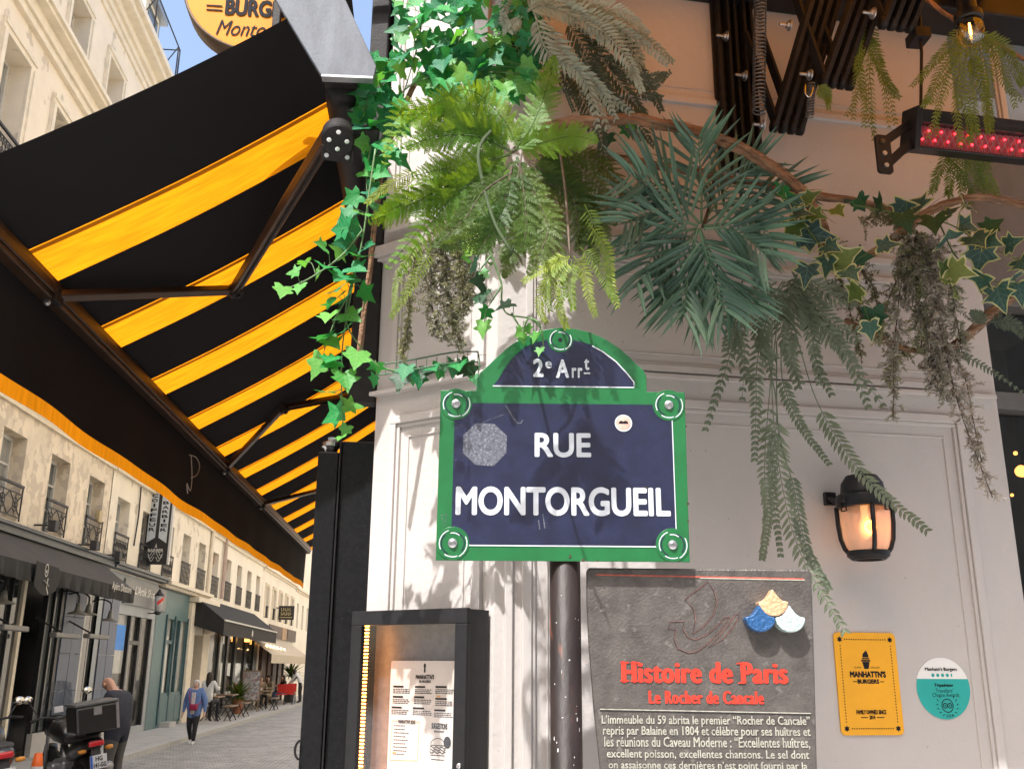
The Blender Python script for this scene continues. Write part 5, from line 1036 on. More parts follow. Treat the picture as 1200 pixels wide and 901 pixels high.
m_ivyl = veined(leafy('light ivy leaf', (.085, .31, .06), .35, .4, .2, 6, .3, tcol=(.16, .45, .03)), (.22, .40, .14))
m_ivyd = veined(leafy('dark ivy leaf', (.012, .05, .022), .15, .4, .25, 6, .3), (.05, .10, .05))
m_vari = veined(leafy('blue green ivy heart', (.030, .075, .062), .15, .45, .3, 6, .35), (.10, .16, .13))
m_cream = leafy('cream ivy margin', (.38, .38, .20), .25, .5, .2, 8, .25)
m_varig = leafy('olive ivy heart', (.10, .14, .035), .2, .45, .3, 6, .3)
m_stem = M('green stem', (.09, .17, .06), .5, var=.2, scale=20); m_stemb = M('brown stem', (.085, .06, .035), .7, var=.3, scale=30)
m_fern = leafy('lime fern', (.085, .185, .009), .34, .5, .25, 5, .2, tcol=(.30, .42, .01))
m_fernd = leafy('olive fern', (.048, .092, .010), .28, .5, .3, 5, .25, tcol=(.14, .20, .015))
m_yew = leafy('lime needle sprig', (.17, .24, .03), .25, .5, .3, 6, .25, tcol=(.26, .34, .02))
m_yewd = leafy('olive needle sprig', (.125, .175, .035), .2, .5, .3, 6, .25)
m_silver = leafy('silvery fern', (.24, .28, .23), .2, .5, .3, 8, .25)
m_silverd = leafy('dull grey fern', (.085, .105, .07), .15, .55, .3, 8, .25)
m_sword = leafy('grey green sword fern', (.115, .14, .095), .15, .55, .25, 7, .2)
m_palm = leafy('blue green palm', (.16, .265, .20), .2, .34, .2, 5, .3, tcol=(.09, .2, .08))
m_heath = leafy('grey heather', (.28, .27, .22), .15, .7, .35, 9, .3)
m_heatho = leafy('olive heather', (.20, .205, .12), .15, .7, .35, 9, .3)
m_heathb = leafy('brown grey heather', (.27, .245, .215), .15, .7, .35, 9, .3)
m_bark = M('shredded brown bark', (.23, .125, .068), .8, var=.5, scale=22, bump=.9, bscale=60, stretch=(.5, 1.6, 1.6), spots=(.34, .22, .14), spot_scale=26, spot_at=.62)
def ivy_mesh(name, mats, seed, vari=False):
    rd = random.Random(seed); half = [(0, 0), (.10, -.10), (.30, -.16), (.50, -.10), (.44, .10), (.38, .20), (.60, .40), (.44, .47), (.28, .52), (.17, .70), (.08, .88), (0, 1.04)]
    half = [(x*rd.uniform(.88, 1.1), y+rd.uniform(-.03, .03) if 0 < x else y) for x, y in half]
    bend = rd.uniform(.05, .35); fold = rd.uniform(.05, .35); tw = rd.uniform(-.15, .15)
    def z(x, y): return fold*abs(x)*(1-.5*abs(x)) - bend*y*y*.6 + tw*x*y + .035*math.sin(9*abs(x)+5*y)
    mb = MB(); mid = [(0, y) for y in (0, .12, .28, .44, .6, .78)]
    for s in (-1, 1):
        out = [(s*x, y) for x, y in half]; C = (s*.10, .30)
        if vari: inn = [(C[0]+(x-C[0])*.80, C[1]+(y-C[1])*.82) if abs(x) > .02 else (0, y*.94+.01) for x, y in out]
        else: inn = out
        if vari:
            mb.cm = 1; n = len(out)
            for i in range(n-1):
                P = [out[i], out[i+1], inn[i+1], inn[i]]; mb.add([(p[0], p[1], z(*p)) for p in P], [(0, 1, 2, 3)])
            mb.cm = 0
        cc = (C[0]*1.9, C[1]); n = len(inn)
        for i in range(n-1): mb.add([(p[0], p[1], z(*p)) for p in (inn[i], inn[i+1], cc)], [(0, 1, 2)])
        ax = [inn[0], (0, .3), (0, .6), inn[-1]]
        for i in range(3): mb.add([(p[0], p[1], z(*p)) for p in (ax[i], ax[i+1], cc)], [(0, 1, 2)])
    me = mb.mesh(name)
    for m in mats: me.materials.append(m)
    bm = bmesh.new(); bm.from_mesh(me); bmesh.ops.remove_doubles(bm, verts=bm.verts, dist=1e-4); bmesh.ops.recalc_face_normals(bm, faces=bm.faces); bm.to_mesh(me); bm.free()
    me.polygons.foreach_set('use_smooth', [True]*len(me.polygons)); return me
IVY = {k: [ivy_mesh('ivy_leaf', [m], 10+i*7+j) for i in range(4)] for j, (k, m) in enumerate((('g', m_ivy), ('l', m_ivyl), ('d', m_ivyd)))}
IVY['v'] = [ivy_mesh('ivy_leaf', [m_vari, m_cream], 50+i, True) for i in range(4)]; IVY['o'] = [ivy_mesh('ivy_leaf', [m_varig, m_cream], 70+i, True) for i in range(2)]
def leaf_at(p, d, nrm, size, mesh, parent, name='leaf'):
    d = V(d).normalized(); nrm = V(nrm); x = d.cross(nrm).normalized(); z = x.cross(d); s = size
    m = Mx(((x.x*s, d.x*s, z.x*s, p.x), (x.y*s, d.y*s, z.y*s, p.y), (x.z*s, d.z*s, z.z*s, p.z), (0, 0, 0, 1)))
    o = bpy.data.objects.new(name, mesh); return link(o, parent, m)
def P3(x, y, Y): return atY(x, y, Y)
R_ = random.Random(21)
def rv(s): return V((R_.uniform(-s, s), R_.uniform(-s, s), R_.uniform(-s, s)))
def ivy(label, stems, leaves, kinds, Y, size=(.05, .075), group='plants on the wall', name='ivy_plant', sr=.003, stem_mat=None):
    """stems: pixel polylines; leaves: pixel centres; every leaf is tied by a petiole to the nearest stem point"""
    paths = []
    for st in stems: paths.append(bez([P3(x, y, yy if yy else Y) for x, y, *r in st for yy in [(r[0] if r else 0)]], 6*len(st)))
    root = thing(name, paths[0][0], label, 'plant', group); sm = MB()
    for p in paths: sm.tube(p, [sr*(1.15-.6*i/len(p)) for i in range(len(p))], 6)
    allp = [q for p in paths for q in p]
    for lf in leaves:
        x, y = lf[0], lf[1]; k = lf[2] if len(lf) > 2 else R_.choice(kinds); s = R_.uniform(*size)*(lf[3] if len(lf) > 3 else 1)
        c = P3(x, y, Y+R_.uniform(-.07, .05)); q = min(allp, key=lambda v: (v-c).length); q = q+rv(.006)
        dd = (c-q); dd = (dd.normalized() if dd.length > .01 else rv(1)) + V((0, 0, -.55)) + rv(.45); dd.normalize()
        base = c - dd*s*.45; nr = ((EYE-c).normalized()*.9 + sunv*.6 + rv(.55)).normalized()
        leaf_at(base, dd, nr, s, R_.choice(IVY[k]), root)
        if (base-q).length < .16: sm.tube(bez([q, (q+base)/2+V((0, 0, .01))+rv(.006), base], 4), .0011, 4, False)
    sm.build('stem', stem_mat or m_stem, root, True); return root
def scatter(poly, n, rd=R_):
    """n points inside a pixel polygon"""
    xs = [p[0] for p in poly]; ys = [p[1] for p in poly]; out = []
    while len(out) < n:
        x, y = rd.uniform(min(xs), max(xs)), rd.uniform(min(ys), max(ys)); c = False; j = len(poly)-1
        for i in range(len(poly)):
            if (poly[i][1] > y) != (poly[j][1] > y) and x < (poly[j][0]-poly[i][0])*(y-poly[i][1])/(poly[j][1]-poly[i][1])+poly[i][0]: c = not c
            j = i
        if c and all((x-a[0])**2+(y-a[1])**2 > 30 for a in out): out.append((x, y))
    return out
# ---- pinnate fronds
def frond(parent, pts, Y, L, n, w, mat, kind='lance', ang=62, prof=None, droop=.25, name='frond', rr=.0022, tilt=.35, stem_mat=None, bare=.06, up=None, curl=0):
    P = bez([P3(p[0], p[1], p[2] if len(p) > 2 else Y) for p in pts], 40); mb = MB(); mb.cm = 1
    mb.tube(P, [rr*(1.1-.8*i/40) for i in range(41)], 5, False); mb.cm = 0
    c = P[20]; N0 = ((EYE-c).normalized() + rv(tilt) + (V(up) if up else V((0, 0, .15)))).normalized()
    prof = prof or (lambda t: (math.sin(math.pi*min(1, (t*.92+.08)))**.6)*(1-.55*t))
    for i in range(n):
        t = bare+(1-bare)*(i+.5)/n; k = min(39, int(t*40)); f_ = t*40-k; p = P[k].lerp(P[k+1], f_); d = (P[k+1]-P[k]).normalized()
        N = (N0-d*N0.dot(d)).normalized(); side = d.cross(N); ll = L*prof(t)
        for s in (-1, 1):
            a = rad(ang*(1-.35*t)+R_.uniform(-7, 7)); v = (side*s*math.sin(a)+d*math.cos(a)+V((0, 0, -droop*R_.uniform(.6, 1.3)))+N*R_.uniform(-.12, .22)).normalized()
            l_ = ll*R_.uniform(.88, 1.08); x = v.cross(N).normalized(); q = p+d*R_.uniform(-.2, .2)*L/n
            cv = lambda u: q + v*l_*u + V((0, 0, -droop*.35*l_*u*u)) - N*(curl*l_*u*u)
            if kind == 'lance':
                ww = w*R_.uniform(.85, 1.15)
                vs = [cv(0), cv(.3)-x*ww*.45+N*ww*.18, cv(.3)+x*ww*.45+N*ww*.18, cv(.65)-x*ww*.36, cv(.65)+x*ww*.36, cv(1), cv(.32), cv(.66)]
                mb.add(vs, [(0, 1, 6), (0, 6, 2), (1, 3, 7, 6), (6, 7, 4, 2), (3, 5, 7), (7, 5, 4)])
            elif kind == 'needle':
                mb.add([cv(0)-x*w*.5, cv(0)+x*w*.5, cv(.6)+x*w*.45, cv(1), cv(.6)-x*w*.45], [(0, 1, 2, 3, 4)])
            else:                                                   # 'pinna': a little comb of rounded teeth, as on a real fern
                m = max(5, int(l_/(.0052))); hw = w*.5
                for j in range(m):
                    u = (j+.6)/m; sl_ = hw*(1-.85*u)*R_.uniform(.85, 1.1)+.0007; b0 = cv(max(0, u-.55/m)); b1 = cv(min(1, u+.40/m)); bm = cv(min(1, u+.35/m))
                    for s2 in (-1, 1):
                        tip = bm + x*s2*sl_ + v*sl_*.35 + N*sl_*R_.uniform(-.15, .2); mb.add([b0, b1, tip+v*.0012, tip-v*.0016], [(0, 1, 2, 3) if s2 > 0 else (3, 2, 1, 0)])
    me = mb.mesh(name)
    for m in (mat, stem_mat or mat): me.materials.append(m)
    o = bpy.data.objects.new(name, me); return link(o, parent)
def plume(parent, pts, Y, wid, nb, mat, name='plume', nl=.012, Ls=.05, end=.35):
    """heather-like spray: short twigs along a hanging stem, each set with tiny needle stars"""
    P = bez([P3(p[0], p[1], p[2] if len(p) > 2 else Y) for p in pts], 40); mb = MB(); mb.cm = 1; mb.tube(P, .0018, 5, False); mb.cm = 0
    for i in range(nb):
        t = (i+R_.random())/nb; k = min(39, int(t*40)); p = P[k]; d = (P[k+1]-P[k]).normalized(); w = wid*(1-(1-end)*t)*R_.uniform(.35, 1)
        v = (rv(1)*1.25+d*.6+V((0, 0, -.15))); v.normalize(); q = p
        steps = max(3, int(w/.0085)); pv = q
        for j in range(steps):
            v = (v+rv(.25)+V((0, 0, -.09))).normalized(); q = q+v*(w/steps)
            x = v.cross(rv(1)).normalized(); mb.cm = 1; mb.add([pv-x*.0006, pv+x*.0006, q+x*.0005, q-x*.0005], [(0, 1, 2, 3)]); mb.cm = 0; pv = q.copy()
            for r in range(5):
                u = (v*.75+rv(1)).normalized(); y_ = u.cross(rv(1)).normalized(); ln_ = nl*R_.uniform(.6, 1.1)
                mb.add([q-y_*.0012, q+y_*.0012, q+u*ln_*.6+y_*.0017, q+u*ln_, q+u*ln_*.6-y_*.0017], [(0, 1, 2, 3, 4)])
    me = mb.mesh(name)
    for m in (mat, m_stemb): me.materials.append(m)
    o = bpy.data.objects.new(name, me); return link(o, parent)
def branch(label, strands, Y, r, name='wood_vine', twist=5):
    """strands of shredded bark wound round one another"""
    pts = strands; P = bez([P3(p[0], p[1], p[2] if len(p) > 2 else Y) for p in pts], 60); root = thing(name, P[0], label, 'branch', 'woody vines on the wall')
    for s in range(3):
        L = []; rr = []
        for i, p in enumerate(P):
            a = 2*math.pi*(s/3+i/60*twist*.35)+mnoise.noise(V((i*.12, s, 1)))*1.2; d = (P[min(i+1, 60)]-P[max(i-1, 0)]).normalized(); u = d.cross(V((0, -1, .2))).normalized(); w_ = d.cross(u)
            L.append(p+(u*math.cos(a)+w_*math.sin(a))*r*.48); rr.append(r*(.62+.22*mnoise.noise(V((i*.2, s*3, 5)))))
        mb = MB(); mb.tube(L, rr, 9, True, .10); mb.build('strand', m_bark, root, True)
    mb = MB()
    for k in range(int(14*max(1, len(pts)/3))):                     # loose bark fibres
        i = R_.randrange(3, 56); p = P[i]; d = (P[i+2]-P[i-2]).normalized(); o_ = rv(1).normalized()*r*1.0
        mb.tube([p+o_, p+o_*1.12+d*R_.uniform(.03, .08), p+o_*R_.uniform(1.2, 2.2)+d*R_.uniform(.06, .13)], [.0018, .0014, .0004], 4, False)
    f = mb.build('bark_fibre', m_bark, root, True); f['kind'] = 'stuff'; return root
# ---------------------------------------------------------------- woody vines
branch('thick brown woody vine arching over the palm', [(612, 158, 2.92), (650, 146), (700, 142), (745, 141), (800, 151), (870, 175), (925, 212), (960, 255), (968, 300)], 2.80, .019)
branch('brown woody vine running low behind the palm', [(690, 180), (750, 190), (830, 205), (930, 225), (1010, 238), (1060, 250)], 2.98, .015)
branch('brown woody vine among the cream-edged ivy', [(985, 320), (1030, 292), (1060, 270), (1095, 245), (1150, 232), (1215, 244)], 2.86, .014)
branch('frayed brown vine stub over the right wall edge', [(1080, 430), (1128, 398), (1160, 368), (1215, 330)], 2.86, .015)
branch('thin brown vine below the cream-edged ivy', [(990, 375), (1020, 390), (1060, 408), (1085, 412)], 2.9, .009)
branch('pale straw-coloured vine behind the hanging bulb', [(1075, -10), (1110, 18), (1160, 48), (1215, 78)], 3.02, .008)
branch('brown vine stalk left of the lime fern', [(420, 420, 3.0), (435, 300, 2.95), (447, 205), (462, 150), (490, 90)], 2.9, .009)
# ---------------------------------------------------------------- green ivy (left)
top = [(468, 0), (625, -5), (640, 55), (612, 120), (520, 125), (470, 90), (455, 60)]
Lv = [(x, y) for x, y in scatter(top, 150)] + [(x, y) for x, y in scatter([(415, 75), (470, 60), (475, 200), (440, 260), (420, 200), (412, 120)], 55)]
Lv = [(x, y, R_.choice('gggl'), 1.0) for x, y in Lv]
ivy('bunched bright green ivy climbing the white corner at top left', [[(560, -30), (545, 30), (520, 80), (470, 110), (440, 180)], [(600, -20), (580, 40), (560, 90)], [(500, -20), (490, 50), (470, 120)], [(470, 60), (445, 110), (425, 130)], [(440, 150), (430, 200), (432, 260)]], Lv, 'ggl', 2.84, (.054, .080))
hang = [(411, 234, 'g'), (405, 252), (428, 252), (398, 268), (375, 287, 'l', .8), (412, 268), (396, 298), (432, 288), (425, 300), (357, 309, 'l', .7), (381, 312), (343, 319, 'l', .7), (371, 322, 'l', .7), (331, 341, 'l', .75), (350, 338, 'l', .7), (398, 325), (411, 330), (405, 347), (431, 346), (389, 355), (384, 372), (412, 371), (378, 394), (391, 403), (385, 421), (371, 430), (386, 425), (405, 447), (387, 459), (415, 475), (390, 488), (418, 420), (442, 432, 'g', .7), (438, 447, 'g', .6), (402, 285), (420, 315), (395, 338), (402, 388), (404, 505, 'l', .6), (398, 513, 'l', .5)]
ivy('long green ivy trail hanging in front of the striped awning', [[(440, 175), (432, 230), (425, 280), (412, 340), (402, 400), (400, 450), (403, 512)], [(425, 270), (400, 300), (365, 325), (333, 340)], [(412, 340), (395, 370), (380, 410)], [(420, 300), (405, 370), (425, 410), (445, 430)]], hang, 'ggl', 2.72, (.060, .080))
ivy('bare-stemmed ivy shoot dangling over the sign\u2019s arched top', [[(548, 215), (556, 250), (572, 290), (587, 330), (588, 352), (595, 368), (625, 374, 2.5), (634, 385, 2.5), (637, 408, 2.5)], [(560, 262), (545, 285)], [(575, 300), (560, 320)], [(588, 335), (575, 355)], [(600, 368), (610, 385, 2.52)]],
    [(541, 285, 'g', .7), (545, 302, 'l', .6), (552, 312, 'd'), (560, 330, 'd', .9), (568, 322, 'l', .6), (560, 347, 'd', 1.1), (590, 358, 'd'), (568, 368, 'g', .8), (566, 386, 'l', .8), (580, 250, 'g', .9)], 'gd', 2.66, (.05, .068), sr=.0034)
ivy('tiny lime ivy tip in front of the sign\u2019s green arch', [[(622, 373), (634, 385), (637, 408)], [(618, 374), (612, 390)]], [(608, 391, 'l', .8), (619, 387, 'l', .7), (627, 396, 'l', .8), (632, 412, 'l', .6), (613, 398, 'l', .7)], 'l', 2.5, (.04, .05))
rowL = [(469, 447, 'd', 1.2), (482, 441), (491, 446), (498, 437), (507, 431), (514, 437), (522, 429), (530, 434), (537, 428), (545, 431), (552, 436), (474, 436), (556, 445, 'g', .7)]
ivy('low row of small ivy leaves in the wire rack beside the sign', [[(452, 432), (480, 438), (510, 433), (545, 428)]], rowL, 'gd', 2.76, (.048, .064))
rk = thing('wire_rack', P3(500, 450, 2.8), 'thin green wire plant rack beside the street sign', 'rack'); a = MB()
for (x0, y0, Y_) in ((440, 428, 2.78), (440, 440, 2.72)): a.tube(bez([P3(x0, y0, Y_), P3(480, 422+y0-428, Y_), P3(530, 413+y0-428, Y_), P3(560, 412+y0-428, Y_)], 14), .0022, 6)
for k in range(10): a.tube([P3(452+k*12, 426-k*1.5, 2.78), P3(452+k*12, 440-k*1.5, 2.76)], .0012, 5)
a.tube(bez([P3(560, 412, 2.78), P3(562, 425, 2.76), P3(560, 440, 2.72)], 6), .0022, 6); a.build('wire', M('green coated wire', (.03, .10, .04), .4), rk, True)
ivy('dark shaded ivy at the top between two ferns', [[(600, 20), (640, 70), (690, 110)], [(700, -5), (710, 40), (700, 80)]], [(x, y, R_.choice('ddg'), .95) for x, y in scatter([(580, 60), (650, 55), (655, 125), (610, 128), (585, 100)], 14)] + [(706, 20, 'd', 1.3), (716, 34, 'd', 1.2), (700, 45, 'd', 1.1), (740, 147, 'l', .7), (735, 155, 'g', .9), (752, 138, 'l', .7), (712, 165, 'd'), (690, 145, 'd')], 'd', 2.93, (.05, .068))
# ---------------------------------------------------------------- lime fern
fp_ = lambda t: (math.sin(math.pi*(.12+.88*t)))**.7
lf = thing('fern', P3(600, 180, 2.4), 'bright lime-green sunlit fern above the street sign', 'fern', 'plants on the wall')
LF = [([(600, 178), (560, 160), (515, 160), (470, 174, 2.66)], .062), ([(598, 182), (560, 190), (520, 198), (482, 207, 2.62)], .066), ([(590, 190), (550, 215), (510, 255), (466, 325, 2.62)], .07), ([(602, 178), (622, 150), (638, 112), (650, 66, 2.68)], .06), ([(604, 176), (640, 166), (672, 160), (700, 166, 2.7)], .055),
      ([(592, 165), (560, 128), (520, 118), (470, 150, 2.62)], .055), ([(585, 170), (540, 140), (490, 138), (448, 180, 2.6)], .055), ([(560, 200), (510, 225), (470, 240), (432, 262, 2.66)], .05), ([(606, 170), (590, 140), (560, 110), (535, 105, 2.62)], .05), ([(600, 190), (572, 222), (560, 265), (548, 300, 2.7)], .06)]
def jit(p, a): return [(q[0]+R_.uniform(-a, a)*(i/2+.3), q[1]+R_.uniform(-a, a)*(i/2+.3), *q[2:]) for i, q in enumerate(p)]
for p, L in LF + [(jit(p, 13), L*R_.uniform(.8, 1)) for p, L in LF[:3]+LF[5:8]]: frond(lf, [(*q[:2], q[2]-.36) if len(q) > 2 else q for q in p], 2.40, L*1.05, 24, .021, m_fern, 'pinna', 66, fp_, .10, tilt=.3, stem_mat=m_fernd)
a = MB(); a.tube(bez([P3(590, 140, 2.5), P3(562, 172, 2.3), P3(566, 215, 2.24), P3(580, 262, 2.16), P3(600, 296, 2.12)], 16), [.0055-.00015*i for i in range(17)], 8); a.tube(bez([P3(606, 185, 2.34), P3(618, 220, 2.3), P3(612, 262, 2.3), P3(598, 300, 2.32)], 16), [.0045-.00012*i for i in range(17)], 8); a.build('stalk', M('olive fern stalk', (.03, .05, .015), .9, var=.3, scale=30), lf, True)
a = MB(); a.tube(bez([P3(640, 146, 2.92), P3(622, 158, 2.7), P3(600, 178, 2.4)], 10), .007, 7); a.build('root_stem', m_stemb, lf, True)
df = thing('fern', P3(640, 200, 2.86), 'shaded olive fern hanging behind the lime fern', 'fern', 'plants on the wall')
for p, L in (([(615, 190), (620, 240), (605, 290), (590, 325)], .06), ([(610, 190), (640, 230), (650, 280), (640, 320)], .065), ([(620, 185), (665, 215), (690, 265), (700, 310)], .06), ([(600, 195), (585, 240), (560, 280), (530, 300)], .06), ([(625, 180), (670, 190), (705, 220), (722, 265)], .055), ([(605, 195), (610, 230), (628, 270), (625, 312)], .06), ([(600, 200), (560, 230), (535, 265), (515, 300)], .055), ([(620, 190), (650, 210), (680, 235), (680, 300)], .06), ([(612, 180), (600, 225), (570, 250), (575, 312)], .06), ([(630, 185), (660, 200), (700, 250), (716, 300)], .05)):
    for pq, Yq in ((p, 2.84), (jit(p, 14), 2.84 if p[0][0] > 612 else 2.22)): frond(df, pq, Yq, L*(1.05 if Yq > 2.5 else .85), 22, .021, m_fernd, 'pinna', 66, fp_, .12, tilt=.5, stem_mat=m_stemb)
ys = thing('needle_sprig', P3(665, 290, 2.7), 'yellow-green needle-leaved sprig drooping onto the sign top', 'plant', 'plants on the wall')
for p in ([(668, 300), (650, 308), (630, 318), (613, 330)], [(662, 302), (645, 318), (640, 340), (645, 364)], [(665, 305), (655, 325), (658, 345), (655, 360)], [(672, 300), (685, 320), (690, 345), (698, 370)], [(680, 290), (700, 310), (712, 335), (720, 352)], [(690, 262), (712, 295), (716, 325), (724, 360)], [(670, 305), (668, 335), (672, 362)], [(685, 240), (700, 270), (712, 300), (715, 330)], [(655, 300), (640, 330), (632, 358), (640, 378)], [(668, 300), (650, 335), (657, 365), (664, 384)]):
    frond(ys, p, 2.42, .034, 24, .0052, m_yew, 'lance', 70, lambda t: (1-t*.6), .12, tilt=.5, rr=.0016)
a = MB(); a.tube(bez([P3(652, 150, 2.88), P3(662, 220, 2.62), P3(668, 300, 2.42)], 10), .004, 6); a.build('root_stem', m_stemb, ys, True)
ys = thing('needle_sprig', P3(450, 235, 2.75), 'lime needle sprig at the left edge of the fern', 'plant', 'plants on the wall')
for p in ([(490, 200), (465, 212), (445, 225), (430, 238)], [(485, 210), (470, 225), (455, 240), (440, 255)], [(500, 270), (480, 300), (465, 330), (462, 360)], [(505, 290), (490, 320), (472, 350), (458, 372)]):
    frond(ys, p, 2.66, .036, 24, .005, m_yew, 'lance', 60, lambda t: (1-t*.6), .12, tilt=.4, rr=.0016)
# ---------------------------------------------------------------- grey heather plumes
hb = thing('heather_bush', P3(520, 290, 2.8), 'grey heather-like spray hanging left of the sign', 'plant', 'plants on the wall')
for p, w, nb, m in (([(525, 262), (522, 310), (528, 360), (540, 408)], .075, 120, m_heath), ([(510, 268), (505, 320), (508, 370), (520, 395)], .065, 95, m_heath), ([(490, 280), (482, 330), (478, 380), (472, 420)], .045, 70, m_heatho), ([(545, 270), (550, 310), (548, 340), (545, 365)], .055, 75, m_heath), ([(535, 262), (540, 300), (545, 340), (530, 380)], .06, 85, m_heatho)):
    plume(hb, p, 2.72, w*1.3, int(nb*1.3), m, nl=.014)
rb = thing('heather_bush', P3(1075, 270, 2.82), 'grey-brown heather spray hanging to the right of the lantern', 'plant', 'plants on the wall')
for p, w, nb, m in (([(1080, 272), (1090, 330), (1105, 400), (1125, 480), (1163, 583)], .085, 190, m_heathb), ([(1072, 278), (1075, 340), (1092, 410), (1110, 470)], .085, 140, m_heathb), ([(1065, 280), (1055, 340), (1048, 410), (1047, 492)], .065, 120, m_heathb), ([(1085, 275), (1110, 320), (1120, 370), (1128, 420)], .075, 110, m_heath), ([(1075, 270), (1070, 310), (1078, 360), (1080, 410)], .08, 110, m_heatho), ([(1090, 290), (1100, 350), (1092, 420), (1100, 455)], .07, 90, m_heathb), ([(1068, 300), (1050, 330), (1035, 370), (1030, 400)], .05, 60, m_heatho), ([(1110, 400), (1130, 440), (1140, 490), (1150, 540)], .04, 60, m_heathb)):
    plume(rb, p, 2.82, w*1.55, int(nb*.85), m, nl=.016)
mb_ = thing('heather_bush', P3(1000, 300, 2.9), 'dull brush of grey twigs behind the cream-edged ivy', 'plant', 'plants on the wall')
for p in ([(960, 270), (990, 300), (1020, 330), (1030, 370)], [(1010, 260), (1040, 250), (1060, 265)], [(970, 300), (985, 330), (1000, 380), (1010, 420)], [(1000, 350), (1020, 380), (1040, 400)], [(1060, 400), (1050, 420), (1040, 450)]): plume(mb_, p, 2.93, .07, 70, m_heatho, nl=.012, end=.6)
# ---------------------------------------------------------------- silvery ferns top centre
sf = thing('fern', P3(630, 20, 2.85), 'silvery grey fern at top centre above the woody vine', 'fern', 'plants on the wall')
for p, L, m in (([(618, 12), (640, 2), (668, 8), (700, 28)], .06, m_silver), ([(625, 15), (650, 55), (685, 95), (712, 150)], .055, m_silver), ([(660, 10), (700, 22), (745, 45), (782, 76)], .045, m_silver), ([(680, 20), (710, 40), (738, 75), (752, 106)], .05, m_silver), ([(612, 20), (600, 30), (590, 20), (600, -5)], .03, m_silver), ([(640, 30), (665, 70), (700, 100), (722, 140)], .05, m_silver), ([(628, 20), (638, 60), (660, 100), (672, 130)], .04, m_silverd),
                ([(690, 40), (720, 90), (748, 125), (765, 150)], .055, m_silverd), ([(700, 60), (740, 90), (765, 100), (785, 84)], .035, m_silverd), ([(680, 60), (705, 100), (730, 140), (750, 165)], .05, m_silverd), ([(670, 70), (680, 110), (700, 150), (715, 200)], .05, m_silverd), ([(700, 20), (735, 60), (760, 100), (775, 130)], .045, m_silverd), ([(650, -5), (690, 5), (730, 15), (760, 40)], .05, m_silver), ([(660, 20), (690, 60), (715, 110), (735, 135)], .055, m_silverd)):
    for pq in (p, jit(p, 10)): frond(sf, pq, 2.78 if m is m_silver else 2.90, L*1.3, 24, .011, m, 'lance', 62, lambda t: (1-.7*t)*min(1, .4+t*4), .15, tilt=.5, curl=.15, stem_mat=m_silver)
# ---------------------------------------------------------------- palm
pu = MB(); pv = []
for i in range(7):
    t = i/6; w = .5*(math.sin(math.pi*(.08+.92*t))**.8)*(1-.25*t) if 0 < i < 6 else (.12 if i == 0 else 0.01); zc = -.16*t*t
    pv += [(-w, t, zc+.10*w), (0, t, zc-.05*w), (w, t, zc+.10*w)]
pu.add(pv, [(3*i+j, 3*i+j+1, 3*i+j+4, 3*i+j+3) for i in range(6) for j in range(2)])
PALM = pu.mesh('palm_leaflet'); PALM.materials.append(m_palm); PALM.polygons.foreach_set('use_smooth', [True]*len(PALM.polygons))
pm = thing('palm', P3(822, 268, 2.8), 'blue-green palm fronds fanned out over the white wall', 'palm', 'plants on the wall')
a = MB(); a.tube(bez([P3(838, 205, 3.0), P3(832, 240, 2.98), P3(824, 266, 2.86)], 10), .007, 8); a.build('root_stem', m_stemb, pm, True)
def palm_frond(pts, Y, L, n, w=.0125):
    P = bez([P3(p[0], p[1], p[2] if len(p) > 2 else Y) for p in pts], 40); mb = MB(); mb.tube(P, [.0042*(1.1-.85*i/40) for i in range(41)], 6)
    o = mb.build('frond', M('palm rib', (.10, .20, .11), .45) if 'palm rib' not in bpy.data.materials else bpy.data.materials['palm rib'], pm, True)
    c = P[20]; N0 = ((EYE-c).normalized()+rv(.3)+V((0, 0, .2))).normalized()
    for i in range(n):
        t = .10+.90*(i+.5)/n; k = min(39, int(t*40)); p = P[k].lerp(P[k+1], t*40-k); d = (P[k+1]-P[k]).normalized(); N = (N0-d*N0.dot(d)).normalized(); side = d.cross(N)
        for s in (-1, 1):
            a = rad(58*(1-.62*t)+R_.uniform(-5, 5)); v = (side*s*math.sin(a)+d*math.cos(a)+V((0, 0, -.14))+N*R_.uniform(.0, .25)).normalized()
            l_ = L*(.55+.55*math.sin(math.pi*(.15+.75*t)))*R_.uniform(.9, 1.08); x = v.cross(N).normalized(); z = x.cross(v); ww = w*R_.uniform(.85, 1.15)
            m = Mx(((x.x*ww, v.x*l_, z.x*l_, p.x), (x.y*ww, v.y*l_, z.y*l_, p.y), (x.z*ww, v.z*l_, z.z*l_, p.z), (0, 0, 0, 1)))
            link(bpy.data.objects.new('leaflet', PALM), o, m)
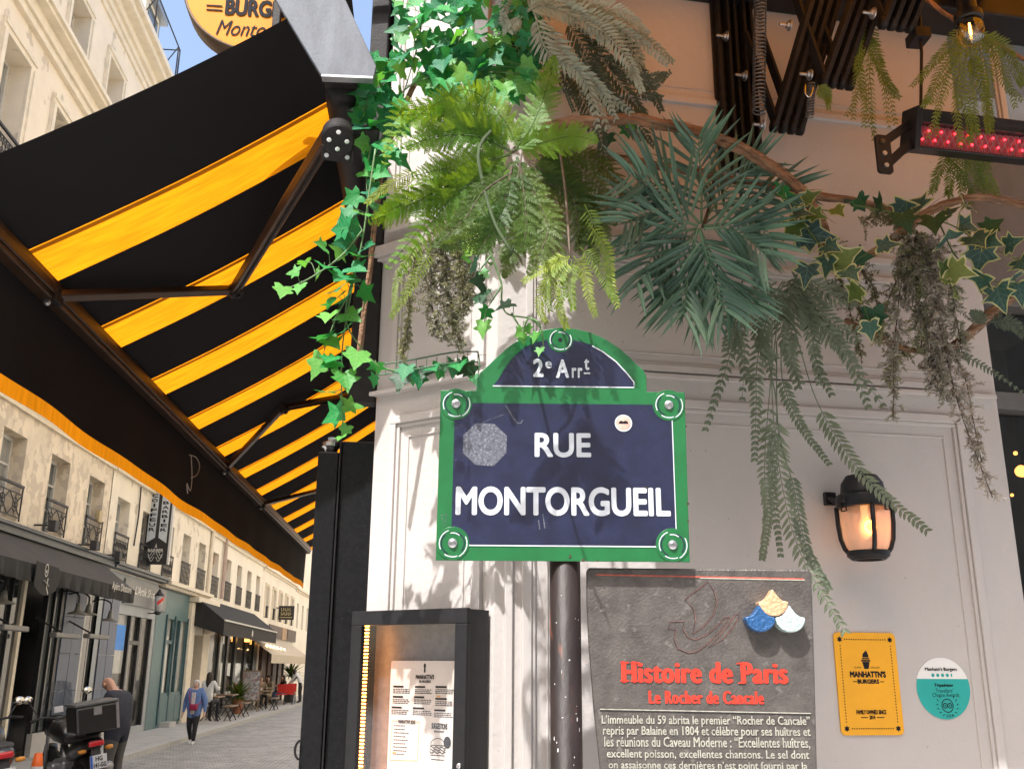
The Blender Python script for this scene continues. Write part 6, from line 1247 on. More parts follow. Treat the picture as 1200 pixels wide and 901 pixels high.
for p, L, n, Y in (([(820, 262), (795, 235), (765, 215), (735, 205, 2.68)], .16, 14, 2.78), ([(818, 265), (790, 255), (760, 250), (730, 262, 2.7)], .15, 14, 2.78), ([(816, 268), (790, 275), (765, 300), (745, 335, 2.72)], .14, 13, 2.8), ([(818, 268), (810, 300), (805, 335), (800, 370, 2.64)], .16, 14, 2.74), ([(820, 270), (828, 300), (838, 335), (850, 365, 2.62)], .16, 14, 2.72), ([(825, 268), (850, 268), (875, 280), (900, 300, 2.62)], .15, 13, 2.72),
                   ([(825, 265), (855, 262), (880, 262), (905, 275, 2.66)], .14, 12, 2.76), ([(822, 262), (822, 225), (820, 190), (818, 160, 2.76)], .14, 13, 2.84), ([(824, 262), (845, 230), (868, 205), (890, 190, 2.86)], .13, 12, 2.92), ([(826, 262), (860, 240), (900, 225), (930, 222, 2.86)], .13, 12, 2.92), ([(820, 268), (835, 300), (860, 335), (880, 360, 2.7)], .13, 11, 2.78), ([(818, 268), (800, 290), (785, 320), (775, 350, 2.74)], .12, 10, 2.8)):
    palm_frond(p, Y, L*1.4, int(n*.95), .0155)
# ---------------------------------------------------------------- grey-green sword fern
sw_ = thing('fern', P3(925, 320, 2.85), 'grey-green sword fern with long fronds trailing past the lantern', 'fern', 'plants on the wall')
sp_f = lambda t: min(1, .35+t*3)*(1-.75*max(0, t-.15))
for p, L, n, bare in (([(910, 340), (870, 380), (848, 440), (826, 505)], .04, 34, .1), ([(905, 350), (888, 420), (886, 480), (884, 540)], .04, 36, .15), ([(915, 350), (905, 430), (896, 540), (900, 600), (893, 655)], .04, 44, .35), ([(905, 380), (905, 460), (912, 540), (935, 640), (990, 740)], .065, 52, .35), ([(910, 400), (912, 500), (930, 570), (945, 640), (972, 690)], .045, 40, .45), ([(925, 360), (938, 410), (962, 480), (1015, 560), (1087, 622)], .055, 46, .50), ([(935, 340), (965, 380), (995, 420), (1018, 478)], .05, 34, .05), ([(915, 400), (918, 450), (940, 500), (972, 544)], .035, 34, .3),
                       ([(930, 320), (950, 350), (975, 375), (1005, 400)], .055, 26, .05), ([(925, 330), (930, 370), (925, 410), (935, 455)], .05, 28, .05), ([(920, 330), (900, 370), (895, 400), (905, 440)], .05, 28, .05), ([(930, 330), (945, 370), (955, 410), (960, 450)], .045, 28, .05), ([(910, 330), (880, 350), (860, 380), (850, 410)], .05, 26, .05), ([(900, 420), (910, 480), (905, 560), (915, 652)], .035, 36, .45), ([(935, 320), (925, 350), (915, 380), (925, 425)], .055, 26, .05), ([(940, 320), (960, 340), (985, 350), (1010, 345)], .05, 22, .05), ([(870, 330), (862, 370), (866, 410), (880, 455)], .045, 28, .05)):
    for pq in ([p] if bare > .09 else [p, jit(p, 12)]): frond(sw_, pq, 2.84, L*1.12, int(n*.66), .0125, m_sword, 'lance', 66, sp_f, .12, tilt=.45, bare=bare, rr=.0024, curl=.12)
rf2 = thing('fern', P3(1160, 380, 2.8), 'small grey fern over the frayed vine stub at right', 'fern', 'plants on the wall')
for p, L in (([(1160, 378), (1175, 376), (1190, 382), (1206, 400)], .045), ([(1155, 380), (1148, 372), (1143, 368), (1138, 366)], .03), ([(1120, 410), (1145, 425), (1170, 440), (1205, 465)], .025)): frond(rf2, p, 2.8, L, 16, .008, m_silverd, 'lance', 66, sp_f, .1, tilt=.3, curl=.15)
# ---------------------------------------------------------------- cream-edged ivy
vl = [(918, 228, 'g', .9), (932, 238), (951, 230, 'o', .7), (983, 248, 'o', .75), (958, 252, 'o', .8), (926, 270, 'o', .9), (958, 276, 'v', 1.25), (945, 322), (968, 312), (992, 300, 'o', 1.1), (1000, 345, 'o'), (998, 322), (1008, 335), (1055, 245), (1073, 238), (1042, 287), (1135, 240, 'v', 1.15), (1117, 246, 'v', .8), (1113, 278, 'v', 1.2), (1137, 266), (1146, 282), (1162, 284), (1187, 284), (1148, 303, 'v', 1.2), (1188, 302), (1113, 314, 'o', .8), (1126, 318, 'o', 1), (1188, 330), (1150, 333, 'v', .9), (1172, 350), (1121, 346, 'o', .6), (940, 250), (975, 290, 'v', .8), (1012, 300, 'd', .9), (1062, 260, 'd'), (1028, 246, 'd'), (1010, 240, 'd', .8), (995, 235, 'd', .8), (1095, 262, 'd'), (1110, 330, 'o', .7), (1025, 375, 'd', .9), (1020, 388, 'v', .8), (1200, 310), (1196, 345), (1165, 262, 'd', .8)]
ivy('cream-edged variegated ivy garland at right', [[(905, 225), (935, 240), (975, 248), (985, 250)], [(930, 245), (955, 280), (985, 315), (1005, 345)], [(1000, 240), (1050, 250), (1110, 262), (1150, 285), (1205, 310)], [(1100, 260), (1120, 300), (1150, 325), (1190, 335)], [(1110, 320), (1122, 345)]], vl, 'vvv', 2.74, (.072, .095), sr=.0026, stem_mat=m_varig)
# ---------------------------------------------------------------- needle sprigs, top right
n1 = thing('needle_sprig', P3(1015, 30, 2.85), 'olive needle sprig hanging beside the folded awning arms', 'plant', 'plants on the wall')
for p in ([(1015, 20), (1008, 60), (1003, 100), (1000, 140)], [(1016, 25), (1018, 70), (1022, 120), (1024, 165)], [(1018, 25), (1025, 60), (1035, 100), (1042, 150)], [(1018, 40), (1028, 70), (1040, 95), (1050, 108)], [(1014, 30), (1006, 70), (1012, 110), (1012, 148)], [(958, 100), (965, 106), (970, 112), (972, 120)]):
    for pq in (p, jit(p, 5)): frond(n1, pq, 2.86, .034, 26, .0052, m_yewd, 'lance', 62, lambda t: (1-t*.55), .1, tilt=.5, rr=.0016)
n2 = thing('needle_sprig', P3(1132, 30, 2.75), 'olive needle sprig hanging behind the bulb and heater', 'plant', 'plants on the wall')
for p in ([(1130, 30), (1110, 55), (1092, 75), (1078, 96)], [(1130, 35), (1112, 80), (1100, 120), (1098, 158)], [(1132, 35), (1125, 80), (1120, 130), (1125, 172)], [(1134, 35), (1140, 80), (1142, 120), (1146, 160)], [(1138, 35), (1155, 75), (1160, 110), (1158, 150)], [(1142, 35), (1165, 60), (1180, 90), (1190, 126)], [(1135, 60), (1150, 100), (1160, 130), (1162, 155)], [(1128, 50), (1105, 85), (1090, 110), (1082, 125)], [(1150, 40), (1175, 55), (1195, 80), (1205, 95)], [(1132, 60), (1130, 110), (1135, 140), (1138, 168)]):
    for pq in (p, jit(p, 6)): frond(n2, pq, 2.68, .036, 26, .0054, m_yewd, 'lance', 62, lambda t: (1-t*.55), .1, tilt=.5, rr=.0016)
n3 = thing('needle_sprig', P3(1125, 180, 2.9), 'olive needle sprig hanging below the red heater', 'plant', 'plants on the wall')
for p in ([(1112, 170), (1106, 190), (1098, 210), (1094, 224)], [(1120, 170), (1116, 195), (1112, 215), (1114, 232)], [(1128, 170), (1128, 195), (1128, 215), (1126, 238)], [(1134, 170), (1142, 195), (1148, 215), (1152, 232)], [(1140, 170), (1152, 190), (1160, 210), (1168, 226)], [(1122, 170), (1122, 200), (1136, 222), (1138, 238)]):
    for pq in (p, jit(p, 6)): frond(n3, pq, 2.9, .036, 20, .0054, m_yewd, 'lance', 62, lambda t: (1-t*.45), .1, tilt=.4, rr=.0016)
# ================================================================ people
m_skin = M('skin', (.46, .26, .18), .5, var=.1, scale=20); m_skin2 = M('pale skin', (.52, .33, .25), .5, var=.1, scale=20)
m_navy = M('navy jacket', (.014, .017, .030), .8, var=.3, scale=12, bump=.2, bscale=30); m_greytr = M('grey trousers', (.085, .08, .075), .85, var=.2, scale=15)
m_denim = M('blue denim jacket', (.10, .17, .36), .8, var=.25, scale=14, bump=.2, bscale=40); m_ktr = M('black trousers', (.012, .012, .014), .85, var=.2, scale=15); m_wshoe = M('white shoe', (.6, .6, .6), .6); m_bshoe = M('black shoe', (.015, .014, .014), .5)
m_whair = M('white hair', (.60, .58, .55), .8, var=.2, scale=60); m_bhair = M('dark brown hair', (.03, .018, .012), .6, var=.3, scale=60)
m_print = M('white patterned shirt', (.55, .48, .47), .8, var=.5, scale=30); m_mag = M('magenta bag leather', (.28, .015, .06), .5); m_wtop = M('white top', (.6, .6, .58), .8, var=.1, scale=20)
m_tan = M('tan coat', (.22, .17, .11), .85, var=.2, scale=14); m_dark = M('dark coat', (.03, .028, .028), .85, var=.2, scale=14); m_redc = M('red cloth', (.55, .03, .02), .7); m_jean = M('jeans', (.10, .16, .30), .85, var=.2, scale=14)
STAND = dict(pelvis=(0, 0, .92), waist=(0, .0, 1.06), chest=(0, .0, 1.28), neck=(0, .0, 1.44), head=(0, .02, 1.53), crown=(0, .015, 1.64), nose=(0, .10, 1.55),
             shoulder=(.17, 0, 1.39), elbow=(.23, -.02, 1.12), wrist=(.24, .06, .88), hip=(.09, 0, .88), knee=(.10, .02, .50), ankle=(.10, -.02, .09), toe=(.11, .13, .04))
RADII = dict(pelvis=.135, waist=.125, chest=.135, neck=.055, head=.088, crown=.068, nose=.02, shoulder=.066, elbow=.048, wrist=.033, hip=.088, knee=.06, ankle=.045, toe=.035)
def person(label, loc, heading, pose, mats, h=1.7, bulk=1.0, radii=None, group=None, hair=None, cat='person'):
    """one continuous skinned body; heading: angle of the facing direction from +Y towards -X"""
    J = {}; Rd = dict(RADII); Rd.update(radii or {})
    for k, v in STAND.items():
        if k in ('shoulder', 'elbow', 'wrist', 'hip', 'knee', 'ankle', 'toe'):
            for s, t in ((-1, 'L'), (1, 'R')): J[k+t] = pose.get(k+t, (s*v[0], v[1], v[2]))
        else: J[k] = pose.get(k, v)
    ed = [('pelvis', 'waist'), ('waist', 'chest'), ('chest', 'neck'), ('neck', 'head'), ('head', 'crown'), ('head', 'nose')]
    for t in 'LR': ed += [('chest', 'shoulder'+t), ('shoulder'+t, 'elbow'+t), ('elbow'+t, 'wrist'+t), ('pelvis', 'hip'+t), ('hip'+t, 'knee'+t), ('knee'+t, 'ankle'+t), ('ankle'+t, 'toe'+t)]
    for t in 'LR':                                                     # palm and five fingers
        w = V(J['wrist'+t]); d = (w-V(J['elbow'+t])).normalized(); x = d.cross(V((0, 1, 0)));  x = x.normalized() if x.length > .1 else V((1, 0, 0)); y = d.cross(x)
        J['palm'+t] = w+d*.055; Rd['palm'] = .030; ed.append(('wrist'+t, 'palm'+t))
        for k, (o, ln_) in enumerate(((-.03, .07), (-.01, .085), (.01, .08), (.028, .065))):
            J['fa%d%s' % (k, t)] = w+d*.09+y*o; J['fb%d%s' % (k, t)] = w+d*(.09+ln_)+y*o+x*.02; ed += [('palm'+t, 'fa%d%s' % (k, t)), ('fa%d%s' % (k, t), 'fb%d%s' % (k, t))]; Rd['fa%d' % k] = .010; Rd['fb%d' % k] = .008
        J['ta'+t] = w+d*.06-y*.045; J['tb'+t] = w+d*.10-y*.055; ed += [('palm'+t, 'ta'+t), ('ta'+t, 'tb'+t)]; Rd['ta'] = .011; Rd['tb'] = .009
    names = list(J); me = bpy.data.meshes.new('body'); s = h/1.71
    me.from_pydata([tuple(V(J[n])*s) for n in names], [(names.index(a), names.index(b)) for a, b in ed], [])
    o = bpy.data.objects.new('body', me); COL.objects.link(o)
    o.modifiers.new('skin', 'SKIN'); sv = me.skin_vertices[0].data
    for i, n in enumerate(names):
        key = n if n in Rd else n[:-1]; r = Rd[key]*s*(bulk if key in ('pelvis', 'waist', 'chest', 'shoulder', 'elbow', 'hip', 'knee') else 1)
        sv[i].radius = (r*(1.25 if key in ('pelvis', 'waist', 'chest') else 1), r*(.85 if key in ('pelvis', 'waist', 'chest') else 1)); sv[i].use_root = (n == 'pelvis')
    q = o.modifiers.new('sub', 'SUBSURF'); q.levels = q.render_levels = 2
    dg = bpy.context.evaluated_depsgraph_get(); m2 = bpy.data.meshes.new_from_object(o.evaluated_get(dg)); bpy.data.objects.remove(o)
    m2.materials.clear(); order = ['skin', 'top', 'legs', 'shoe']
    for k in order: m2.materials.append(mats[k])
    seg = [(V(J[a])*s, V(J[b])*s, a, b) for a, b in ed]
    for p in m2.polygons:
        c = V(p.center); best = 9; bb = None
        for a, b, na, nb in seg:
            t = max(0, min(1, (c-a).dot(b-a)/max((b-a).length_squared, 1e-9))); dd = (a+(b-a)*t-c).length/(Rd.get(nb, Rd.get(nb[:-1], .05)))
            if dd < best: best = dd; bb = (na, nb, t)
        na, nb, t = bb; k = 'top'
        if na in ('neck', 'head') or nb in ('crown', 'nose') or na.startswith(('palm', 'fa', 'ta')) or nb.startswith('palm'): k = 'skin'
        elif nb.startswith('toe') or (nb.startswith('ankle') and t > .9): k = 'shoe'
        elif nb.startswith(('knee', 'ankle')) or (nb.startswith('hip') and c.z < mats.get('hem', .9)*s): k = 'legs'
        if c.z > mats.get('hem', .9)*s and k == 'legs': k = 'top'
        p.material_index = order.index(k); p.use_smooth = True
    root = thing('person', loc, label, cat, group); Wd = Mx.Translation(V(loc)) @ Mx.Rotation(heading, 4, 'Z')
    b = bpy.data.objects.new('body', m2); link(b, root, Wd)
    if hair:
        hm, L = hair; hc = V(J['head'])*s; mb = MB(); prof = [(.0004, .155), (.05, .145), (.085, .10), (.100, .04), (.100, -.02)]
        if L: prof += [(.105, -.12), (.10, -L), (.05, -L-.03), (.0004, -L-.035)]
        else: prof += [(.092, -.05)]
        mb.lathe([(r*s, z*s) for r, z in prof], 20, Mx.Translation(hc+V((0, -.028, -.002))*s), False)
        ho = mb.build('hair', hm, root, True, world=Wd)
        for v in ho.data.vertices:                                     # open the hair over the face, roughen the outline
            rel = v.co-hc; k = 1+.10*mnoise.noise(v.co*14)
            v.co = hc+rel*k
            if v.co.y-hc.y > .03*s and v.co.z-hc.z < .07*s: v.co.y = hc.y+.01*s-(.03*s)
    return root, J, s, Wd
def at_px(x, y, Y): return atY(x, y, Y)
# bald man bending over the motorcycle case
Ym = 15.6; p = at_px(131, 800, Ym)
man = person('bald man in navy jacket and grey trousers bending over a motorcycle case', (p.x+.16, Ym, 0), rad(68),
             dict(chest=(0, .06, 1.24), waist=(0, .0, 1.05), neck=(0, .15, 1.40), head=(0, .25, 1.49), crown=(0, .26, 1.61), nose=(0, .345, 1.46), shoulderL=(-.18, .06, 1.31), shoulderR=(.18, .06, 1.31), elbowL=(-.25, .12, 1.08), elbowR=(.25, .10, 1.08), wristL=(-.16, .36, 1.08), wristR=(.16, .34, 1.06)),
             dict(skin=m_skin, top=m_navy, legs=m_greytr, shoe=m_bshoe, hem=.74), 1.74, 1.22, dict(pelvis=.155, waist=.15, chest=.15, hip=.115, shoulder=.085, elbow=.066))
_, J, s, Wd = man; mb = MB(Wd); c = V(J['neck'])*s; mb.lathe([(.10*s, -.04*s), (.115*s, .0), (.10*s, .035*s), (.075*s, .03*s)], 18, Mx.Translation(c+V((0, -.03, -.02))), False); o = mb.build('hood', m_navy, man[0], True)
for sx in (-1, 1):
    mb = MB(Wd); mb.lathe([(.004, -.03), (.02, -.02), (.024, .01), (.012, .03)], 8, Mx.Translation(V(J['head'])*s+V((sx*.088*s, -.005, .0))), True); mb.build('ear', m_skin, man[0], True)
# older woman walking
Yw = 24.9; p = at_px(224, 873, Yw)
wom = person('older woman with white hair and blue denim jacket walking in the road', (p.x, Yw, 0), rad(170),
             dict(kneeL=(-.10, .10, .49), ankleL=(-.10, .14, .08), toeL=(-.11, .28, .05), kneeR=(.10, .02, .49), ankleR=(.10, -.16, .12), toeR=(.11, -.03, .04), elbowL=(-.27, -.04, 1.12), wristL=(-.30, .02, .86), elbowR=(.27, -.05, 1.12), wristR=(.29, .03, .86)),
             dict(skin=m_skin2, top=m_denim, legs=m_ktr, shoe=m_wshoe, hem=.80), 1.50, 1.25, dict(pelvis=.15, waist=.155, chest=.145, shoulder=.085, elbow=.066, hip=.10), hair=(m_whair, 0))
_, J, s, Wd = wom; mb = MB(Wd @ Mx.Scale(s, 4)); mb.box(-.055, .055, .118, .150, .80, 1.36); mb.build('patterned_shirt', m_print, wom[0], bevel=.02)
bag = thing('shoulder_bag', Wd @ V((-.1, .2, .95)), 'magenta shoulder bag worn across the older woman\u2019s front', 'bag'); mb = MB(Wd @ Mx.Scale(s, 4)); mb.box(-.17, .06, .165, .245, .90, 1.06); mb.build('pouch', m_mag, bag, bevel=.03)
mb = MB(Wd @ Mx.Scale(s, 4)); mb.tube(bez([(.05, .19, 1.05), (.10, .17, 1.25), (.13, .06, 1.43), (.10, -.10, 1.44)], 10), .012, 6); mb.tube(bez([(-.15, .19, 1.05), (-.19, .1, 1.1), (-.16, -.1, 1.2)], 8), .012, 6); mb.build('strap', m_mag, bag, True)
# woman with long hair at the tables
p = at_px(247, 780, 31.5)
person('long-haired woman in white top seated by the silver panel', (p.x, 31.5, .12), rad(-20), dict(pelvis=(0, -.05, .62), hipL=(-.1, 0, .6), hipR=(.1, 0, .6), kneeL=(-.12, .38, .62), kneeR=(.12, .38, .62), ankleL=(-.12, .36, .12), ankleR=(.12, .36, .12), toeL=(-.12, .48, .08), toeR=(.12, .48, .08), waist=(0, -.03, .82), chest=(0, 0, 1.04), neck=(0, .02, 1.2), head=(0, .04, 1.29), crown=(0, .04, 1.40), nose=(0, .12, 1.3), shoulderL=(-.17, 0, 1.15), shoulderR=(.17, 0, 1.15), elbowL=(-.24, .1, .94), elbowR=(.24, .1, .94), wristL=(-.12, .34, .98), wristR=(.12, .34, 1.0)),
       dict(skin=m_skin2, top=m_wtop, legs=m_ktr, shoe=m_bshoe, hem=.68), 1.78, 1.05, hair=(m_bhair, .30))
SIT = dict(pelvis=(0, -.05, .50), hipL=(-.1, 0, .5), hipR=(.1, 0, .5), kneeL=(-.12, .42, .52), kneeR=(.12, .42, .52), ankleL=(-.12, .44, .09), ankleR=(.12, .40, .09), toeL=(-.12, .57, .04), toeR=(.12, .53, .04), waist=(0, -.05, .68), chest=(0, -.03, .90), neck=(0, 0, 1.06), head=(0, .03, 1.15), crown=(0, .03, 1.26), nose=(0, .11, 1.16), shoulderL=(-.17, -.03, 1.01), shoulderR=(.17, -.03, 1.01), elbowL=(-.25, .06, .78), elbowR=(.25, .06, .78), wristL=(-.12, .30, .80), wristR=(.12, .30, .82))
for x, Y, hd_, top, leg, hair, lab in ((314, 44.0, 150, m_tan, m_tan, (m_bhair, .12), 'seated caf\u00e9 guest in a tan coat reading'), (310, 46.0, 175, m_dark, m_dark, (m_bhair, 0), 'dark-coated guest sitting behind the tan-coated reader'), (331, 48.0, 120, m_dark, m_jean, (m_bhair, .1), 'seated guest in dark top and blue jeans by red chairs'), (305, 43.2, 210, m_tan, m_ktr, (m_bhair, .1), 'guest in pale coat sitting behind the menu board')):
    p = at_px(x, 812, Y); person(lab, (max(p.x, XF+.45), Y, .12), rad(hd_), SIT, dict(skin=m_skin2, top=top, legs=leg, shoe=m_bshoe, hem=.55), 1.7, 1.05, hair=hair)
p = at_px(351, 823, 49.5)
person('waiter in white shirt and black trousers leaning over a red chair', (p.x, 49.5, .12), rad(80), dict(chest=(0, .16, 1.22), waist=(0, .05, 1.05), neck=(0, .28, 1.33), head=(0, .36, 1.36), crown=(0, .40, 1.46), nose=(0, .44, 1.32), shoulderL=(-.17, .18, 1.29), shoulderR=(.17, .18, 1.29), elbowL=(-.2, .36, 1.05), elbowR=(.2, .36, 1.05), wristL=(-.16, .52, .86), wristR=(.16, .52, .86)), dict(skin=m_skin, top=m_wtop, legs=m_ktr, shoe=m_bshoe, hem=.92), 1.75, hair=(m_bhair, 0))
# ================================================================ cafe furniture
m_wood = M('table wood', (.20, .13, .08), .5, var=.2, scale=8); m_terra = M('terracotta', (.30, .12, .06), .8)
def table(x, Y, label):
    p = at_px(x, 815, Y); X = max(p.x, XF+.5); t = thing('cafe_table', (X, Y, .12), label, 'table', 'caf\u00e9 tables on the pavement'); a = MB(); a.box(X-.30, X+.30, Y-.55, Y+.55, .82, .86); a.build('top', m_wood, t, bevel=.01)
    for yy in (-.4, .4): a = MB(); a.bar((X-.24, Y+yy, .82), (X+.24, Y+yy, .12), .03); a.build('leg', m_iron, t); a = MB(); a.bar((X+.24, Y+yy+.03, .82), (X-.24, Y+yy+.03, .12), .03); a.build('leg', m_iron, t)
    for dy in (-.3, .25): a = MB(); a.lathe([(.05, .861), (.055, .95), (.03, .951)], 10, Mx.Translation((X, Y+dy, 0))); o = a.build('candle_jar', m_wfr); tag(o, '%s small white jar on the %s' % ('nearer' if dy < 0 else 'farther', label), 'jar', 'jars on caf\u00e9 tables')
    bn = thing('cafe_bench', (X+.6, Y, .12), 'slim wooden bench in front of the %s' % label, 'bench', 'caf\u00e9 benches'); a = MB(); a.box(X+.48, X+.74, Y-.6, Y+.6, .55, .59); a.build('seat', m_wood, bn)
    for yy in (-.45, .45): a = MB(); a.bar((X+.5, Y+yy, .55), (X+.72, Y+yy, .12), .03); a.build('leg', m_iron, bn); a = MB(); a.bar((X+.72, Y+yy+.03, .55), (X+.5, Y+yy+.03, .12), .03); a.build('leg', m_iron, bn)
table(249, 33.6, 'caf\u00e9 table nearest the older woman'); table(266, 36.2, 'caf\u00e9 table left of the potted palm'); table(304, 41.8, 'caf\u00e9 table behind the menu board')
X, Y = at_px(278, 828, 38.2).x, 38.2; X = max(X, XF+.6)
pt = thing('potted_plant', (X, Y, .12), 'leafy potted palm in terracotta beside the menu board', 'plant'); a = MB(); a.lathe([(.16, .12), (.24, .62), (.26, .62), (.26, .68), (.2, .68)], 16, Mx.Translation((X, Y, 0))); a.build('pot', m_terra, pt)
def bush(par, X, Y, z, r, h, n, mat):
    a = MB()
    for k in range(n):
        t = R_.uniform(0, 6.28); e = R_.uniform(.2, 1.2); P = [V((X, Y, z))]; d = V((math.cos(t)*math.cos(e), math.sin(t)*math.cos(e), math.sin(e))); L = R_.uniform(.6, 1)*r*1.5
        for i in range(5): d = (d+V((0, 0, -.16))).normalized(); P.append(P[-1]+d*L/5)
        w = .035; sd = d.cross(V((0, 0, 1))).normalized(); a.add([q+sd*w*s*(math.sin(math.pi*(i+.4)/5.6)) for i, q in enumerate(P) for s in (-1, 1)], [(2*i, 2*i+1, 2*i+3, 2*i+2) for i in range(5)])
    return a.build('foliage', mat, par)
bush(pt, X, Y, .7, .62, .8, 90, m_fernd)
p = at_px(340, 800, 50.5); Xb = max(p.x, XF+.5); pt2 = thing('potted_plant', (Xb, 50.5, .12), 'tall potted shrub beside the waiter', 'plant'); a = MB(); a.lathe([(.2, .12), (.28, .8), (.24, .8)], 14, Mx.Translation((Xb, 50.5, 0))); a.build('pot', m_iron, pt2); bush(pt2, Xb, 50.5, 1.3, .75, 1, 80, m_fernd)
p = at_px(292, 832, 40.0); Xm = max(p.x, XF+.7); mbd = thing('menu_board', (Xm, 40, .12), 'upright colourful menu board on the pavement', 'board'); a = MB(); a.box(Xm-.36, Xm+.36, 39.98, 40.02, .5, 1.65); a.build('frame', m_wood, mbd)
a = MB(); a.box(Xm-.32, Xm+.32, 39.972, 39.979, .56, 1.6); a.build('poster', M('printed poster', (.38, .36, .36), .6, var=.75, scale=9, spots=(.35, .05, .05), spot_scale=8, spot_at=.6), mbd)
for sx in (-.3, .3): a = MB(); a.bar((Xm+sx, 40.03, 1.5), (Xm+sx, 40.35, .12), .03); a.build('leg', m_wood, mbd); a = MB(); a.bar((Xm+sx, 40, .5), (Xm+sx, 39.9, .12), .03); a.build('leg', m_wood, mbd)
def chair(x, Y, label, mat):
    p = at_px(x, 820, Y); X = max(p.x, XF+.5); c = thing('cafe_chair', (X, Y, .12), label, 'chair', 'red caf\u00e9 chairs'); a = MB(); a.box(X-.2, X+.2, Y-.2, Y+.2, .56, .60); a.build('seat', mat, c); a = MB(); a.box(X-.2, X+.2, Y+.16, Y+.2, .64, 1.02); a.build('backrest', mat, c)
    for sx in (-.18, .18):
        for sy in (-.18, .18): a = MB(); a.bar((X+sx, Y+sy, .56 if sy < 0 else .9), (X+sx, Y+sy*1.1, .12), .025); a.build('leg', m_iron, c)
chair(341, 49.2, 'red caf\u00e9 chair held by the waiter', m_redc); chair(329, 47.2, 'red caf\u00e9 chair under the guest in jeans', m_redc); chair(338, 47.8, 'red caf\u00e9 chair between the guest in jeans and the waiter', m_redc)
# ================================================================ motorcycles
m_tyre = M('tyre rubber', (.012, .012, .012), .8, var=.2, scale=30); m_bike = M('black motorcycle paint', (.012, .012, .013), .28, var=.2, scale=10, coat=.3); m_silv = M('silver alloy', (.35, .35, .36), .35, metal=.7, var=.15, scale=12); m_grey = M('grey motorcycle paint', (.09, .095, .10), .3, coat=.3)
m_tl = M('red tail light lens', (.55, .01, .02), .2, coat=.5); m_plate = M('white number plate', (.62, .63, .65), .4); m_mirr = M('mirror glass', (.6, .58, .52), .05, metal=1); m_scr = glassy('smoked windscreen', (.55, .58, .62), .03, .12); m_euro = M('blue plate band', (.03, .12, .5), .4)
def torus(mb, R, r, m, n=28, k=10): mb.add([((R+r*math.cos(b))*math.cos(a), (R+r*math.cos(b))*math.sin(a), r*math.sin(b)) for a in [2*math.pi*i/n for i in range(n)] for b in [2*math.pi*j/k for j in range(k)]], [(i*k+j, i*k+(j+1) % k, ((i+1) % n)*k+(j+1) % k, ((i+1) % n)*k+j) for i in range(n) for j in range(k)], m)
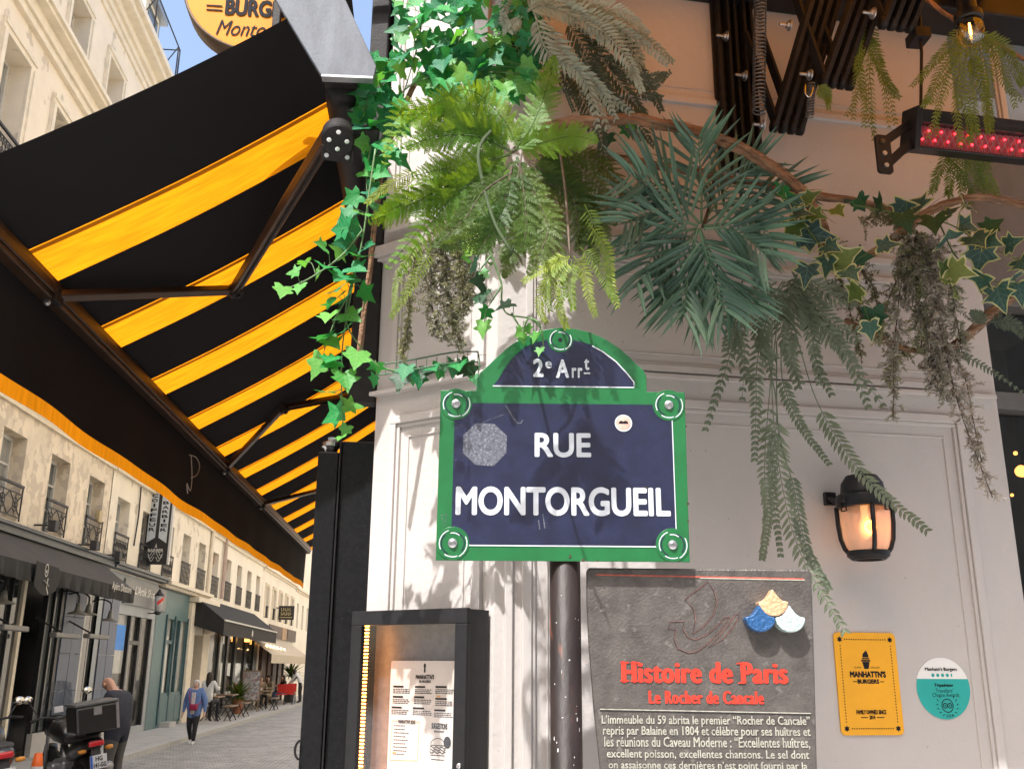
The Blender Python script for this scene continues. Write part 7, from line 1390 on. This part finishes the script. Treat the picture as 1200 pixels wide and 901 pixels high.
def motorcycle(label, loc, heading, lean, touring, paint):
    root = thing('motorcycle', loc, label, 'motorcycle', 'parked motorcycles'); Wd = Mx.Translation(V(loc)) @ Mx.Rotation(heading, 4, 'Z') @ Mx.Rotation(lean, 4, 'Y')
    def B(fn, name, mat, par=root, **k): mb = MB(Wd); fn(mb); return mb.build(name, mat, par, **k)
    RY = Mx.Rotation(rad(90), 4, 'Y')
    for y in (0, 1.48):
        w = B(lambda m: torus(m, .27, .075, Mx.Translation((0, y, .34)) @ RY), 'wheel', m_tyre, smooth=True)
        B(lambda m: (m.lathe([(.21, -.04), (.215, .04)], 24, Mx.Translation((0, y, .34)) @ RY, False), m.lathe([(.05, -.07), (.05, .07)], 12, Mx.Translation((0, y, .34)) @ RY), [m.bar((0, y+.04*math.cos(t), .34+.04*math.sin(t)), (0, y+.21*math.cos(t), .34+.21*math.sin(t)), .02) for t in [k*2*math.pi/9 for k in range(9)]]), 'rim', m_silv, w)
        B(lambda m: m.lathe([(.075, -.006), (.13, -.006), (.13, .006), (.075, .006)], 24, Mx.Translation((.08, y, .34)) @ RY, False), 'brake_disc', m_silv, w)
    B(lambda m: (m.bar((-.09, 0, .34), (-.08, .55, .42), .05), m.bar((.09, 0, .34), (.08, .55, .42), .05), m.bar((0, .45, .4), (0, .3, .85), .05), m.bar((0, 1.15, .95), (0, .5, .45), .06)), 'frame', m_iron)
    B(lambda m: (m.box(-.16, .16, .5, .95, .30, .58), m.box(-.26, .26, .62, .86, .38, .56)), 'engine', m_silv, bevel=.04)
    B(lambda m: m.tube(bez([(.14, .9, .4), (.16, .5, .25), (.17, .1, .35), (.19, -.3, .52)], 12), [.025]*6+[.06]*7, 10), 'exhaust', m_silv, smooth=True)
    B(lambda m: [m.tube([(sx*.11, 1.48, .34), (sx*.10, 1.18, 1.02)], .027, 8) for sx in (-1, 1)], 'fork', m_silv, smooth=True)
    def shell(m, prof):
        n = 16; vs = []
        for (y, z, hw, hh) in prof:
            for k in range(n): a = 2*math.pi*k/n; vs.append((hw*math.copysign(abs(math.cos(a))**.7, math.cos(a)), y, z+hh*math.copysign(abs(math.sin(a))**.7, math.sin(a))))
        m.add(vs, [(i*n+k, i*n+(k+1) % n, (i+1)*n+(k+1) % n, (i+1)*n+k) for i in range(len(prof)-1) for k in range(n)] + [tuple(range(n)), tuple((len(prof)-1)*n+k for k in range(n))])
    B(lambda m: shell(m, [(.50, .86, .10, .08), (.60, .90, .17, .13), (.85, .95, .20, .16), (1.05, .94, .16, .12), (1.16, .92, .06, .06)]), 'fuel_tank', paint, smooth=True)
    B(lambda m: shell(m, [(-.28, .90, .08, .03), (-.2, .91, .14, .05), (.15, .88, .16, .06), (.4, .86, .15, .06), (.55, .86, .09, .05)]), 'seat', m_iron, smooth=True)
    t_ = B(lambda m: shell(m, [(-.40, .84, .09, .05), (-.25, .82, .14, .09), (.1, .74, .16, .13), (.4, .66, .14, .1)]), 'tail_fairing', paint, smooth=True)
    B(lambda m: m.box(-.10, .10, -.43, -.385, .80, .87), 'tail_light', m_tl, t_, bevel=.02)
    B(lambda m: (m.bar((0, -.36, .80), (0, -.44, .52), .12, .02),), 'mudguard', m_iron, bevel=.01)
    pl_ = B(lambda m: m.box(-.105, .105, -.475, -.465, .53, .70), 'number_plate', m_plate); B(lambda m: m.box(-.104, -.075, -.479, -.4755, .532, .698), 'blue_band', m_euro, pl_)
    if touring:
        nf = Mx(((1, 0, 0, 0), (0, 0, -1, -.4765), (0, 1, 0, 0), (0, 0, 0, 1))); mb = MB(Wd @ nf); put_text(mb, 'HG', -.04, .05, .625, .685, .0015, bold=.03, res=2); put_text(mb, '141-GG', -.065, .095, .545, .605, .0015, bold=.03, res=2); mb.build('plate_lettering', m_ink, pl_)
    hb_ = B(lambda m: m.tube(bez([(-.40, .98, 1.12), (-.2, 1.08, 1.13), (0, 1.12, 1.08), (.2, 1.08, 1.13), (.40, .98, 1.12)], 16), .015, 8), 'handlebar', m_iron, smooth=True)
    for sx in (-1, 1):
        B(lambda m: m.tube([(sx*.30, 1.02, 1.13), (sx*.42, .95, 1.11)], .022, 8), 'grip', m_tyre, hb_, smooth=True)
        mi = B(lambda m: m.tube([(sx*.27, 1.06, 1.14), (sx*.38, 1.12, 1.36 if touring else 1.28)], .008, 6), 'mirror', m_iron, smooth=True)
        B(lambda m: m.lathe([(.0005, -.03), (.06, -.02), (.07, .012), (.0005, .014)], 16, Mx.Translation((sx*.40, 1.12, 1.40 if touring else 1.31)) @ Mx.Rotation(rad(80), 4, 'X') @ Mx.Scale(.75, 4, (0, 1, 0)), False), 'mirror_glass', m_mirr, mi, smooth=True)
        ind = B(lambda m: m.lathe([(.02, -.05), (.03, 0), (.02, .05)], 10, Mx.Translation((sx*.17, -.37, .76)) @ RY), 'indicator', M('amber lens', (.6, .25, .03), .3) if 'amber lens' not in bpy.data.materials else bpy.data.materials['amber lens'], smooth=True)
    B(lambda m: shell(m, [(1.10, .98, .10, .1), (1.25, .98, .16, .15), (1.38, .96, .12, .1), (1.43, .95, .05, .05)]), 'headlight_fairing', paint, smooth=True)
    B(lambda m: m.bar((-.11, .45, .3), (-.32, .40, .0), .025), 'side_stand', m_iron)
    B(lambda m: shell(m, [(1.30, .62, .03, .02), (1.40, .70, .07, .03), (1.55, .70, .07, .03), (1.72, .58, .05, .02)]), 'front_mudguard', paint, smooth=True)
    if touring:
        vs = []; nU, nV = 10, 6
        def scr(m):
            for j in range(nV+1):
                for i in range(nU+1): u = -1+2*i/nU; v = j/nV; vs.append((u*(.22-.05*v*v), 1.36-.20*v-.10*u*u, 1.0+.60*v-.05*u*u*v))
            m.add(vs, [(j*(nU+1)+i, j*(nU+1)+i+1, (j+1)*(nU+1)+i+1, (j+1)*(nU+1)+i) for j in range(nV) for i in range(nU)])
        B(scr, 'windscreen', m_scr, smooth=True)
        tc_ = B(lambda m: m.box(-.27, .27, -.50, -.08, .98, 1.32), 'top_case', m_bike, bevel=.03)
        B(lambda m: m.box(-.275, .275, -.505, -.07, 1.322, 1.36), 'case_lid', m_grey, tc_, bevel=.012)
        B(lambda m: m.box(-.05, .05, -.515, -.501, 1.20, 1.30), 'latch', m_silv, tc_); B(lambda m: m.box(.235, .272, -.506, -.47, .99, 1.31), 'corner_trim', m_silv, tc_)
        B(lambda m: (m.bar((-.14, -.02, .93), (-.14, -.42, .965), .02), m.bar((.14, -.02, .93), (.14, -.42, .965), .02)), 'rack', m_iron)
        B(lambda m: m.box(-.09, .03, .99, 1.03, 1.18, 1.26), 'phone_mount', m_plate)
    return root
p = at_px(113, 872, 13.9); motorcycle('black touring motorcycle with top case and windscreen beside the bald man', (p.x-.12, 14.25, 0), rad(36), rad(-9), True, m_bike)
p = at_px(40, 850, 13.2); motorcycle('black naked motorcycle cut off by the photo\u2019s left edge', (p.x+.05, 12.45, 0), rad(30), rad(-9), False, m_bike)
p = at_px(43, 900, 13.3); cn = thing('traffic_cone', (p.x, 13.3, 0), 'orange traffic cone in front of the parked motorcycles', 'cone'); m_cone = M('orange cone plastic', (.75, .13, .015), .5)
zt_ = at_px(43, 882, 13.3).z
a = MB(); a.lathe([(.18, .03), (.075, zt_*.72)], 20, Mx.Translation((p.x, 13.3, 0)), False); a.lathe([(.068, zt_*.80), (.045, zt_), (.02, zt_+.005)], 20, Mx.Translation((p.x, 13.3, 0)), False); a.build('cone_body', m_cone, cn, True)
a = MB(); a.lathe([(.0755, zt_*.72), (.0685, zt_*.80)], 20, Mx.Translation((p.x, 13.3, 0)), False); a.build('white_band', m_plate, cn, True); a = MB(); a.box(p.x-.2, p.x+.2, 13.1, 13.5, .006, .03); a.build('base', m_cone, cn, bevel=.01)
